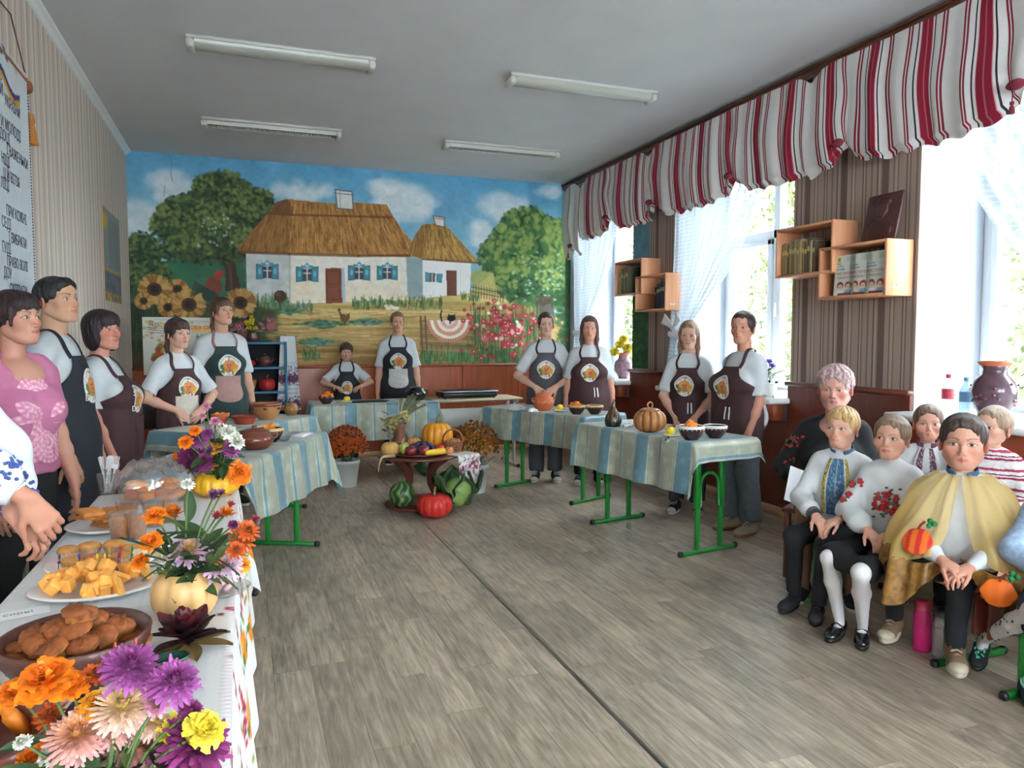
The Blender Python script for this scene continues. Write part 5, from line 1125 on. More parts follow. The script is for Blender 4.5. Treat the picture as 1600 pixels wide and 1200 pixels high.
            b = MB(); V, fs = p_prism(ol, 0, sh.get('soleh', .018)*k); b.add(V, fs, M=M); b.obj('sole', ms, t)
            if sh.get('toe'): V, qd = nets([ell((0, -.135*k, .030*k), (.041*k, .046*k, .0285*k)), cut((0, 0, .016*k), (0, 0, -1))], .005); MB().add(V, qd, M=M).obj('toe_cap', sh['toe'], t)
            if sh.get('laces'):
                b = MB()
                for z_, y_ in ((.066, -.085), (.078, -.062), (.090, -.040)): b.add(*p_tube([(-.022*k, y_*k, z_*k-.004), (0, (y_-.004)*k, (z_+.008)*k), (.022*k, y_*k, z_*k-.004)], .0035*k, 6), M=M)
                b.obj('laces', sh['laces'], t)
            if sh.get('strap'):
                b = MB(); b.add(*p_tube([(-.040*k, -.035*k, .03*k), (-.032*k, -.04*k, .068*k), (0, -.042*k, .084*k), (.032*k, -.04*k, .068*k), (.040*k, -.035*k, .03*k)], .008*k, 6, flat=.5), M=M); b.obj('strap', m, t)
            if sh.get('dots'):
                b = MB(); g = np.random.default_rng(i+3); n = 40; P = np.stack([g.uniform(-.04, .04, n)*k, g.uniform(-.16, .05, n)*k, np.full(n, .09*k)], -1); P = proj_surf(pr[:-1], P, .001); 
                for p in P: b.add(*p_sphere(.0055*k, 6, 4, p), M=M)
                b.obj('dots', sh['dots'], t)
    # ---- cloth laid over the front of the torso
    def table(s, z0, z1, off, hang=None, nz=64, nth=81, extra=()):
        th = np.linspace(-1.95, 1.95, nth); zz = np.linspace(z1, z0, nz); TH, ZZ = np.meshgrid(th, zz); D = np.stack([np.sin(TH), -np.cos(TH), np.zeros_like(TH)], -1)
        r = np.full(TH.shape, .55); pr = list(s.T)+list(extra); base = np.stack([np.zeros_like(TH), np.zeros_like(TH), ZZ], -1)
        c, n = math.cos(s.lean), math.sin(s.lean)
        base[..., 1] = -(ZZ-s.hz-s.dz)*math.tan(s.lean) if s.lean else 0
        for k in range(26): r = np.clip(r-sdf(pr, base+D*r[..., None])*.9, .02, .6)
        r = r+off
        if hang is not None:
            for i in range(1, nz):
                if zz[i] < hang: r[i] = np.maximum(r[i], r[i-1]*.9995)
        s.tb = (th, zz, r, base[:, 0, 1])
    def at(s, th, z, off=0.0):
        T, zz, r, yb = s.tb; th = np.asarray(th, float); z = np.asarray(z, float)
        i = np.clip((zz[0]-z)/(zz[0]-zz[-1])*(len(zz)-1), 0, len(zz)-1.001); j = np.clip((th-T[0])/(T[-1]-T[0])*(len(T)-1), 0, len(T)-1.001); i0 = i.astype(int); j0 = j.astype(int); fi = i-i0; fj = j-j0
        R = (r[i0, j0]*(1-fj)+r[i0, j0+1]*fj)*(1-fi)+(r[i0+1, j0]*(1-fj)+r[i0+1, j0+1]*fj)*fi+off
        return np.stack([R*np.sin(th), -R*np.cos(th)+np.interp(-z, -zz, yb), z], -1)
    def front_r(s, z): return float(-s.at(np.array(0.0), np.array(z))[1]+np.interp(-z, -s.tb[1], s.tb[3]))
    def patch(s, name, thc, zc, w, h, shape, m, parent, cv=None, off=.004, nu=26, nv=26, col=None):
        u, v = np.meshgrid(np.linspace(-1, 1, nu), np.linspace(-1, 1, nv), indexing='ij')
        if shape == 'disc': k = np.maximum(np.abs(u), np.abs(v)); n = np.hypot(u, v)+1e-9; U, V = u*k/n, v*k/n
        elif shape == 'pocket': U = u*np.sqrt(np.clip(1-np.clip(-v, 0, 1)**2.6*.98, .02, 1)); V = v
        elif callable(shape): U, V = shape(u, v)
        else: U, V = u, v
        r0 = max(.05, s.front_r(zc)); P = s.at(thc+np.arctan(U*w/2/r0), zc+V*h/2, off); b = MB()
        c = None
        if cv is not None: ix = np.clip(((U+1)/2*(cv.w-1)).round().astype(int), 0, cv.w-1); iy = np.clip(((1-V)/2*(cv.h-1)).round().astype(int), 0, cv.h-1); c = lin(np.clip(cv.a[iy, ix], 0, 255)).reshape(-1, 3)
        V_, fs = p_solid_sheet(P, .002)
        if c is not None: c = np.concatenate([c, c])
        b.add(V_, [f[:, ::-1] for f in fs], col=c); return b.obj(name, m, parent)
    def apron(s, a):
        H, sz = s.H, s.sz; m = fabric(a['col'], rough=.8, var=.08); zt = sz-a.get('bib', .022)*H; zw = s.hz+.135*H; z0 = a.get('hem', .30)*H if not s.sit else s.hz+s.dz-.0*H; zt += s.dz; zw += s.dz; off = .027
        s.table(min(z0, zw-.05)-.01, zt+.02, off, hang=zw-.02, extra=[cap((0, 0, s.hz), (0, 0, .3*H), .085*H*s.g, .085*H*s.g, .08)] if not s.sit else [])
        zr = np.concatenate([np.linspace(zt, zw, 26), np.linspace(zw, z0, 34)[1:]]); nu = 46; g = np.random.default_rng(s.seed); rows = []
        sw_ = a.get('bw', .060)*H
        for z_ in zr:
            r0 = s.front_r(z_); t_ = np.clip((zt-z_)/(zt-zw), 0, 1); hw = sw_+(.165*H*s.g-sw_)*t_**1.9; thm = min(math.atan(hw/r0)*(1+.55*t_**2), 1.72); th = np.linspace(-thm, thm, nu)
            fl = np.clip((zw-z_)/(zw-z0+1e-6), 0, 1); rip = .004*np.sin(th*7+s.seed)*(1-fl)*.7+fl*(.012*np.sin(th*6+s.seed)+.006*np.sin(th*13+2*s.seed)); rip = rip*(np.abs(th)/thm)**1.2; rows.append(s.at(th, np.full(nu, z_))+rip[:, None]*np.stack([np.sin(th), -np.cos(th), 0*th], -1))
        V, fs = p_solid_sheet(np.array(rows), .003); ap = MB().add(V, fs).obj('apron', m, s.t); s.ap = ap
        shirt = infl(s.T, .012); ms = fabric(a.get('strapc', a['col']))
        for q in (-1, 1):
            c0 = rows[0][0 if q < 0 else -1]; P = smoothpath([c0+np.array([0, 0, -.01]), s.up((q*.058*H, -.05*H, sz+.005*H)), s.up((q*.040*H, -.005*H, sz+.045*H)), s.up((q*.026*H, .045*H, sz+.045*H)), s.up((0, .06*H, sz+.03*H))], 22)
            P[1:] = proj_surf(shirt, P[1:], .005); b = MB(); nn = P[4]-s.up((0, .01*H, sz-.05*H)); b.add(*p_tube(P, .0115, 8, flat=.22, ref=nn)); b.obj('strap', ms, ap)
        if a.get('logo', True):
            lr = a.get('lr', .047)*H; zc = zt-a.get('lz', .092)*H; tc = a.get('lth', 0); s.patch('logo', tc, zc, 2*lr, 2.3*lr, 'disc', M_print, ap, LOGO)
        if a.get('pocket'): s.patch('pocket', 0, zw-.080*H, .15*H, .125*H, 'pocket', fabric(a['pocket']), ap, off=.006)
        if a.get('bars'):
            for q in (-.012, .012): s.patch('print_bar', a.get('bth', .35)+q/ .12*.9, zt-.205*H, .009, .055*H, None, M_white, ap, off=.005, nu=3, nv=6)
        if a.get('letters'):
            for i, tx in enumerate(a['letters']):
                th = a.get('leth', .5); zc = zt-(.075+.06*i)*H; me = text_mesh(tx, .045, .0006); me.materials.append(M_white); p = s.at(np.array(th), np.array(zc), .008); link('lettering', me, ap, tuple(p), (PI/2, 0, th))
        if a.get('pocketline'):
            s.patch('pocket_seam', a.get('plth', .25), zw-.12*H, .14*H, .14*H, None, m, ap, off=.006)

# ================================================================== TABLES AND CLOTHS
M_green = mat('green_enamel', L(30, 132, 52), 0.3, 0.06, 8, coat=.2)
M_top = mat('beige_laminate', L(196, 180, 150), 0.45, 0.08, 6, stretch=(.6, 8, 1))
M_whitem = mat('white_enamel', L(196, 198, 196), 0.35, 0.04, 8)
def desk(cx, cy, ang, label, group, m=M_green, L_=1.2, W_=0.5, h=0.735, panel_=False):
    t = empty('school_table', (cx, cy, 0), math.radians(ang), label, 'table', group)
    b = MB(); b.add(*p_box(L_, W_, 0.022, 0.006, (0, 0, h-.011))); b.obj('tabletop', M_top, t)
    fx = .475
    for s in (-1, 1):
        f = MB(); f.add(*p_box(.03, .47, .026, .006, (s*fx, 0, .016))); fo = f.obj('foot_bar', m, t)
        for e in (-1, 1): c = MB(); c.add(*p_box(.034, .035, .034, .008, (s*fx, e*.235, .017))); c.obj('end_cap', M_black, fo)
        for e in (-1, 1):
            l = MB(); l.add(*p_box(.028, .034, .42, .005, (s*fx, e*.10, .235))); l.add(*p_box(.034, .042, .42, .005, (s*fx, e*.104, .505))); l.obj('leg', m, t)
        a = np.linspace(0, PI, 13); ar = MB(); ar.add(*p_tube([(s*fx, -.078, .30)]+[(s*fx, -.078*math.cos(q), .44+.078*math.sin(q)) for q in a]+[(s*fx, .078, .30)], .011, 8)); ar.obj('arch', m, t)
        k = MB(); k.add(*p_box(.03, .42, .03, .005, (s*fx, 0, h-.037))); k.obj('top_bearer', m, t)
    c = MB(); c.add(*p_box(.93, .024, .03, .005, (0, .10, h-.05))); c.obj('cross_bar', m, t)
    if panel_: c = MB(); c.add(*p_box(.90, .012, .20, .004, (0, -.15, h-.20))); c.obj('front_panel', m, t)
    return t
M_jac = None
def jacquard(name, seedp=0.0):
    m, nt, p = _nt(name); lk = nt.links.new; tc = _n(nt, 'ShaderNodeTexCoord'); sx = _n(nt, 'ShaderNodeSeparateXYZ'); at = _n(nt, 'ShaderNodeAttribute', _attribute_name='Col'); lk(at.outputs['Color'], sx.inputs[0])
    dv = _n(nt, 'ShaderNodeMath', _operation='DIVIDE', i1=0.40); lk(sx.outputs[0], dv.inputs[0]); fr = _n(nt, 'ShaderNodeMath', _operation='FRACT'); lk(dv.outputs[0], fr.inputs[0])
    rp = _n(nt, 'ShaderNodeValToRGB'); rp.color_ramp.interpolation = 'CONSTANT'; lk(fr.outputs[0], rp.inputs[0]); bl, be, ln = L(104, 144, 158), L(164, 168, 150), L(186, 192, 178)
    for i, (q, c) in enumerate([(0, bl), (.27, ln), (.295, be), (.33, ln), (.345, be), (.60, be), (.63, ln), (.655, bl), (.70, ln), (.71, be), (.95, ln), (.975, bl)]):
        e = rp.color_ramp.elements[i] if i < 2 else rp.color_ramp.elements.new(q); e.position = q; e.color = (*c, 1)
    vo = _n(nt, 'ShaderNodeTexVoronoi', Scale=13.0); vo.feature = 'SMOOTH_F1'; lk(at.outputs['Color'], vo.inputs['Vector']); wv = _n(nt, 'ShaderNodeTexNoise', Scale=24.0, Detail=1.5, Distortion=2.5); lk(at.outputs['Color'], wv.inputs['Vector'])
    mu = _n(nt, 'ShaderNodeMath', _operation='MULTIPLY'); lk(vo.outputs[0], mu.inputs[0]); lk(wv.outputs[0], mu.inputs[1]); r = _n(nt, 'ShaderNodeMapRange'); r.inputs['From Min'].default_value = .05; r.inputs['From Max'].default_value = .22; r.inputs['To Min'].default_value = 1.12; r.inputs['To Max'].default_value = .80; lk(mu.outputs[0], r.inputs[0])
    mx = _n(nt, 'ShaderNodeMix', _data_type='RGBA', _blend_type='MULTIPLY'); mx.inputs[0].default_value = 1; lk(rp.outputs[0], mx.inputs[6]); lk(r.outputs[0], mx.inputs[7]); lk(mx.outputs[2], p.inputs['Base Color'])
    p.inputs['Roughness'].default_value = .42; p.inputs['Sheen Weight'].default_value = .2; p.inputs['Specular IOR Level'].default_value = .45
    return m
M_jac = jacquard('teal_jacquard')
def cloth(cx, cy, ang, label, group, L_, W_, drops, z=.742, mt=None, cell=.022, colfn=None, ph=0.0, rip=1.0, name='tablecloth', dx=(0, 0)):
    """drops: (x-, x+, y-, y+) hanging lengths; the cloth bends over the edges of the top"""
    xm, xp, ym, yp = drops; X = np.arange(-L_/2-xm, L_/2+xp+cell*.5, cell); Y = np.arange(-W_/2-ym, W_/2+yp+cell*.5, cell); GX, GY = np.meshgrid(X, Y, indexing='ij')
    ox = np.maximum(np.abs(GX)-L_/2, 0)*np.sign(GX); oy = np.maximum(np.abs(GY)-W_/2, 0)*np.sign(GY); cxp = np.clip(GX, -L_/2, L_/2); cyp = np.clip(GY, -W_/2, W_/2); s = np.hypot(ox, oy); both = np.minimum(np.abs(ox), np.abs(oy))
    flare = .012+.10*s+.20*both
    rp = rip*(.014*np.sin(GX*17+ph)+.008*np.sin(GX*31+2*ph))*np.clip(s/.2, 0, 1); rq = rip*(.014*np.sin(GY*15+ph)+.008*np.sin(GY*29))*np.clip(s/.2, 0, 1)
    n = s+1e-9; out = np.where(s > 0, 1, 0)
    PX = cxp+out*(ox/n)*(flare+rq*1.0); PY = cyp+out*(oy/n)*(flare+rp*1.0); PZ = np.where(s > 0, z+.004-s*(.985-.0*both)+.004, z+.004)
    PZ = np.where(s > 0, z+.003-np.maximum(s-.006, 0), z+.003)
    V, q = p_grid(np.stack([PX, PY, PZ], -1)); C = np.stack([GX+4+ph, GY+4, 0*GX], -1).reshape(-1, 3) if colfn is None else colfn(GX, GY).reshape(-1, 3)
    o = MB().add(V, q, col=C).obj(name, mt or M_jac, None, loc=(cx, cy, 0), rz=math.radians(ang)); tag(o, label, 'tablecloth', group); return o
GT = 'green framed school tables'; GC = 'teal striped tablecloths'
desk(.02, 4.66, 65, 'green framed table under the teal cloth beside the long white-clothed table', GT)
cloth(.02, 4.66, 65, 'teal striped cloth under the brown lidded clay pot', GC, 1.22, .52, (.12, .30, .33, .16), ph=.3)
desk(-.03, 5.92, 53, 'green framed table in front of the woman in the green apron', GT)
cloth(-.03, 5.92, 53, 'teal striped cloth under the large patterned bowl', GC, 1.22, .52, (.14, .16, .20, .2), ph=1.1)
desk(1.22, 7.46, -1.5, 'green framed table in front of the mural with the seated child behind', GT)
cloth(1.22, 7.46, -1.5, 'teal striped cloth hanging low in front of the seated child', GC, 1.22, .52, (.18, .18, .36, .15), ph=1.9)
desk(2.565, 6.05, 112.6, 'green framed table under the orange lidded clay pot', GT)
cloth(2.565, 6.05, 112.6, 'teal striped cloth under the orange lidded clay pot', GC, 1.24, .52, (.14, .16, .15, .27), ph=2.7)
desk(2.72, 4.46, 99.4, 'green framed table under the pumpkin shaped tureen', GT)
cloth(2.72, 4.46, 99.4, 'teal striped cloth under the pumpkin shaped tureen', GC, 1.24, .54, (.13, .15, .13, .31), ph=3.4)
desk(2.27, 7.60, 1, 'white framed table with the flat black electric griddle', None, M_whitem, 1.05, .5, .745, True)
# long table with the white embroidered cloth
desk(-.295, 2.72, 90, 'green framed table under the far half of the white embroidered cloth', GT)
desk(-.295, 1.50, 90, 'green framed table under the near half of the white embroidered cloth', GT)
def lace_cols():
    W_, H_ = 520, 130; c = Canvas(W_, H_, (222, 222, 220)); r = random.Random(12)
    for k in range(0, 36):
        x = 8+k*14.6; y = 62+18*math.sin(k*1.7)
        if k % 2 == 0:
            for j in range(22): c.ell(x+r.gauss(0, 4.2), y-20+r.gauss(0, 11), 2.2, 2.0, r.choice([(150, 28, 52), (176, 44, 66), (120, 20, 40)]), .95)
        else:
            for (dx, rx) in ((-4, 4), (4, 4), (0, 4.4)): c.ell(x+dx, y+8, rx+1.6, 11, (222, 128, 34), 1, .15); c.ell(x+dx-1, y+5, 2.2, 7, (240, 168, 66), .7, .5)
            c.line([(x, y-2), (x+2, y-8)], 2.6, (70, 96, 44))
        for j in range(3): a = r.random()*6; c.ell(x+9*math.cos(a), y+12*math.sin(a)+4, 5, 2.2, r.choice([(66, 116, 52), (96, 140, 66), (150, 150, 60)]), .95, .2, a)
    for k in range(170): c.line([(k*3.1, 8), (k*3.1+2, 14)], 1, (190, 160, 166), .8)
    return c
_LC = lace_cols()
def near_cols(GX, GY):
    out = np.zeros(GX.shape+(3,))+np.array(lin((214, 216, 218))); ln = (np.abs((GX/.05) % 1-.5) > .46)|(np.abs((GY/.05) % 1-.5) > .46); out[ln] *= .93
    u = (GX+1.35)/2.7; s = -GY-.25; on = s > -.035; ix = np.clip((u*(_LC.w-1)).astype(int), 0, _LC.w-1); iy = np.clip(((s+.035)/.50*(_LC.h-1)).astype(int), 0, _LC.h-1)
    col = lin(_LC.a[iy, ix]); out[on] = col[on]; return out
cloth(-.295, 2.06, 90, 'long white embroidered tablecloth with pumpkin and berry border', None, 2.56, .50, (.0, .22, .44, .16), mt=colmat('printed_linen', .85, .2, 90), cell=.0078, colfn=near_cols, rip=.45)

# ================================================================== CLAY, FOOD, PRODUCE
TZ = .7462
M_clay = mat('terracotta', L(190, 98, 60), .55, .12, 20, .08); M_clayd = mat('dark_brown_clay', L(88, 48, 40), .35, .15, 20, .05, coat=.15); M_clayb = mat('brown_glaze', L(112, 58, 44), .3, .15, 14, .05, coat=.3)
M_bowld = mat('dark_glaze', L(58, 36, 38), .25, .15, 14, .05, coat=.4); M_cream = mat('cream_slip', L(206, 176, 128), .5, .15, 30); M_orange = mat('raw_pumpkin', L(240, 140, 40), .5, .12, 30, .1)
M_lemon = mat('lemon_skin', L(232, 204, 50), .4, .08, 60, .15); M_plate = mat('white_china', (.78, .78, .76), .2, .02, 5, coat=.3); M_leafg = mat('dark_leaf', L(52, 78, 44), .55, .25, 25, .1, obj_var=.2); M_stem = mat('plant_stem', L(86, 108, 58), .6, .15, 30)
def bowl(label, loc, r, h, m, rim=None, foot=.5, group=None, cat='bowl', name='clay_bowl', th=.008):
    t = empty(name, loc, 0, label, cat, group)
    prof = [(0, 0.002), (r*foot, 0), (r*foot*1.04, h*.05), (r*.80, h*.35), (r*.97, h*.72), (r, h*.97), (r-th*.4, h), (r-th, h*.96), (r*.90-th, h*.6), (r*.66, h*.22), (r*.3, h*.12), (0, h*.11)]
    b = MB(); b.add(*p_lathe(prof, 40)); b.obj('body', m, t)
    if rim is not None:
        b = MB(); b.add(*p_lathe([(r*.985, h*.80), (r*1.004+.0015, h*.88), (r*1.006+.0015, h*.97), (r-th*.4, h+.002), (r-th*1.1, h*.97)], 40)); b.obj('rim', rim, t)
        b = MB()
        for k in range(18): a = k*2*PI/18; b.add(*p_sphere((.004, .004, .003), 6, 4, (r*.985*math.cos(a), r*.985*math.sin(a), h*.74)))
        b.obj('glaze_dots', rim, t)
    return t
def wedges(loc, r, n, seed, label, group, sc=1.0, zt=.05):
    """slices of raw pumpkin piled in a bowl, each a thing"""
    g = random.Random(seed)
    for i in range(n):
        L0 = g.uniform(.05, .085)*sc; a = np.linspace(-.75, .75, 7); ro, ri = L0, L0*.62; w = .011*sc
        P = np.array([[(ro*math.sin(q), s*w*(1.15), ro*math.cos(q)-ro*.8) for q in a]+[(ri*math.sin(q), s*w*.55, ri*math.cos(q)-ro*.8) for q in a[::-1]] for s in (-1, 1)])
        k = 14; V = P.reshape(-1, 3); j = np.arange(k); j2 = (j+1) % k; fs = [np.stack([j, j2, j2+k, j+k], -1)[:, ::-1]]+[np.stack([np.arange(6), np.arange(1, 7), 12-np.arange(6), 13-np.arange(6)], -1), np.stack([np.arange(6), np.arange(1, 7), 12-np.arange(6), 13-np.arange(6)], -1)[:, ::-1]+k]
        q = g.random()*6.28; rr = r*g.uniform(0, .62)
        o = MB().add(V, fs).obj('pumpkin_slice', M_orange, None, smooth=False, loc=(loc[0]+rr*math.cos(q), loc[1]+rr*math.sin(q), loc[2]+zt+g.uniform(0, .035)*sc*(1.2-rr/r))); o.rotation_euler = (g.uniform(-.7, .7), g.uniform(-1.3, 1.3), g.random()*6); tag(o, label, 'pumpkin slice', group)
def pumpkin(label, loc, r, h, col, ribs=11, group=None, stem=True, depth=.11, name='pumpkin', opened=False, rz=0.0, col2=None):
    t = empty(name, loc, rz, label, 'pumpkin', group); n = ribs*10; nv = 22; th = np.arange(n)*2*PI/n; ph = np.linspace(.10 if not opened else .62, PI-.08, nv); TH, PH = np.meshgrid(th, ph, indexing='ij')
    rib = 1-depth*np.abs(np.cos(TH*ribs/2))**6*np.sin(PH)**.6; R = r*np.sin(PH)**.78*rib; Z = h/2+h/2*np.sign(np.cos(PH))*np.abs(np.cos(PH))**.85-.05*h*np.exp(-(PH/.35)**2)*(0 if opened else 1); Z = Z-Z.min()
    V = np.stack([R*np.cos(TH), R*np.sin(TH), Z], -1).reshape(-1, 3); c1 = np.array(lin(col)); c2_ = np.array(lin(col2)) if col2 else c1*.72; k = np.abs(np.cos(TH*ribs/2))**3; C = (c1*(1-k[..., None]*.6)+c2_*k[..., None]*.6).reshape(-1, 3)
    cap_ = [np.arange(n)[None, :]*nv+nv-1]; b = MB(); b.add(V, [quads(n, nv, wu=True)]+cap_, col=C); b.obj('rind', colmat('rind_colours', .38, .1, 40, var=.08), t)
    top = float(Z.reshape(n, nv)[:, 0].max())
    if opened: b = MB(); rr = float(R[:, 0].mean()); b.add(*p_lathe([(rr*1.01, top-.004), (rr*.98, top+.002), (rr*.90, top), (rr*.86, top-.03), (0, top-.035)], 30)); b.obj('cut_rim', mat('pumpkin_flesh', L(232, 186, 110), .6, .1, 30), t)
    elif stem: b = MB(); b.add(*p_tube(smoothpath([(0, 0, top-.07*h), (0, 0, top+.08*h), (.05*r, .02*r, top+.20*h), (.16*r, .05*r, top+.26*h)], 9), [r*.12, r*.085, r*.075, r*.07, r*.065, r*.065, r*.065, r*.07, r*.075], 7)); b.obj('stem', mat('pumpkin_stem', L(128, 112, 70), .8, .2, 30, .2), t)
    return t
def lidpot(label, loc, r, h, m, lid=True, cat='pot', rings=True):
    t = empty('clay_pot', loc, 0, label, cat)
    b = MB(); b.add(*p_lathe([(0, 0), (r*.62, 0), (r*.68, h*.04), (r*.96, h*.32), (r, h*.46), (r*.9, h*.66), (r*.72, h*.76), (r*.74, h*.80), (r*.66, h*.80), (r*.6, h*.7), (0, h*.6)], 36)); b.obj('body', m, t)
    if lid: b = MB(); b.add(*p_lathe([(r*.78, h*.79), (r*.80, h*.82), (r*.5, h*.90), (r*.14, h*.95), (r*.10, h*.98), (r*.15, h*1.03), (r*.10, h*1.07), (0, h*1.075)], 32)); b.obj('lid', m, t)
    for s in (-1, 1):
        b = MB(); b.add(*p_tube(smoothpath([(s*r*.86, 0, h*.64), (s*r*1.12, 0, h*.66), (s*r*1.13, 0, h*.52), (s*r*.95, 0, h*.46)], 10), r*.07, 7)); b.obj('handle', m, t)
    if rings:
        b = MB()
        for k in range(10): a = k*2*PI/10; b.add(*p_tube([(r*1.0*math.cos(a+q*.22), r*1.0*math.sin(a+q*.22), h*(.45+.07*math.sin(q*3.1))) for q in np.linspace(-1, 1, 7)], r*.018, 5))
        b.obj('relief_band', M_cream if m is M_clay else m, t)
    return t
def lemon(label, loc):
    t = empty('lemon_plate', loc, 0, label, 'plate'); b = MB(); b.add(*p_lathe([(0, .004), (.03, 0), (.055, .008), (.062, .013), (.058, .015), (.03, .008), (0, .008)], 28)); b.obj('dish', M_plate, t)
    b = MB(); V, f = p_sphere((.036, .027, .027), 18, 12, (0, 0, 0)); k = np.abs(V[:, 0]) > .031; V[k, 1:] *= .8; V[:, 0] *= 1+.10*(np.abs(V[:, 0]) > .033); b.add(V, f); o = b.obj('lemon', M_lemon, None, loc=(loc[0]+.008, loc[1]+.005, loc[2]+.036), rz=.6); tag(o, 'whole '+label.replace('small white plate', 'yellow lemon on the small plate'), 'lemon', 'whole lemons on small plates')
    b = MB(); b.add(*p_lathe([(0, .0), (.026, 0), (.028, .003), (.026, .006), (0, .006)], 20), M=TR(-.03, -.02, .012, rx=.15)); o = b.obj('lemon_slice', mat('lemon_flesh', L(236, 220, 110), .4, .1, 60), None, loc=loc); tag(o, 'cut lemon round beside the '+label.replace('small white plate', 'whole lemon'), 'lemon slice', 'lemon rounds on small plates')
# --- tables along the sides
def P_(px, py, z=TZ): q = onz(px, py, z); return (float(q[0]), float(q[1]), float(z))
t = lidpot('wide brown clay casserole with lid on the teal cloth', P_(398, 701), .108, .125, M_clayb)
bowl('dark bowl of pumpkin slices behind the brown lidded casserole', P_(422, 690), .082, .085, M_bowld, M_cream); wedges(P_(422, 690), .075, 11, 1, 'orange pumpkin slice heaped in the dark bowl behind the casserole', 'pumpkin slices behind the casserole', .9)
M_clearg = clearmat('clear_glass', (.96, .98, .98), .03, .25)
bowl('small clear glass bowl beside the white tray', P_(443, 689), .052, .05, M_clearg, None, .5, None, 'bowl', 'glass_bowl', .004)
b = MB(); b.add(*p_box(.17, .085, .012, .004, (0, 0, .006))); t = empty('white_tray', P_(472, 681), 1.1, 'flat white tray at the end of the teal table', 'tray'); b.obj('base', M_plate, t); b = MB(); b.add(*p_box(.15, .065, .004, .001, (0, 0, .0125))); b.obj('liner', mat('paper_liner', (.82, .83, .84), .7, .02, 20), t)
bowl('orange clay bowl with pumpkin slices behind the tall bouquet', P_(344, 662), .062, .075, M_clay); wedges(P_(344, 662), .055, 9, 2, 'orange pumpkin slice in the small clay bowl behind the tall bouquet', 'pumpkin slices behind the bouquet', .8)
bowl('shallow red clay dish beside the patterned bowl', P_(382, 662), .088, .06, mat('red_clay', L(158, 66, 44), .45, .12, 20), mat('red_clay_rim', L(120, 40, 34), .4, .1, 20), .72, None, 'dish', 'clay_dish')
t = bowl('large ochre bowl with eye shaped painted marks', P_(417, 655), .115, .13, mat('ochre_glaze', L(176, 122, 72), .4, .15, 14), M_clayb)
EYE = MB().add(*p_sphere((.016, .016, .010), 10, 7)).data('painted_mark', M_bowld)
for k in range(6): a = k*2*PI/6+.4; link('painted_mark', EYE, t, (.107*math.cos(a), .107*math.sin(a), .088))
lidpot('small round patterned pot at the table end by the towel', P_(455, 648), .058, .105, mat('amber_glaze', L(150, 106, 62), .35, .3, 40))
bowl('dark bowl of carrot strips on the mural-side table', P_(510, 631), .075, .075, M_bowld); wedges(P_(510, 631), .066, 13, 3, 'orange strip heaped in the bowl before the seated child', 'orange strips before the seated child', .95)
lemon('small white plate in front of the seated child', P_(541, 629))
t = lidpot('shiny black pot with lid at the end of the mural-side table', (1.66, 7.42, TZ), .098, .15, mat('black_gloss', (.012, .012, .014), .12, .1, 10, coat=.6))
b = MB(); b.add(*p_box(.34, .20, .012, .005, (0, 0, .006))); t = empty('chopping_board', (1.16, 7.40, TZ), 0, 'flat dark chopping board in front of the standing navy apron woman', 'board'); b.obj('board', M_black, t); b = MB(); b.add(*p_tube([(.17, 0, .006), (.20, 0, .006), (.21, 0, .006)], .012, 8, flat=.4)); b.obj('handle', M_black, t)
t = empty('electric_griddle', (2.24, 7.60, .7455), .02, 'long flat black electric griddle with a silver rim', 'griddle')
b = MB(); b.add(*p_box(.60, .30, .055, .012, (0, 0, .040))); b.obj('body', M_black, t); b = MB(); b.add(*p_box(.615, .315, .012, .004, (0, 0, .072))); b.obj('rim', mat('brushed_steel', (.55, .56, .57), .3, .05, 30, metal=.9), t); b = MB(); b.add(*p_box(.58, .28, .008, .003, (0, 0, .080))); b.obj('plate', M_black, t)
for s in (-1, 1):
    for e in (-1, 1): b = MB(); b.add(*p_lathe([(0, 0), (.015, 0), (.012, .014), (0, .014)], 8), M=TR(s*.27, e*.12, 0)); b.obj('foot', M_black, t)
lidpot('orange lidded clay pot with painted band', P_(849, 641), .094, .165, M_clay)
lemon('small white plate next to the orange lidded pot', P_(874, 643))
bowl('dark rimmed bowl of pumpkin slices next to the lemon by the clay pot', P_(901, 647), .072, .075, M_bowld, M_cream); wedges(P_(901, 647), .064, 10, 5, 'pumpkin slice in the bowl in front of the second woman in brown', 'pumpkin slices by the orange clay pot', .95)
bowl('empty dark bowl with pale rim beside the pear shaped jug', P_(929, 647), .072, .075, M_bowld, M_cream)
t = empty('pear_jug', P_(958, 666), 0, 'dark green and brown pear shaped ceramic jug', 'jug'); n = 60; th = np.arange(n)*2*PI/n; pz = np.linspace(0, 1, 26); rr = np.interp(pz, [0, .05, .25, .45, .65, .8, .9, 1], [.8, .92, 1.0, .9, .6, .34, .24, .22]); TH, K = np.meshgrid(th, np.arange(26), indexing='ij'); R = .062*rr[K]*(1-.06*np.abs(np.cos(TH*5))**4)
V = np.stack([R*np.cos(TH), R*np.sin(TH), .16*pz[K]], -1).reshape(-1, 3); C = np.where((pz[K] > .35)[..., None] & (np.abs(np.cos(TH*5)) < .75)[..., None], np.array(lin((118, 78, 44))), np.array(lin((40, 46, 36)))).reshape(-1, 3); b = MB(); b.add(V, [quads(n, 26, wu=True), np.arange(n)[None, ::-1]*26], col=C); b.obj('body', colmat('glaze_colours', .2, 0, 30, spec=.6), t)
b = MB(); b.add(*p_tube([(0, 0, .155), (0, 0, .17), (.012, .004, .19)], [.014, .009, .007], 8)); b.obj('stem', M_bowld, t)
t = pumpkin('large brown pumpkin shaped tureen with ring handle lid', P_(1015, 675), .112, .155, (168, 112, 64), 12, None, False, .13, 'pumpkin_tureen', col2=(96, 56, 30)); t['category'] = 'tureen'
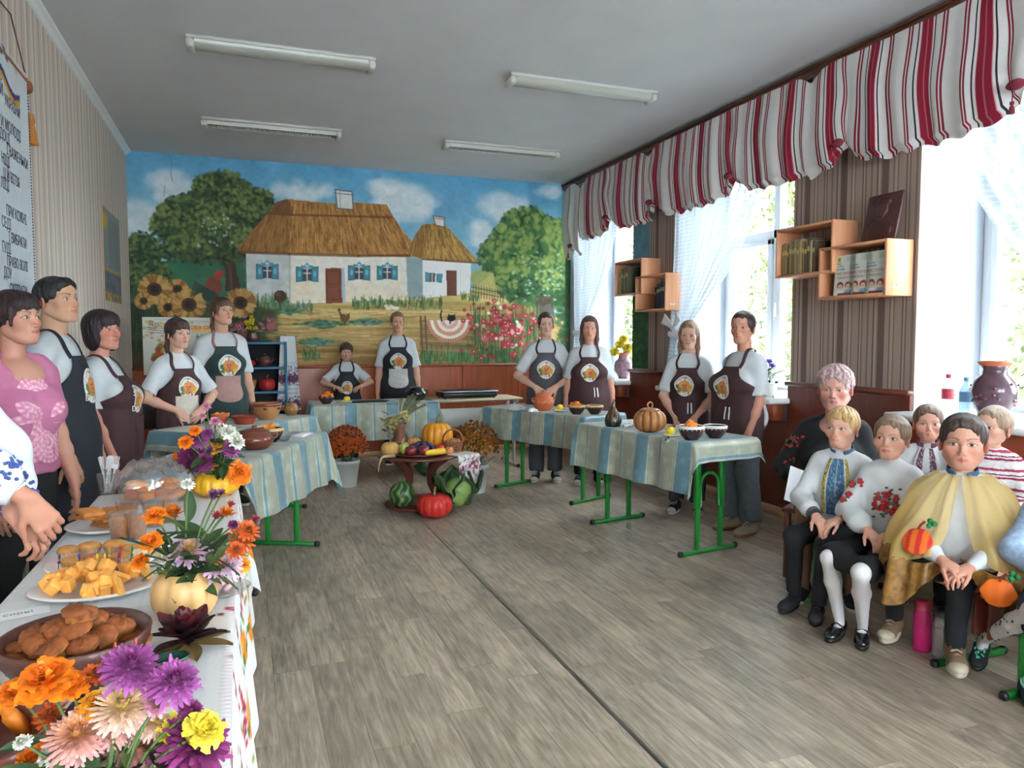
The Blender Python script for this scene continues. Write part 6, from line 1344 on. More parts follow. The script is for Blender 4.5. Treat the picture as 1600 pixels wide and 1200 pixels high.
b = MB(); b.add(*p_lathe([(.066, .146), (.069, .152), (.04, .162), (0, .165)], 28)); lo_ = b.obj('lid', mat('tureen_glaze', L(150, 98, 56), .35, .2, 16, coat=.2), t); a = np.linspace(0, 2*PI, 17); b = MB(); b.add(*p_tube([(.020*math.cos(q), 0, .182+.020*math.sin(q)) for q in a], .006, 7, caps=False)); b.obj('ring_handle', _MC['tureen_glaze'], lo_)
b = MB(); b.add(*p_tube([(.08, -.06, .03), (.14, -.10, .05)], [.014, .010], 8)); b.obj('side_handle', _MC['tureen_glaze'], t)
lemon('small white plate in front of the pumpkin tureen', P_(1047, 682))
bowl('dark bowl with white zigzag rim heaped with pumpkin slices', P_(1080, 687), .082, .088, M_bowld, M_plate); wedges(P_(1080, 687), .074, 13, 7, 'large pumpkin slice in the zigzag rimmed bowl near the jeans woman', 'pumpkin slices in the zigzag rimmed bowl', 1.15)
bowl('empty dark bowl with white zigzag rim at the table end', P_(1117, 684), .076, .080, M_bowld, M_plate)
M_film = clearmat('crumpled_film', (.95, .97, 1), .12, .35, .22)
def crumple(loc, r, label, seed, cat='napkin', name='crumpled_film', m=None):
    g = np.random.default_rng(seed); V, f = p_sphere((r, r*.8, r*.42), 22, 14); V *= 1+.22*np.sin(V[:, :1]*90+seed)*np.sin(V[:, 1:2]*80+1)+.12*g.normal(size=(len(V), 1)); V[:, 2] = np.maximum(V[:, 2]+r*.3, 0); o = MB().add(V, f).obj(name, m or M_film, None, smooth=False, loc=loc); tag(o, label, cat); return o
crumple(P_(808, 641), .07, 'crumpled clear film beside the orange lidded pot', 1); crumple(P_(832, 644), .045, 'small white crumpled napkin touching the orange lidded pot', 2, 'napkin', 'crumpled_napkin', mat('napkin_white', (.8, .82, .84), .9, .03, 20)); crumple(P_(983, 668), .055, 'white crumpled napkin between the jug and the tureen', 3, 'napkin', 'crumpled_napkin', _MC['napkin_white'])
b = MB(); V, f = p_tube([(0, 0, .01), (.10, .05, .012)], .006, 6); b.add(V, f); t = empty('table_knife', P_(1040, 690), .4, 'small knife lying in front of the tureen', 'knife'); b.obj('handle', M_black, t); b = MB(); b.add(*p_box(.09, .014, .002, 0, (-.04, -.02, .010)), M=TR(rz=.46)); b.obj('blade', _MC['brushed_steel'], t)

# ================================================================== WHO STANDS WHERE
def hp(px, py, d): q = atd(px, py, d); return float(q[0]), float(q[1])
def lc(x, y, rz, w):      # room point -> a person's own coordinates
    a = math.radians(rz); d = np.array(w, float)-np.array([x, y, 0]); c, s_ = math.cos(a), math.sin(a); return np.array([c*d[0]+s_*d[1], -s_*d[0]+c*d[1], d[2]])
BR, NV = (72, 42, 46), (34, 38, 50)
sk1, sk2, sk3 = (212, 166, 142), (204, 152, 128), (218, 176, 154)
dk = fabric((34, 35, 40)); jean = fabric((112, 124, 136), var=.16); greyp = fabric((84, 86, 94))
sneak = dict(m=fabric((40, 40, 42)), laces=M_white, toe=mat('rubber_toe', (.5, .5, .48), .5))
# left side of the room, along the striped wall
x, y = hp(-150, 500, 2.05)
emb_b = Canvas(60, 60, (212, 218, 226)); _r = random.Random(3)
for k in range(150): emb_b.ell(60*_r.random(), 30+_r.gauss(0, 9), 2.2, 2.0, _r.choice([(60, 84, 150), (90, 120, 180), (44, 60, 120)]), .9)
p0 = Person('person in white blouse with blue embroidered cuffs, hands clasped, cut by the frame', x, y, 62, 1.62, hair='tail', hairc=(58, 40, 34), skin=sk2, topk='long', topm=mat('white_linen_blouse', (.76, .79, .83), .9, .05, 20, .2, bscale=12), puff=1.5, slv=.80, botm=fabric((58, 58, 62), var=.2), hem=.66, loose=.022, fold=.007, armL=(lc(x, y, 62, atd(20, 800, 2.08)), (1, .2, -.4), (.1, -.6, -.7), (0, 1, 0), .9), armR=(lc(x, y, 62, atd(42, 778, 2.03)), (-1, .2, -.5), (.3, -.4, -.8), (.6, .8, 0), .9), seed=2, yaw=20,
            cuff=mat('cuff_white', (.72, .75, .80), .9, .05, 30))
for i, (nm, (q, S0, E_, W_a, d, n, cu)) in enumerate(p0.arms.items()):       # cornflower motifs stitched on the lower sleeves
    e, ax = p0.ends[i]; g = np.random.default_rng(5+i); b = MB(); pts = []
    pr = [cap(E_, E_+(e-E_)*.7, .031*1.62*1.5, None, .02), cap(E_+(e-E_)*.7, e, .031*1.62*1.5, .022*1.62, .012)]
    c0 = g.normal(size=(18, 3)); c0 /= np.linalg.norm(c0, axis=1)[:, None]
    for c_ in c0: ctr = E_+(e-E_)*g.uniform(.45, .95); pts += [ctr+c_*.07+g.normal(size=3)*.014 for _ in range(16)]
    for p in proj_surf(pr, np.array(pts), .004): b.add(*p_sphere((.0055, .0055, .0055), 6, 4, p))
    o = b.obj('embroidery', mat('blue_thread', L(70, 92, 158), .8, .2, 30), p0.topobj); o['kind'] = 'stuff'
x, y = hp(22, 506, 3.15)
p1 = Person('person in pink embroidered blouse with dark fringe, beside the white banner', x, y, 52, 1.57, hh=.225, hair='tail_fringe', hairc=(44, 26, 30), skin=(210, 158, 138), topm=fabric((214, 128, 168), var=.06), hem=.80, loose=.022, neckhole=1.25, lowneck=True, botm=dk, slv=.6, armL='hangf', armR='hangf', yaw=8, pitch=4, seed=3, topname='blouse', face=dict(lipc=(176, 84, 84), browt=.0026, gaze=(.4, .3), ears=False))
p1.table(.82, 1.34, .026)
med = Canvas(64, 64, (214, 128, 168))
for q in (28, 21, 14, 7):
    for k in range(22): a = k*2*PI/22; med.ell(32+q*math.cos(a), 32+q*math.sin(a), 2.6, 2.2, (236, 196, 204), .95, .3)
for (th, zc, r_) in ((-.05, 1.13, .10), (-.35, .96, .11), (.35, .93, .09)): p1.patch('embroidered_medallion', th, zc, 2*r_, 2*r_, 'disc', M_print, p1.topobj, med, .003)
x, y = hp(86, 476, 3.75)
Person('tall boy in navy apron with short dark hair, between pink blouse and dark bob', x, y, 82, 1.68, hh=.232, fem=False, g=1.1, belly=1.12, hair='crop', hairc=(30, 26, 28), skin=(208, 164, 134), apron=dict(col=NV, letters=('S', 'D'), leth=-.50, lth=.0), botm=dk, armL='hangf', armR='hangf', yaw=-24, pitch=6, seed=4, face=dict(w=1.03, jaw=1.2, browt=.0036, lips=1.1, gaze=(.3, .2)))
x, y = hp(158, 522, 4.35)
Person('person in brown apron with thick dark bob, between the boy and the braided girl', x, y, 80, 1.53, hh=.226, g=1.28, belly=1.2, bust=1.35, hair='bob', hairc=(38, 22, 28), skin=(206, 146, 128), apron=dict(col=BR, letters=('S', 'D'), leth=-.52, pocketline=True), botm=dk, armL='hangf', armR='hangf', yaw=-30, pitch=5, seed=5, face=dict(w=1.08, jaw=1.15, blush=.9, lipc=(176, 92, 92), ears=False, gaze=(.3, .4)))
x, y = hp(277, 526, 5.45)
Person('girl in brown apron with cream pocket and tied dark hair, hands joined', x, y, 34, 1.515, hh=.215, hair='tail_fringe', hairc=(66, 42, 40), skin=sk3, bust=.7, g=.95, apron=dict(col=BR, pocket=(214, 206, 190)), botm=dk, armL='clasp', armR='clasp', yaw=2, pitch=0, seed=6, far=True, face=dict(gaze=(.2, .2)))
x, y = hp(346, 490, 6.05)
Person('person in dark green apron with dusty pink pocket, next to the blue shelf', x, y, 20, 1.70, hh=.228, hair='tail_fringe', hairc=(86, 62, 48), skin=sk1, bust=.9, apron=dict(col=(38, 62, 62), pocket=(186, 146, 140), strapc=(168, 120, 120)), botm=dk, armL='hang', armR='hang', yaw=12, pitch=10, seed=7, far=True, hairband=True)
# behind the table under the mural
x, y = hp(541, 551, 8.05)
Person('child in navy apron behind the table under the painted yard', x, y, -5, 1.32, hh=.196, child=True, hair='tail_fringe', hairc=(66, 46, 42), skin=sk1, apron=dict(col=NV, lz=.13), botm=dk, armL='table', armR='table', yaw=0, seed=8, far=True)
x, y = hp(621, 503, 8.1)
Person('person in navy apron with white pocket, standing under the painted hen yard', x, y, -9, 1.655, hh=.218, hair='tail', hairc=(122, 92, 68), skin=sk1, apron=dict(col=NV, pocket=(206, 206, 202)), botm=dk, armL='hang', armR='hang', yaw=2, seed=9, far=True)
# right side, between the tables and the windows
x, y = hp(853, 509, 7.1)
Person('girl in grey apron with pulled back hair, in front of the painted red flowers', x, y, -22, 1.615, hh=.222, g=.95, bust=.8, hair='tail', hairc=(70, 50, 44), skin=sk3, apron=dict(col=(88, 86, 94), strapc=(50, 40, 48), lz=.10), botm=greyp, flare=1.5, shoe=sneak, armL='clasp', armR='clasp', yaw=4, seed=10, far=True)
x, y = hp(921, 516, 6.95)
Person('person in brown apron with long fringe, in front of the sunflower vase', x, y, -24, 1.575, hh=.225, g=1.1, hair='longloose', hairc=(84, 62, 50), skin=(206, 152, 130), apron=dict(col=BR, bars=True), botm=dk, shoe=sneak, armL='hang', armR='hang', yaw=-2, seed=11, far=True)
x, y = hp(1077, 526, 5.8)
Person('girl in brown apron with long light brown hair by the middle window', x, y, -42, 1.505, hh=.215, g=.92, bust=.6, hair='longloose', hairc=(136, 106, 82), skin=sk3, apron=dict(col=BR, bars=True, lth=-.1, bth=.22), botm=fabric((70, 70, 76)), flare=1.3, shoe=sneak, armL='clasp_low', armR='clasp_low', yaw=2, pitch=-3, seed=12, far=True, face=dict(sad=1))
x, y = hp(1162, 516, 5.2)
Person('person in brown apron and blue jeans with hair tied back, at the table end', x, y, -86, 1.56, hh=.232, g=1.22, belly=1.12, bust=1.25, hair='bun', hairc=(62, 48, 44), skin=(204, 150, 126), apron=dict(col=BR, bars=True, bth=.3, hem=.42), botm=jean, flare=1.6, shoe=dict(m=fabric((188, 176, 152)), sole=mat('gum_sole', L(150, 106, 70), .6), laces=M_white), armL='hangf', armR='back', yaw=30, pitch=3, seed=13)

# ================================================================== SEATED VISITORS
def bench(cx, cy, ang, L_, h, label):
    t = empty('bench', (cx, cy, 0), math.radians(ang), label, 'bench', 'wooden benches'); b = MB(); b.add(*p_box(L_, .36, .022, .006, (0, 0, h-.011))); b.obj('seat', M_beech, t)
    for s in (-1, 1):
        b = MB(); b.add(*p_box(.03, .28, .03, .005, (s*(L_/2-.13), 0, h-.037))); b.obj('bearer', M_green, t)
        for e in (-1, 1): b = MB(); b.add(*p_box(.03, .03, h-.05, .005, (s*(L_/2-.13), e*.10, (h-.05)/2+.02))); b.obj('leg', M_green, t)
        f = MB(); f.add(*p_box(.03, .40, .028, .005, (s*(L_/2-.13), 0, .016))); fo = f.obj('foot_bar', M_green, t)
        for e in (-1, 1): c = MB(); c.add(*p_box(.034, .03, .033, .008, (s*(L_/2-.13), e*.20, .0175))); c.obj('end_cap', M_black, fo)
    for s in (-1, 1): b = MB(); b.add(*p_box(.016, .28, .17, .004, (s*(L_/2-.012), 0, h-.11))); b.obj('end_board', M_wood_dark_and_backlit, t)
    return t
bench(2.90, 2.64, 90, 1.06, .375, 'low wooden bench under the blond boy and the girl in tights'); bench(2.90, 1.50, 90, 1.14, .375, 'low wooden bench running out of the frame under the caped boy'); bench(3.48, 2.45, 90, 1.5, .40, 'low wooden bench under the back row of children')
t = empty('chair', (3.17, 3.36, 0), math.radians(-56), 'dark wooden chair under the woman in black', 'chair')
b = MB(); b.add(*p_box(.42, .40, .025, .008, (0, 0, .395))); b.obj('seat', M_wood_dark_and_backlit, t)
for s in (-1, 1):
    b = MB(); b.add(*p_box(.035, .035, .385, .006, (s*.18, -.17, .192))); b.obj('leg', M_wood_dark_and_backlit, t); b = MB(); b.add(*p_box(.035, .035, .80, .006, (s*.18, .18, .40))); b.obj('leg', M_wood_dark_and_backlit, t)
b = MB(); b.add(*p_box(.40, .02, .16, .006, (0, .18, .70))); b.obj('backrest', M_wood_dark_and_backlit, t)
def emb(w, h, bgc, fn, seed=1): c = Canvas(w, h, bgc); fn(c, random.Random(seed)); return c
WS = (.57, .59, .61); M_shirt = mat('white_festive_cotton', WS, .88, .04, 25, .2, bscale=14)
def blue_panel(c, r):
    c.poly([(0, 0), (60, 0), (60, 90), (0, 90)], (62, 96, 128))
    for k in range(420): c.ell(60*r.random(), 90*r.random(), 1.6, 1.6, r.choice([(96, 140, 172), (44, 72, 104), (120, 160, 180), (70, 110, 150)]), .9)
    for x0 in (0, 49):
        c.poly([(x0, 0), (x0+11, 0), (x0+11, 90), (x0, 90)], (176, 160, 70))
        for k in range(120): c.ell(x0+11*r.random(), 90*r.random(), 1.3, 1.3, r.choice([(66, 62, 40), (206, 190, 96), (104, 94, 50)]), .9)
    c.poly([(11, 0), (14, 0), (14, 90), (11, 90)], (206, 208, 212)); c.poly([(46, 0), (49, 0), (49, 90), (46, 90)], (206, 208, 212)); c.line([(30, 0), (30, 60)], 1.4, (150, 170, 186))
def burg(c, r):
    for x0 in (8, 36):
        c.poly([(x0, 0), (x0+14, 0), (x0+14, 80), (x0, 80)], (92, 52, 74))
        for k in range(130): c.ell(x0+14*r.random(), 80*r.random(), 1.4, 1.4, r.choice([(206, 200, 204), (60, 34, 60), (130, 60, 80)]), .9)
# woman in black
x, y = hp(1305, 608, 4.15)
w = Person('person in black dress with red flowers on the sleeves and pinkish grey hair', x, y, -46, 1.50, hh=.232, g=1.22, belly=1.15, bust=1.2, hair='curly', hairc=(176, 148, 150), skin=(208, 158, 144), sit=dict(seat=.405), topk='long', topm=fabric((22, 22, 27)), slv=.55, loose=.014, neckhole=1.2, lowneck=True, botk='skirt', botm=fabric((24, 24, 29)), drop=.10, legm=mat('brown_stocking', L(128, 92, 76), .7, .05, 20), shoe=dict(m=fabric((28, 28, 30))), armL='lap', armR=((-.13, -.22, .84), (-1, .3, -.3), (.3, -.8, -.2), (.2, .1, -1), .8), seed=21, yaw=-4, pitch=-3, face=dict(w=1.08, jaw=1.2, open=.75, blush=.8, sad=1, browc=(150, 120, 112), lipc=(170, 92, 92)))
for i, (nm, (q, S0, E_, W_a, d, n, cu)) in enumerate(w.arms.items()):
    g = np.random.default_rng(31+i); c1 = MB(); c2_ = MB()
    for k in range(7):
        ctr = S0+(E_-S0)*g.uniform(.35, 1.1); dr = g.normal(size=3); dr /= np.linalg.norm(dr); P = proj_surf([cap(S0, E_, .034*1.5*1.05, .031*1.5*1.05, .03)], np.array([ctr+dr*.06+g.normal(size=3)*.013 for _ in range(10)]), .004)
        for p in P[:7]: c1.add(*p_sphere((.008, .008, .008), 7, 5, p))
        for p in P[7:]: c2_.add(*p_sphere((.006, .006, .016), 6, 4, p))
    o = c1.obj('flower_print', mat('red_petal_print', L(176, 36, 48), .8, .15, 40), w.topobj); o['kind'] = 'stuff'; o = c2_.obj('leaf_print', mat('leaf_print', L(66, 104, 62), .8, .15, 40), w.topobj); o['kind'] = 'stuff'
b = MB(); b.add(*p_box(.15, .21, .002, 0, (0, 0, 0))); o = b.obj('paper_sheet', mat('white_paper', (.8, .82, .84), .8, .02, 20), None, smooth=False, loc=tuple(atd(1252, 762, 3.86)), rz=-.5); o.rotation_euler = (.9, .35, -.5); tag(o, 'white paper sheet held in the lap of the woman in black', 'paper')
# front row
x, y = hp(1316, 674, 3.66); K = lambda px, py, z: tuple(lc(x, y, -58, onz(px, py, z)))
blond = Person('blond boy in white shirt with blue and yellow embroidered front', x, y, -58, 1.205, hh=.205, child=True, fem=False, hair='fringe_short', hairc=(196, 160, 112), skin=(222, 176, 152), sit=dict(seat=.385, knees=(K(1292, 850, .40), K(1240, 838, .40))), ankles=(K(1278, 945, .07), K(1240, 930, .07)), topk='long', topm=M_shirt, slv=.93, puff=1.1, botm=fabric((32, 34, 40)), shoe=dict(m=fabric((36, 36, 44)), sole=M_black, laces=fabric((60, 60, 70))), armL='lap', armR='lap', seed=22, yaw=-6, pitch=4, loose=.014, cuff=fabric((96, 96, 100), var=.5, scale=150), collar=mat('blue_embroidered_band', L(70, 104, 140), .85, .5, 120), face=dict(browc=(170, 134, 100), iris=(110, 120, 120), gaze=(-.6, .5), lipc=(206, 130, 118)))
blond.table(.48, .80, .020); blond.patch('embroidered_front', 0, .655, .15, .27, None, M_print, blond.topobj, emb(60, 90, (62, 96, 128), blue_panel), .004, 40, 50)
x, y = hp(1393, 690, 3.42); K = lambda px, py, z: tuple(lc(x, y, -56, onz(px, py, z)))
girl = Person('girl in white blouse with red flower embroidery, black skirt and white tights', x, y, -56, 1.17, hh=.203, child=True, hair='braidcrown', hairc=(132, 106, 84), skin=(220, 172, 148), sit=dict(seat=.385, knees=(K(1345, 895, .39), K(1296, 872, .39))), ankles=(K(1348, 980, .06), K(1312, 972, .06)), topk='long', topm=M_shirt, slv=.90, puff=1.35, botk='skirt', botm=fabric((26, 26, 32)), legm=mat('white_tights', (.66, .64, .66), .8, .03, 30), shoe=dict(m=mat('patent_black', (.012, .012, .014), .15, .05, 10, coat=.5), sole=M_black, strap=True, open=True), armL='lap', armR='lap', seed=23, yaw=-6, pitch=6, loose=.018, fold=.006, face=dict(gaze=(-.4, .5), lips=1.15, lipc=(190, 104, 100), browc=(110, 84, 66)))
g = np.random.default_rng(77); c1 = MB(); c2_ = MB(); TP = infl(girl.T, .018)
for (cx, cz) in ((-.045, .66), (.0, .645), (.05, .665), (-.02, .61), (.03, .60), (-.065, .62), (.07, .62), (.005, .685)):
    P = proj_surf(TP, np.array([(cx+g.normal()*.010, -.16, cz+g.normal()*.010) for _ in range(12)]), .004)
    for p in P[:8]: c1.add(*p_sphere((.0085, .006, .0085), 7, 5, p))
    for p in proj_surf(TP, np.array([(cx+g.normal()*.022, -.16, cz+g.normal()*.020) for _ in range(6)]), .003): c2_.add(*p_sphere((.008, .004, .005), 6, 4, p))
o = c1.obj('front_flowers', _MC['red_petal_print'], girl.topobj); o['kind'] = 'stuff'; o = c2_.obj('front_leaves', _MC['leaf_print'], girl.topobj); o['kind'] = 'stuff'
for i, (nm, (q, S0, E_, W_a, d, n, cu)) in enumerate(girl.arms.items()):
    g = np.random.default_rng(41+i); c1 = MB(); c2_ = MB()
    for k in range(5):
        ctr = S0+(E_-S0)*(.25+.2*k); dr = np.array([.2*q, -1, .3])+g.normal(size=3)*.5; dr /= np.linalg.norm(dr); P = proj_surf([cap(S0, E_, .034*1.17, .031*1.17*1.35, .03)], np.array([ctr+dr*.05+g.normal(size=3)*.009 for _ in range(10)]), .006)
        for p in P[:7]: c1.add(*p_sphere((.008, .008, .008), 7, 5, p))
        for p in P[7:]: c2_.add(*p_sphere((.005, .005, .010), 6, 4, p))
    o = c1.obj('sleeve_flowers', _MC['red_petal_print'], girl.topobj); o['kind'] = 'stuff'; o = c2_.obj('sleeve_leaves', _MC['leaf_print'], girl.topobj); o['kind'] = 'stuff'
# boy in the yellow cape
x, y = hp(1505, 697, 3.05); K = lambda px, py, z: tuple(lc(x, y, -54, onz(px, py, z)))
boyc = Person('boy in sheer yellow cape with pumpkin appliques over a white shirt', x, y, -54, 1.255, hh=.228, child=True, fem=False, g=1.12, hair='crop', hairc=(74, 60, 56), skin=(214, 162, 140), sit=dict(seat=.385, knees=(K(1500, 905, .41), K(1400, 885, .41))), ankles=(K(1492, 1012, .09), K(1398, 968, .09)), topk='long', topm=M_shirt, slv=.93, botm=fabric((34, 38, 46)), shoe=dict(m=fabric((156, 128, 100)), sole=mat('cream_rubber', (.62, .58, .50), .6), toe=fabric((206, 194, 170)), laces=mat('tan_lace', L(190, 168, 136), .8), high=True, soleh=.03, k=1.12), armL=((.05, -.23, .69), (1, .3, -.3), (-.6, -.6, -.2), (0, .2, -1), .9), armR=((-.045, -.23, .70), (-1, .4, -.3), (.6, -.5, -.2), (0, .2, -1), .9), seed=24, yaw=2, pitch=2, collar=mat('blue_embroidered_band', L(1, 1, 1)), face=dict(w=1.06, jaw=1.15, browt=.003, gaze=(-.2, .3), sad=.6))
M_organza = sheermat('yellow_organza', L(240, 210, 136), .64, False); M_broc = mat('gold_brocade', L(140, 100, 44), .45, .75, 32, .3, bscale=40, spec=.6)
def cape(P_):
    H = P_.H; zs = P_.sz+P_.dz+.050*H; k = empty('pumpkin_cape', P_.t.location, P_.t.rotation_euler[2], 'sheer yellow cape with gold brocade border worn by the seated boy', 'cape')
    pr = infl(P_.T, .014)
    for nm, (q, S0, E_, W_a, d, n, cu) in P_.arms.items(): pr += [cap(S0, E_, .040*H, .040*H, .04), cap(E_, E_+(W_a-E_)*.5, .038*H, .036*H, .04)]
    tg = np.linspace(-PI, PI, 73); zg = np.linspace(zs, zs-.62, 48); TG, ZG = np.meshgrid(tg, zg, indexing='ij'); D = np.stack([np.sin(TG), -np.cos(TG), 0*TG], -1); B = np.stack([0*TG, 0*TG, ZG], -1); rg = np.full(TG.shape, .6)
    for _ in range(26): rg = np.clip(rg-sdf(pr, B+D*rg[..., None])*.85, .03, .6)
    for i in range(1, 48): rg[:, i] = np.maximum(rg[:, i], rg[:, i-1]+.0012)
    for _ in range(14): rg = (np.roll(rg, 1, 0)+rg*2+np.roll(rg, -1, 0))/4; rg[:, 1:-1] = (rg[:, :-2]+2*rg[:, 1:-1]+rg[:, 2:])/4
    def surf(th, v, off=0.0):
        th, v = np.broadcast_arrays(np.asarray(th, float), np.asarray(v, float)); z = zs-.50*v*(1-.06*np.cos(th))
        j = np.clip((th+PI)/(2*PI)*72, 0, 71.99); i = np.clip((zs-z)/.62*47, 0, 46.99); j0 = j.astype(int); i0 = i.astype(int); fj = j-j0; fi = i-i0
        r = (rg[j0, i0]*(1-fi)+rg[j0, i0+1]*fi)*(1-fj)+(rg[j0+1, i0]*(1-fi)+rg[j0+1, i0+1]*fi)*fj
        r = r+.022+(.020*np.sin(th*14+1.0)+.010*np.sin(th*29))*np.clip(v*1.6, .2, 1)+.03*v+off
        return np.stack([r*np.sin(th), -r*np.cos(th), z], -1)
    for s in (-1, 1):
        th = np.linspace(.13, 2.5, 50)[:, None]*s; v = np.linspace(0, 1, 30)[None, :]; pt = np.exp(-((np.abs(th)-.62)/.42)**2); op = .05+.28*v; TH = s*(np.abs(th)-.13)/(2.37)*(2.5-op)+s*op
        b = MB(); b.add(*p_grid(surf(TH, v*(.62+.10*pt)))); b.obj('organza_panel', M_organza, k)
        b = MB(); b.add(*p_solid_sheet(surf(TH, (.62+.10*pt)+v*(.14+.30*pt)*.9), .003)); b.obj('brocade_border', M_broc, k)
    def applique(thc, vc, w_, h_, col, col2):
        p0 = surf(thc, vc); t1 = surf(thc+.12, vc)-surf(thc-.12, vc); t1 /= np.linalg.norm(t1); t2 = surf(thc, vc-.08)-surf(thc, vc+.08); t2 -= t1*(t1@t2); t2 /= np.linalg.norm(t2); n = np.cross(t1, t2); n = n*np.sign(n@np.array([math.sin(thc), -math.cos(thc), 0])); p0 = p0+n*.026
        u, vv = np.meshgrid(np.linspace(-1, 1, 24), np.linspace(-1, 1, 24), indexing='ij'); kk = np.maximum(np.abs(u), np.abs(vv)); q = np.hypot(u, vv)+1e-9; U, V = u*kk/q*(1+.05*np.cos(6*np.arctan2(vv, u))), vv*kk/q
        c = np.where((np.sin(U*9) > .2)[..., None], np.array(lin(col)), np.array(lin(col2))).reshape(-1, 3); P = p0+t1*(U*w_)[..., None]+t2*(V*h_)[..., None]-n*((U**2+V**2)*.012)[..., None]; b = MB(); V_, fs = p_solid_sheet(P, .003, n); b.add(V_, fs, col=np.concatenate([c, c])); a = b.obj('pumpkin_applique', M_print, k)
        b = MB(); b.add(*p_tube([p0+t2*h_*.85, p0+t2*h_*1.2+t1*.006, p0+t2*h_*1.5+t1*.018], .006, 6, flat=.6)); b.obj('stem', mat('red_felt', L(150, 40, 40), .9), a)
        b = MB(); [b.add(*p_sphere(.011, 8, 6, p0+t2*(h_*1.4+.012*math.sin(x_))+t1*(.042+.012*math.cos(x_)))) for x_ in (0, 2.1, 4.2)]; b.obj('leaf', mat('green_felt', L(40, 120, 70), .9), a)
    applique(-.60, .56, .058, .056, (206, 44, 40), (226, 112, 34)); applique(.50, .84, .058, .052, (232, 112, 28), (226, 104, 24))
    return k
cape(boyc)
# back row
x, y = hp(1450, 665, 4.0)
bb = Person('boy in white shirt with dark burgundy embroidery in the back row', x, y, -50, 1.12, hh=.198, child=True, fem=False, hair='crop', hairc=(112, 88, 76), skin=(218, 166, 146), sit=dict(seat=.41), topk='long', topm=M_shirt, slv=.93, botm=dk, armL='lap', armR='lap', seed=25, yaw=4, pitch=4, collar=mat('burgundy_band', L(110, 66, 88), .85, .5, 120), face=dict(gaze=(.2, .3)))
bb.table(.50, .80, .018); bb.patch('embroidered_front', 0, .68, .15, .22, None, M_print, bb.topobj, emb(60, 80, (198, 201, 203), burg), .004, 30, 40)
x, y = hp(1552, 662, 3.66)
Person('girl in white cardigan with crimson stripes in the back row by the vase', x, y, -66, 1.16, hh=.205, child=True, hair='bun', hairc=(150, 124, 102), skin=(222, 176, 154), sit=dict(seat=.41), topk='long', topm=rampmat('crimson_knit', [(0, L(214, 210, 212)), (.30, L(150, 44, 74)), (.42, L(206, 202, 204)), (.50, L(110, 40, 66)), (.56, L(214, 210, 212)), (.72, L(168, 60, 88)), (.86, L(210, 206, 208))], 2, .085, .95, .5, noise=.012, nscale=60, nvar=.15), slv=.93, puff=1.25, loose=.02, botm=dk, armL='lap', armR='lap', seed=26, yaw=-16, pitch=6, face=dict(gaze=(-.5, .4)))
# child at the edge of the picture
x, y = hp(1668, 720, 2.78); K = lambda px, py, z: tuple(lc(x, y, -52, onz(px, py, z)))
ed = Person('child in pale blue lacy jacket and navy skirt with dotted socks, cut by the frame', x, y, -52, 1.15, hh=.2, child=True, hair='tail', hairc=(120, 92, 72), skin=(216, 170, 148), sit=dict(seat=.385, knees=((.10, -.29, .42), (-.10, -.31, .42))), ankles=(K(1606, 1066, .07), K(1535, 1000, .12)), topk='long', topm=mat('pale_denim_lace', L(150, 172, 200), .9, .3, 45, .3), slv=.9, puff=1.2, botk='skirt', botm=fabric((34, 40, 62)), drop=.07, legm=mat('sock_white', (.62, .60, .63), .9, .04, 40), shoe=dict(m=fabric((24, 30, 36)), sole=M_black, dots=mat('teal_dots', L(90, 196, 170), .8), open=True, lift=True, tilt=(0, 14)), armL='lap', armR='lap', seed=27, yaw=0)
b = MB(); g = np.random.default_rng(8)
for hip, kn, ank in ed.legs:
    for k in range(46):
        f_ = g.uniform(.05, .95); ctr = kn+(ank-kn)*f_; dr = g.normal(size=3); dr[2] *= .1; dr /= np.linalg.norm(dr); p = proj_surf([cap(kn, kn+(ank-kn)*.35, .031*1.15, .031*1.15, .02), cap(kn+(ank-kn)*.35, ank, .031*1.15, .0185*1.15, .02)], (ctr+dr*.04)[None], .001)[0]; b.add(*p_sphere(.0036, 6, 4, p))
o = b.obj('sock_dots', M_black, ed.t); o['kind'] = 'stuff'

# ================================================================== FLOWERS
def petal_ball(n, R, c_in, c_out, e0=5, e1=88, wid=.30, curl=.5, inner=.25, rag=0.0, seed=0, name='bloom', m=None, zs=1.0, jit=.18):
    g = np.random.default_rng(seed); V = []; Q = []; C = []; k = 0; ci, co = np.array(lin(c_in)), np.array(lin(c_out)); ga = PI*(3-5**.5)
    for i in range(n):
        f = i/(n-1); el = math.radians(e0+(e1-e0)*f**.85); az = i*ga; Lp = R*(1-.45*f)*(1+jit*g.normal()*.5); w = R*wid*(1-.35*f)
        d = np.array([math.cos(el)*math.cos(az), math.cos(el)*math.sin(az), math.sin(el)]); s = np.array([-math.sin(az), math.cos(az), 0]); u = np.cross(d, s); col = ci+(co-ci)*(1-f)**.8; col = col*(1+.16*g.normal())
        for j, t in enumerate((0.12, .5, .85, 1.0)):
            p = d*Lp*t+u*(-curl*Lp*.35*t*t if f < .7 else curl*Lp*.25*t)+g.normal(size=3)*rag*R; ww = w*(.35, .95, 1.0, .45)[j]
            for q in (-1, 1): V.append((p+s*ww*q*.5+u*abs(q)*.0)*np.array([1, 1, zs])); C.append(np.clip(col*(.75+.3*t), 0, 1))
        for j in range(3): Q.append([k+2*j, k+2*j+1, k+2*j+3, k+2*j+2])
        k += 8
    b = MB(); b.add(np.array(V), np.array(Q), col=np.array(C)); b.add(*p_sphere((R*.34, R*.34, R*.30*zs), 10, 6, (0, 0, R*.06)), col=np.clip(ci*.6, 0, 1)); return b.data(name, m or colmat('petal_colours', .6, 0, 50, var=0), True)
FL = {}
FL['marigold'] = petal_ball(170, 1, (214, 96, 14), (244, 132, 22), -12, 88, .40, .25, rag=.05, seed=1, zs=.85)
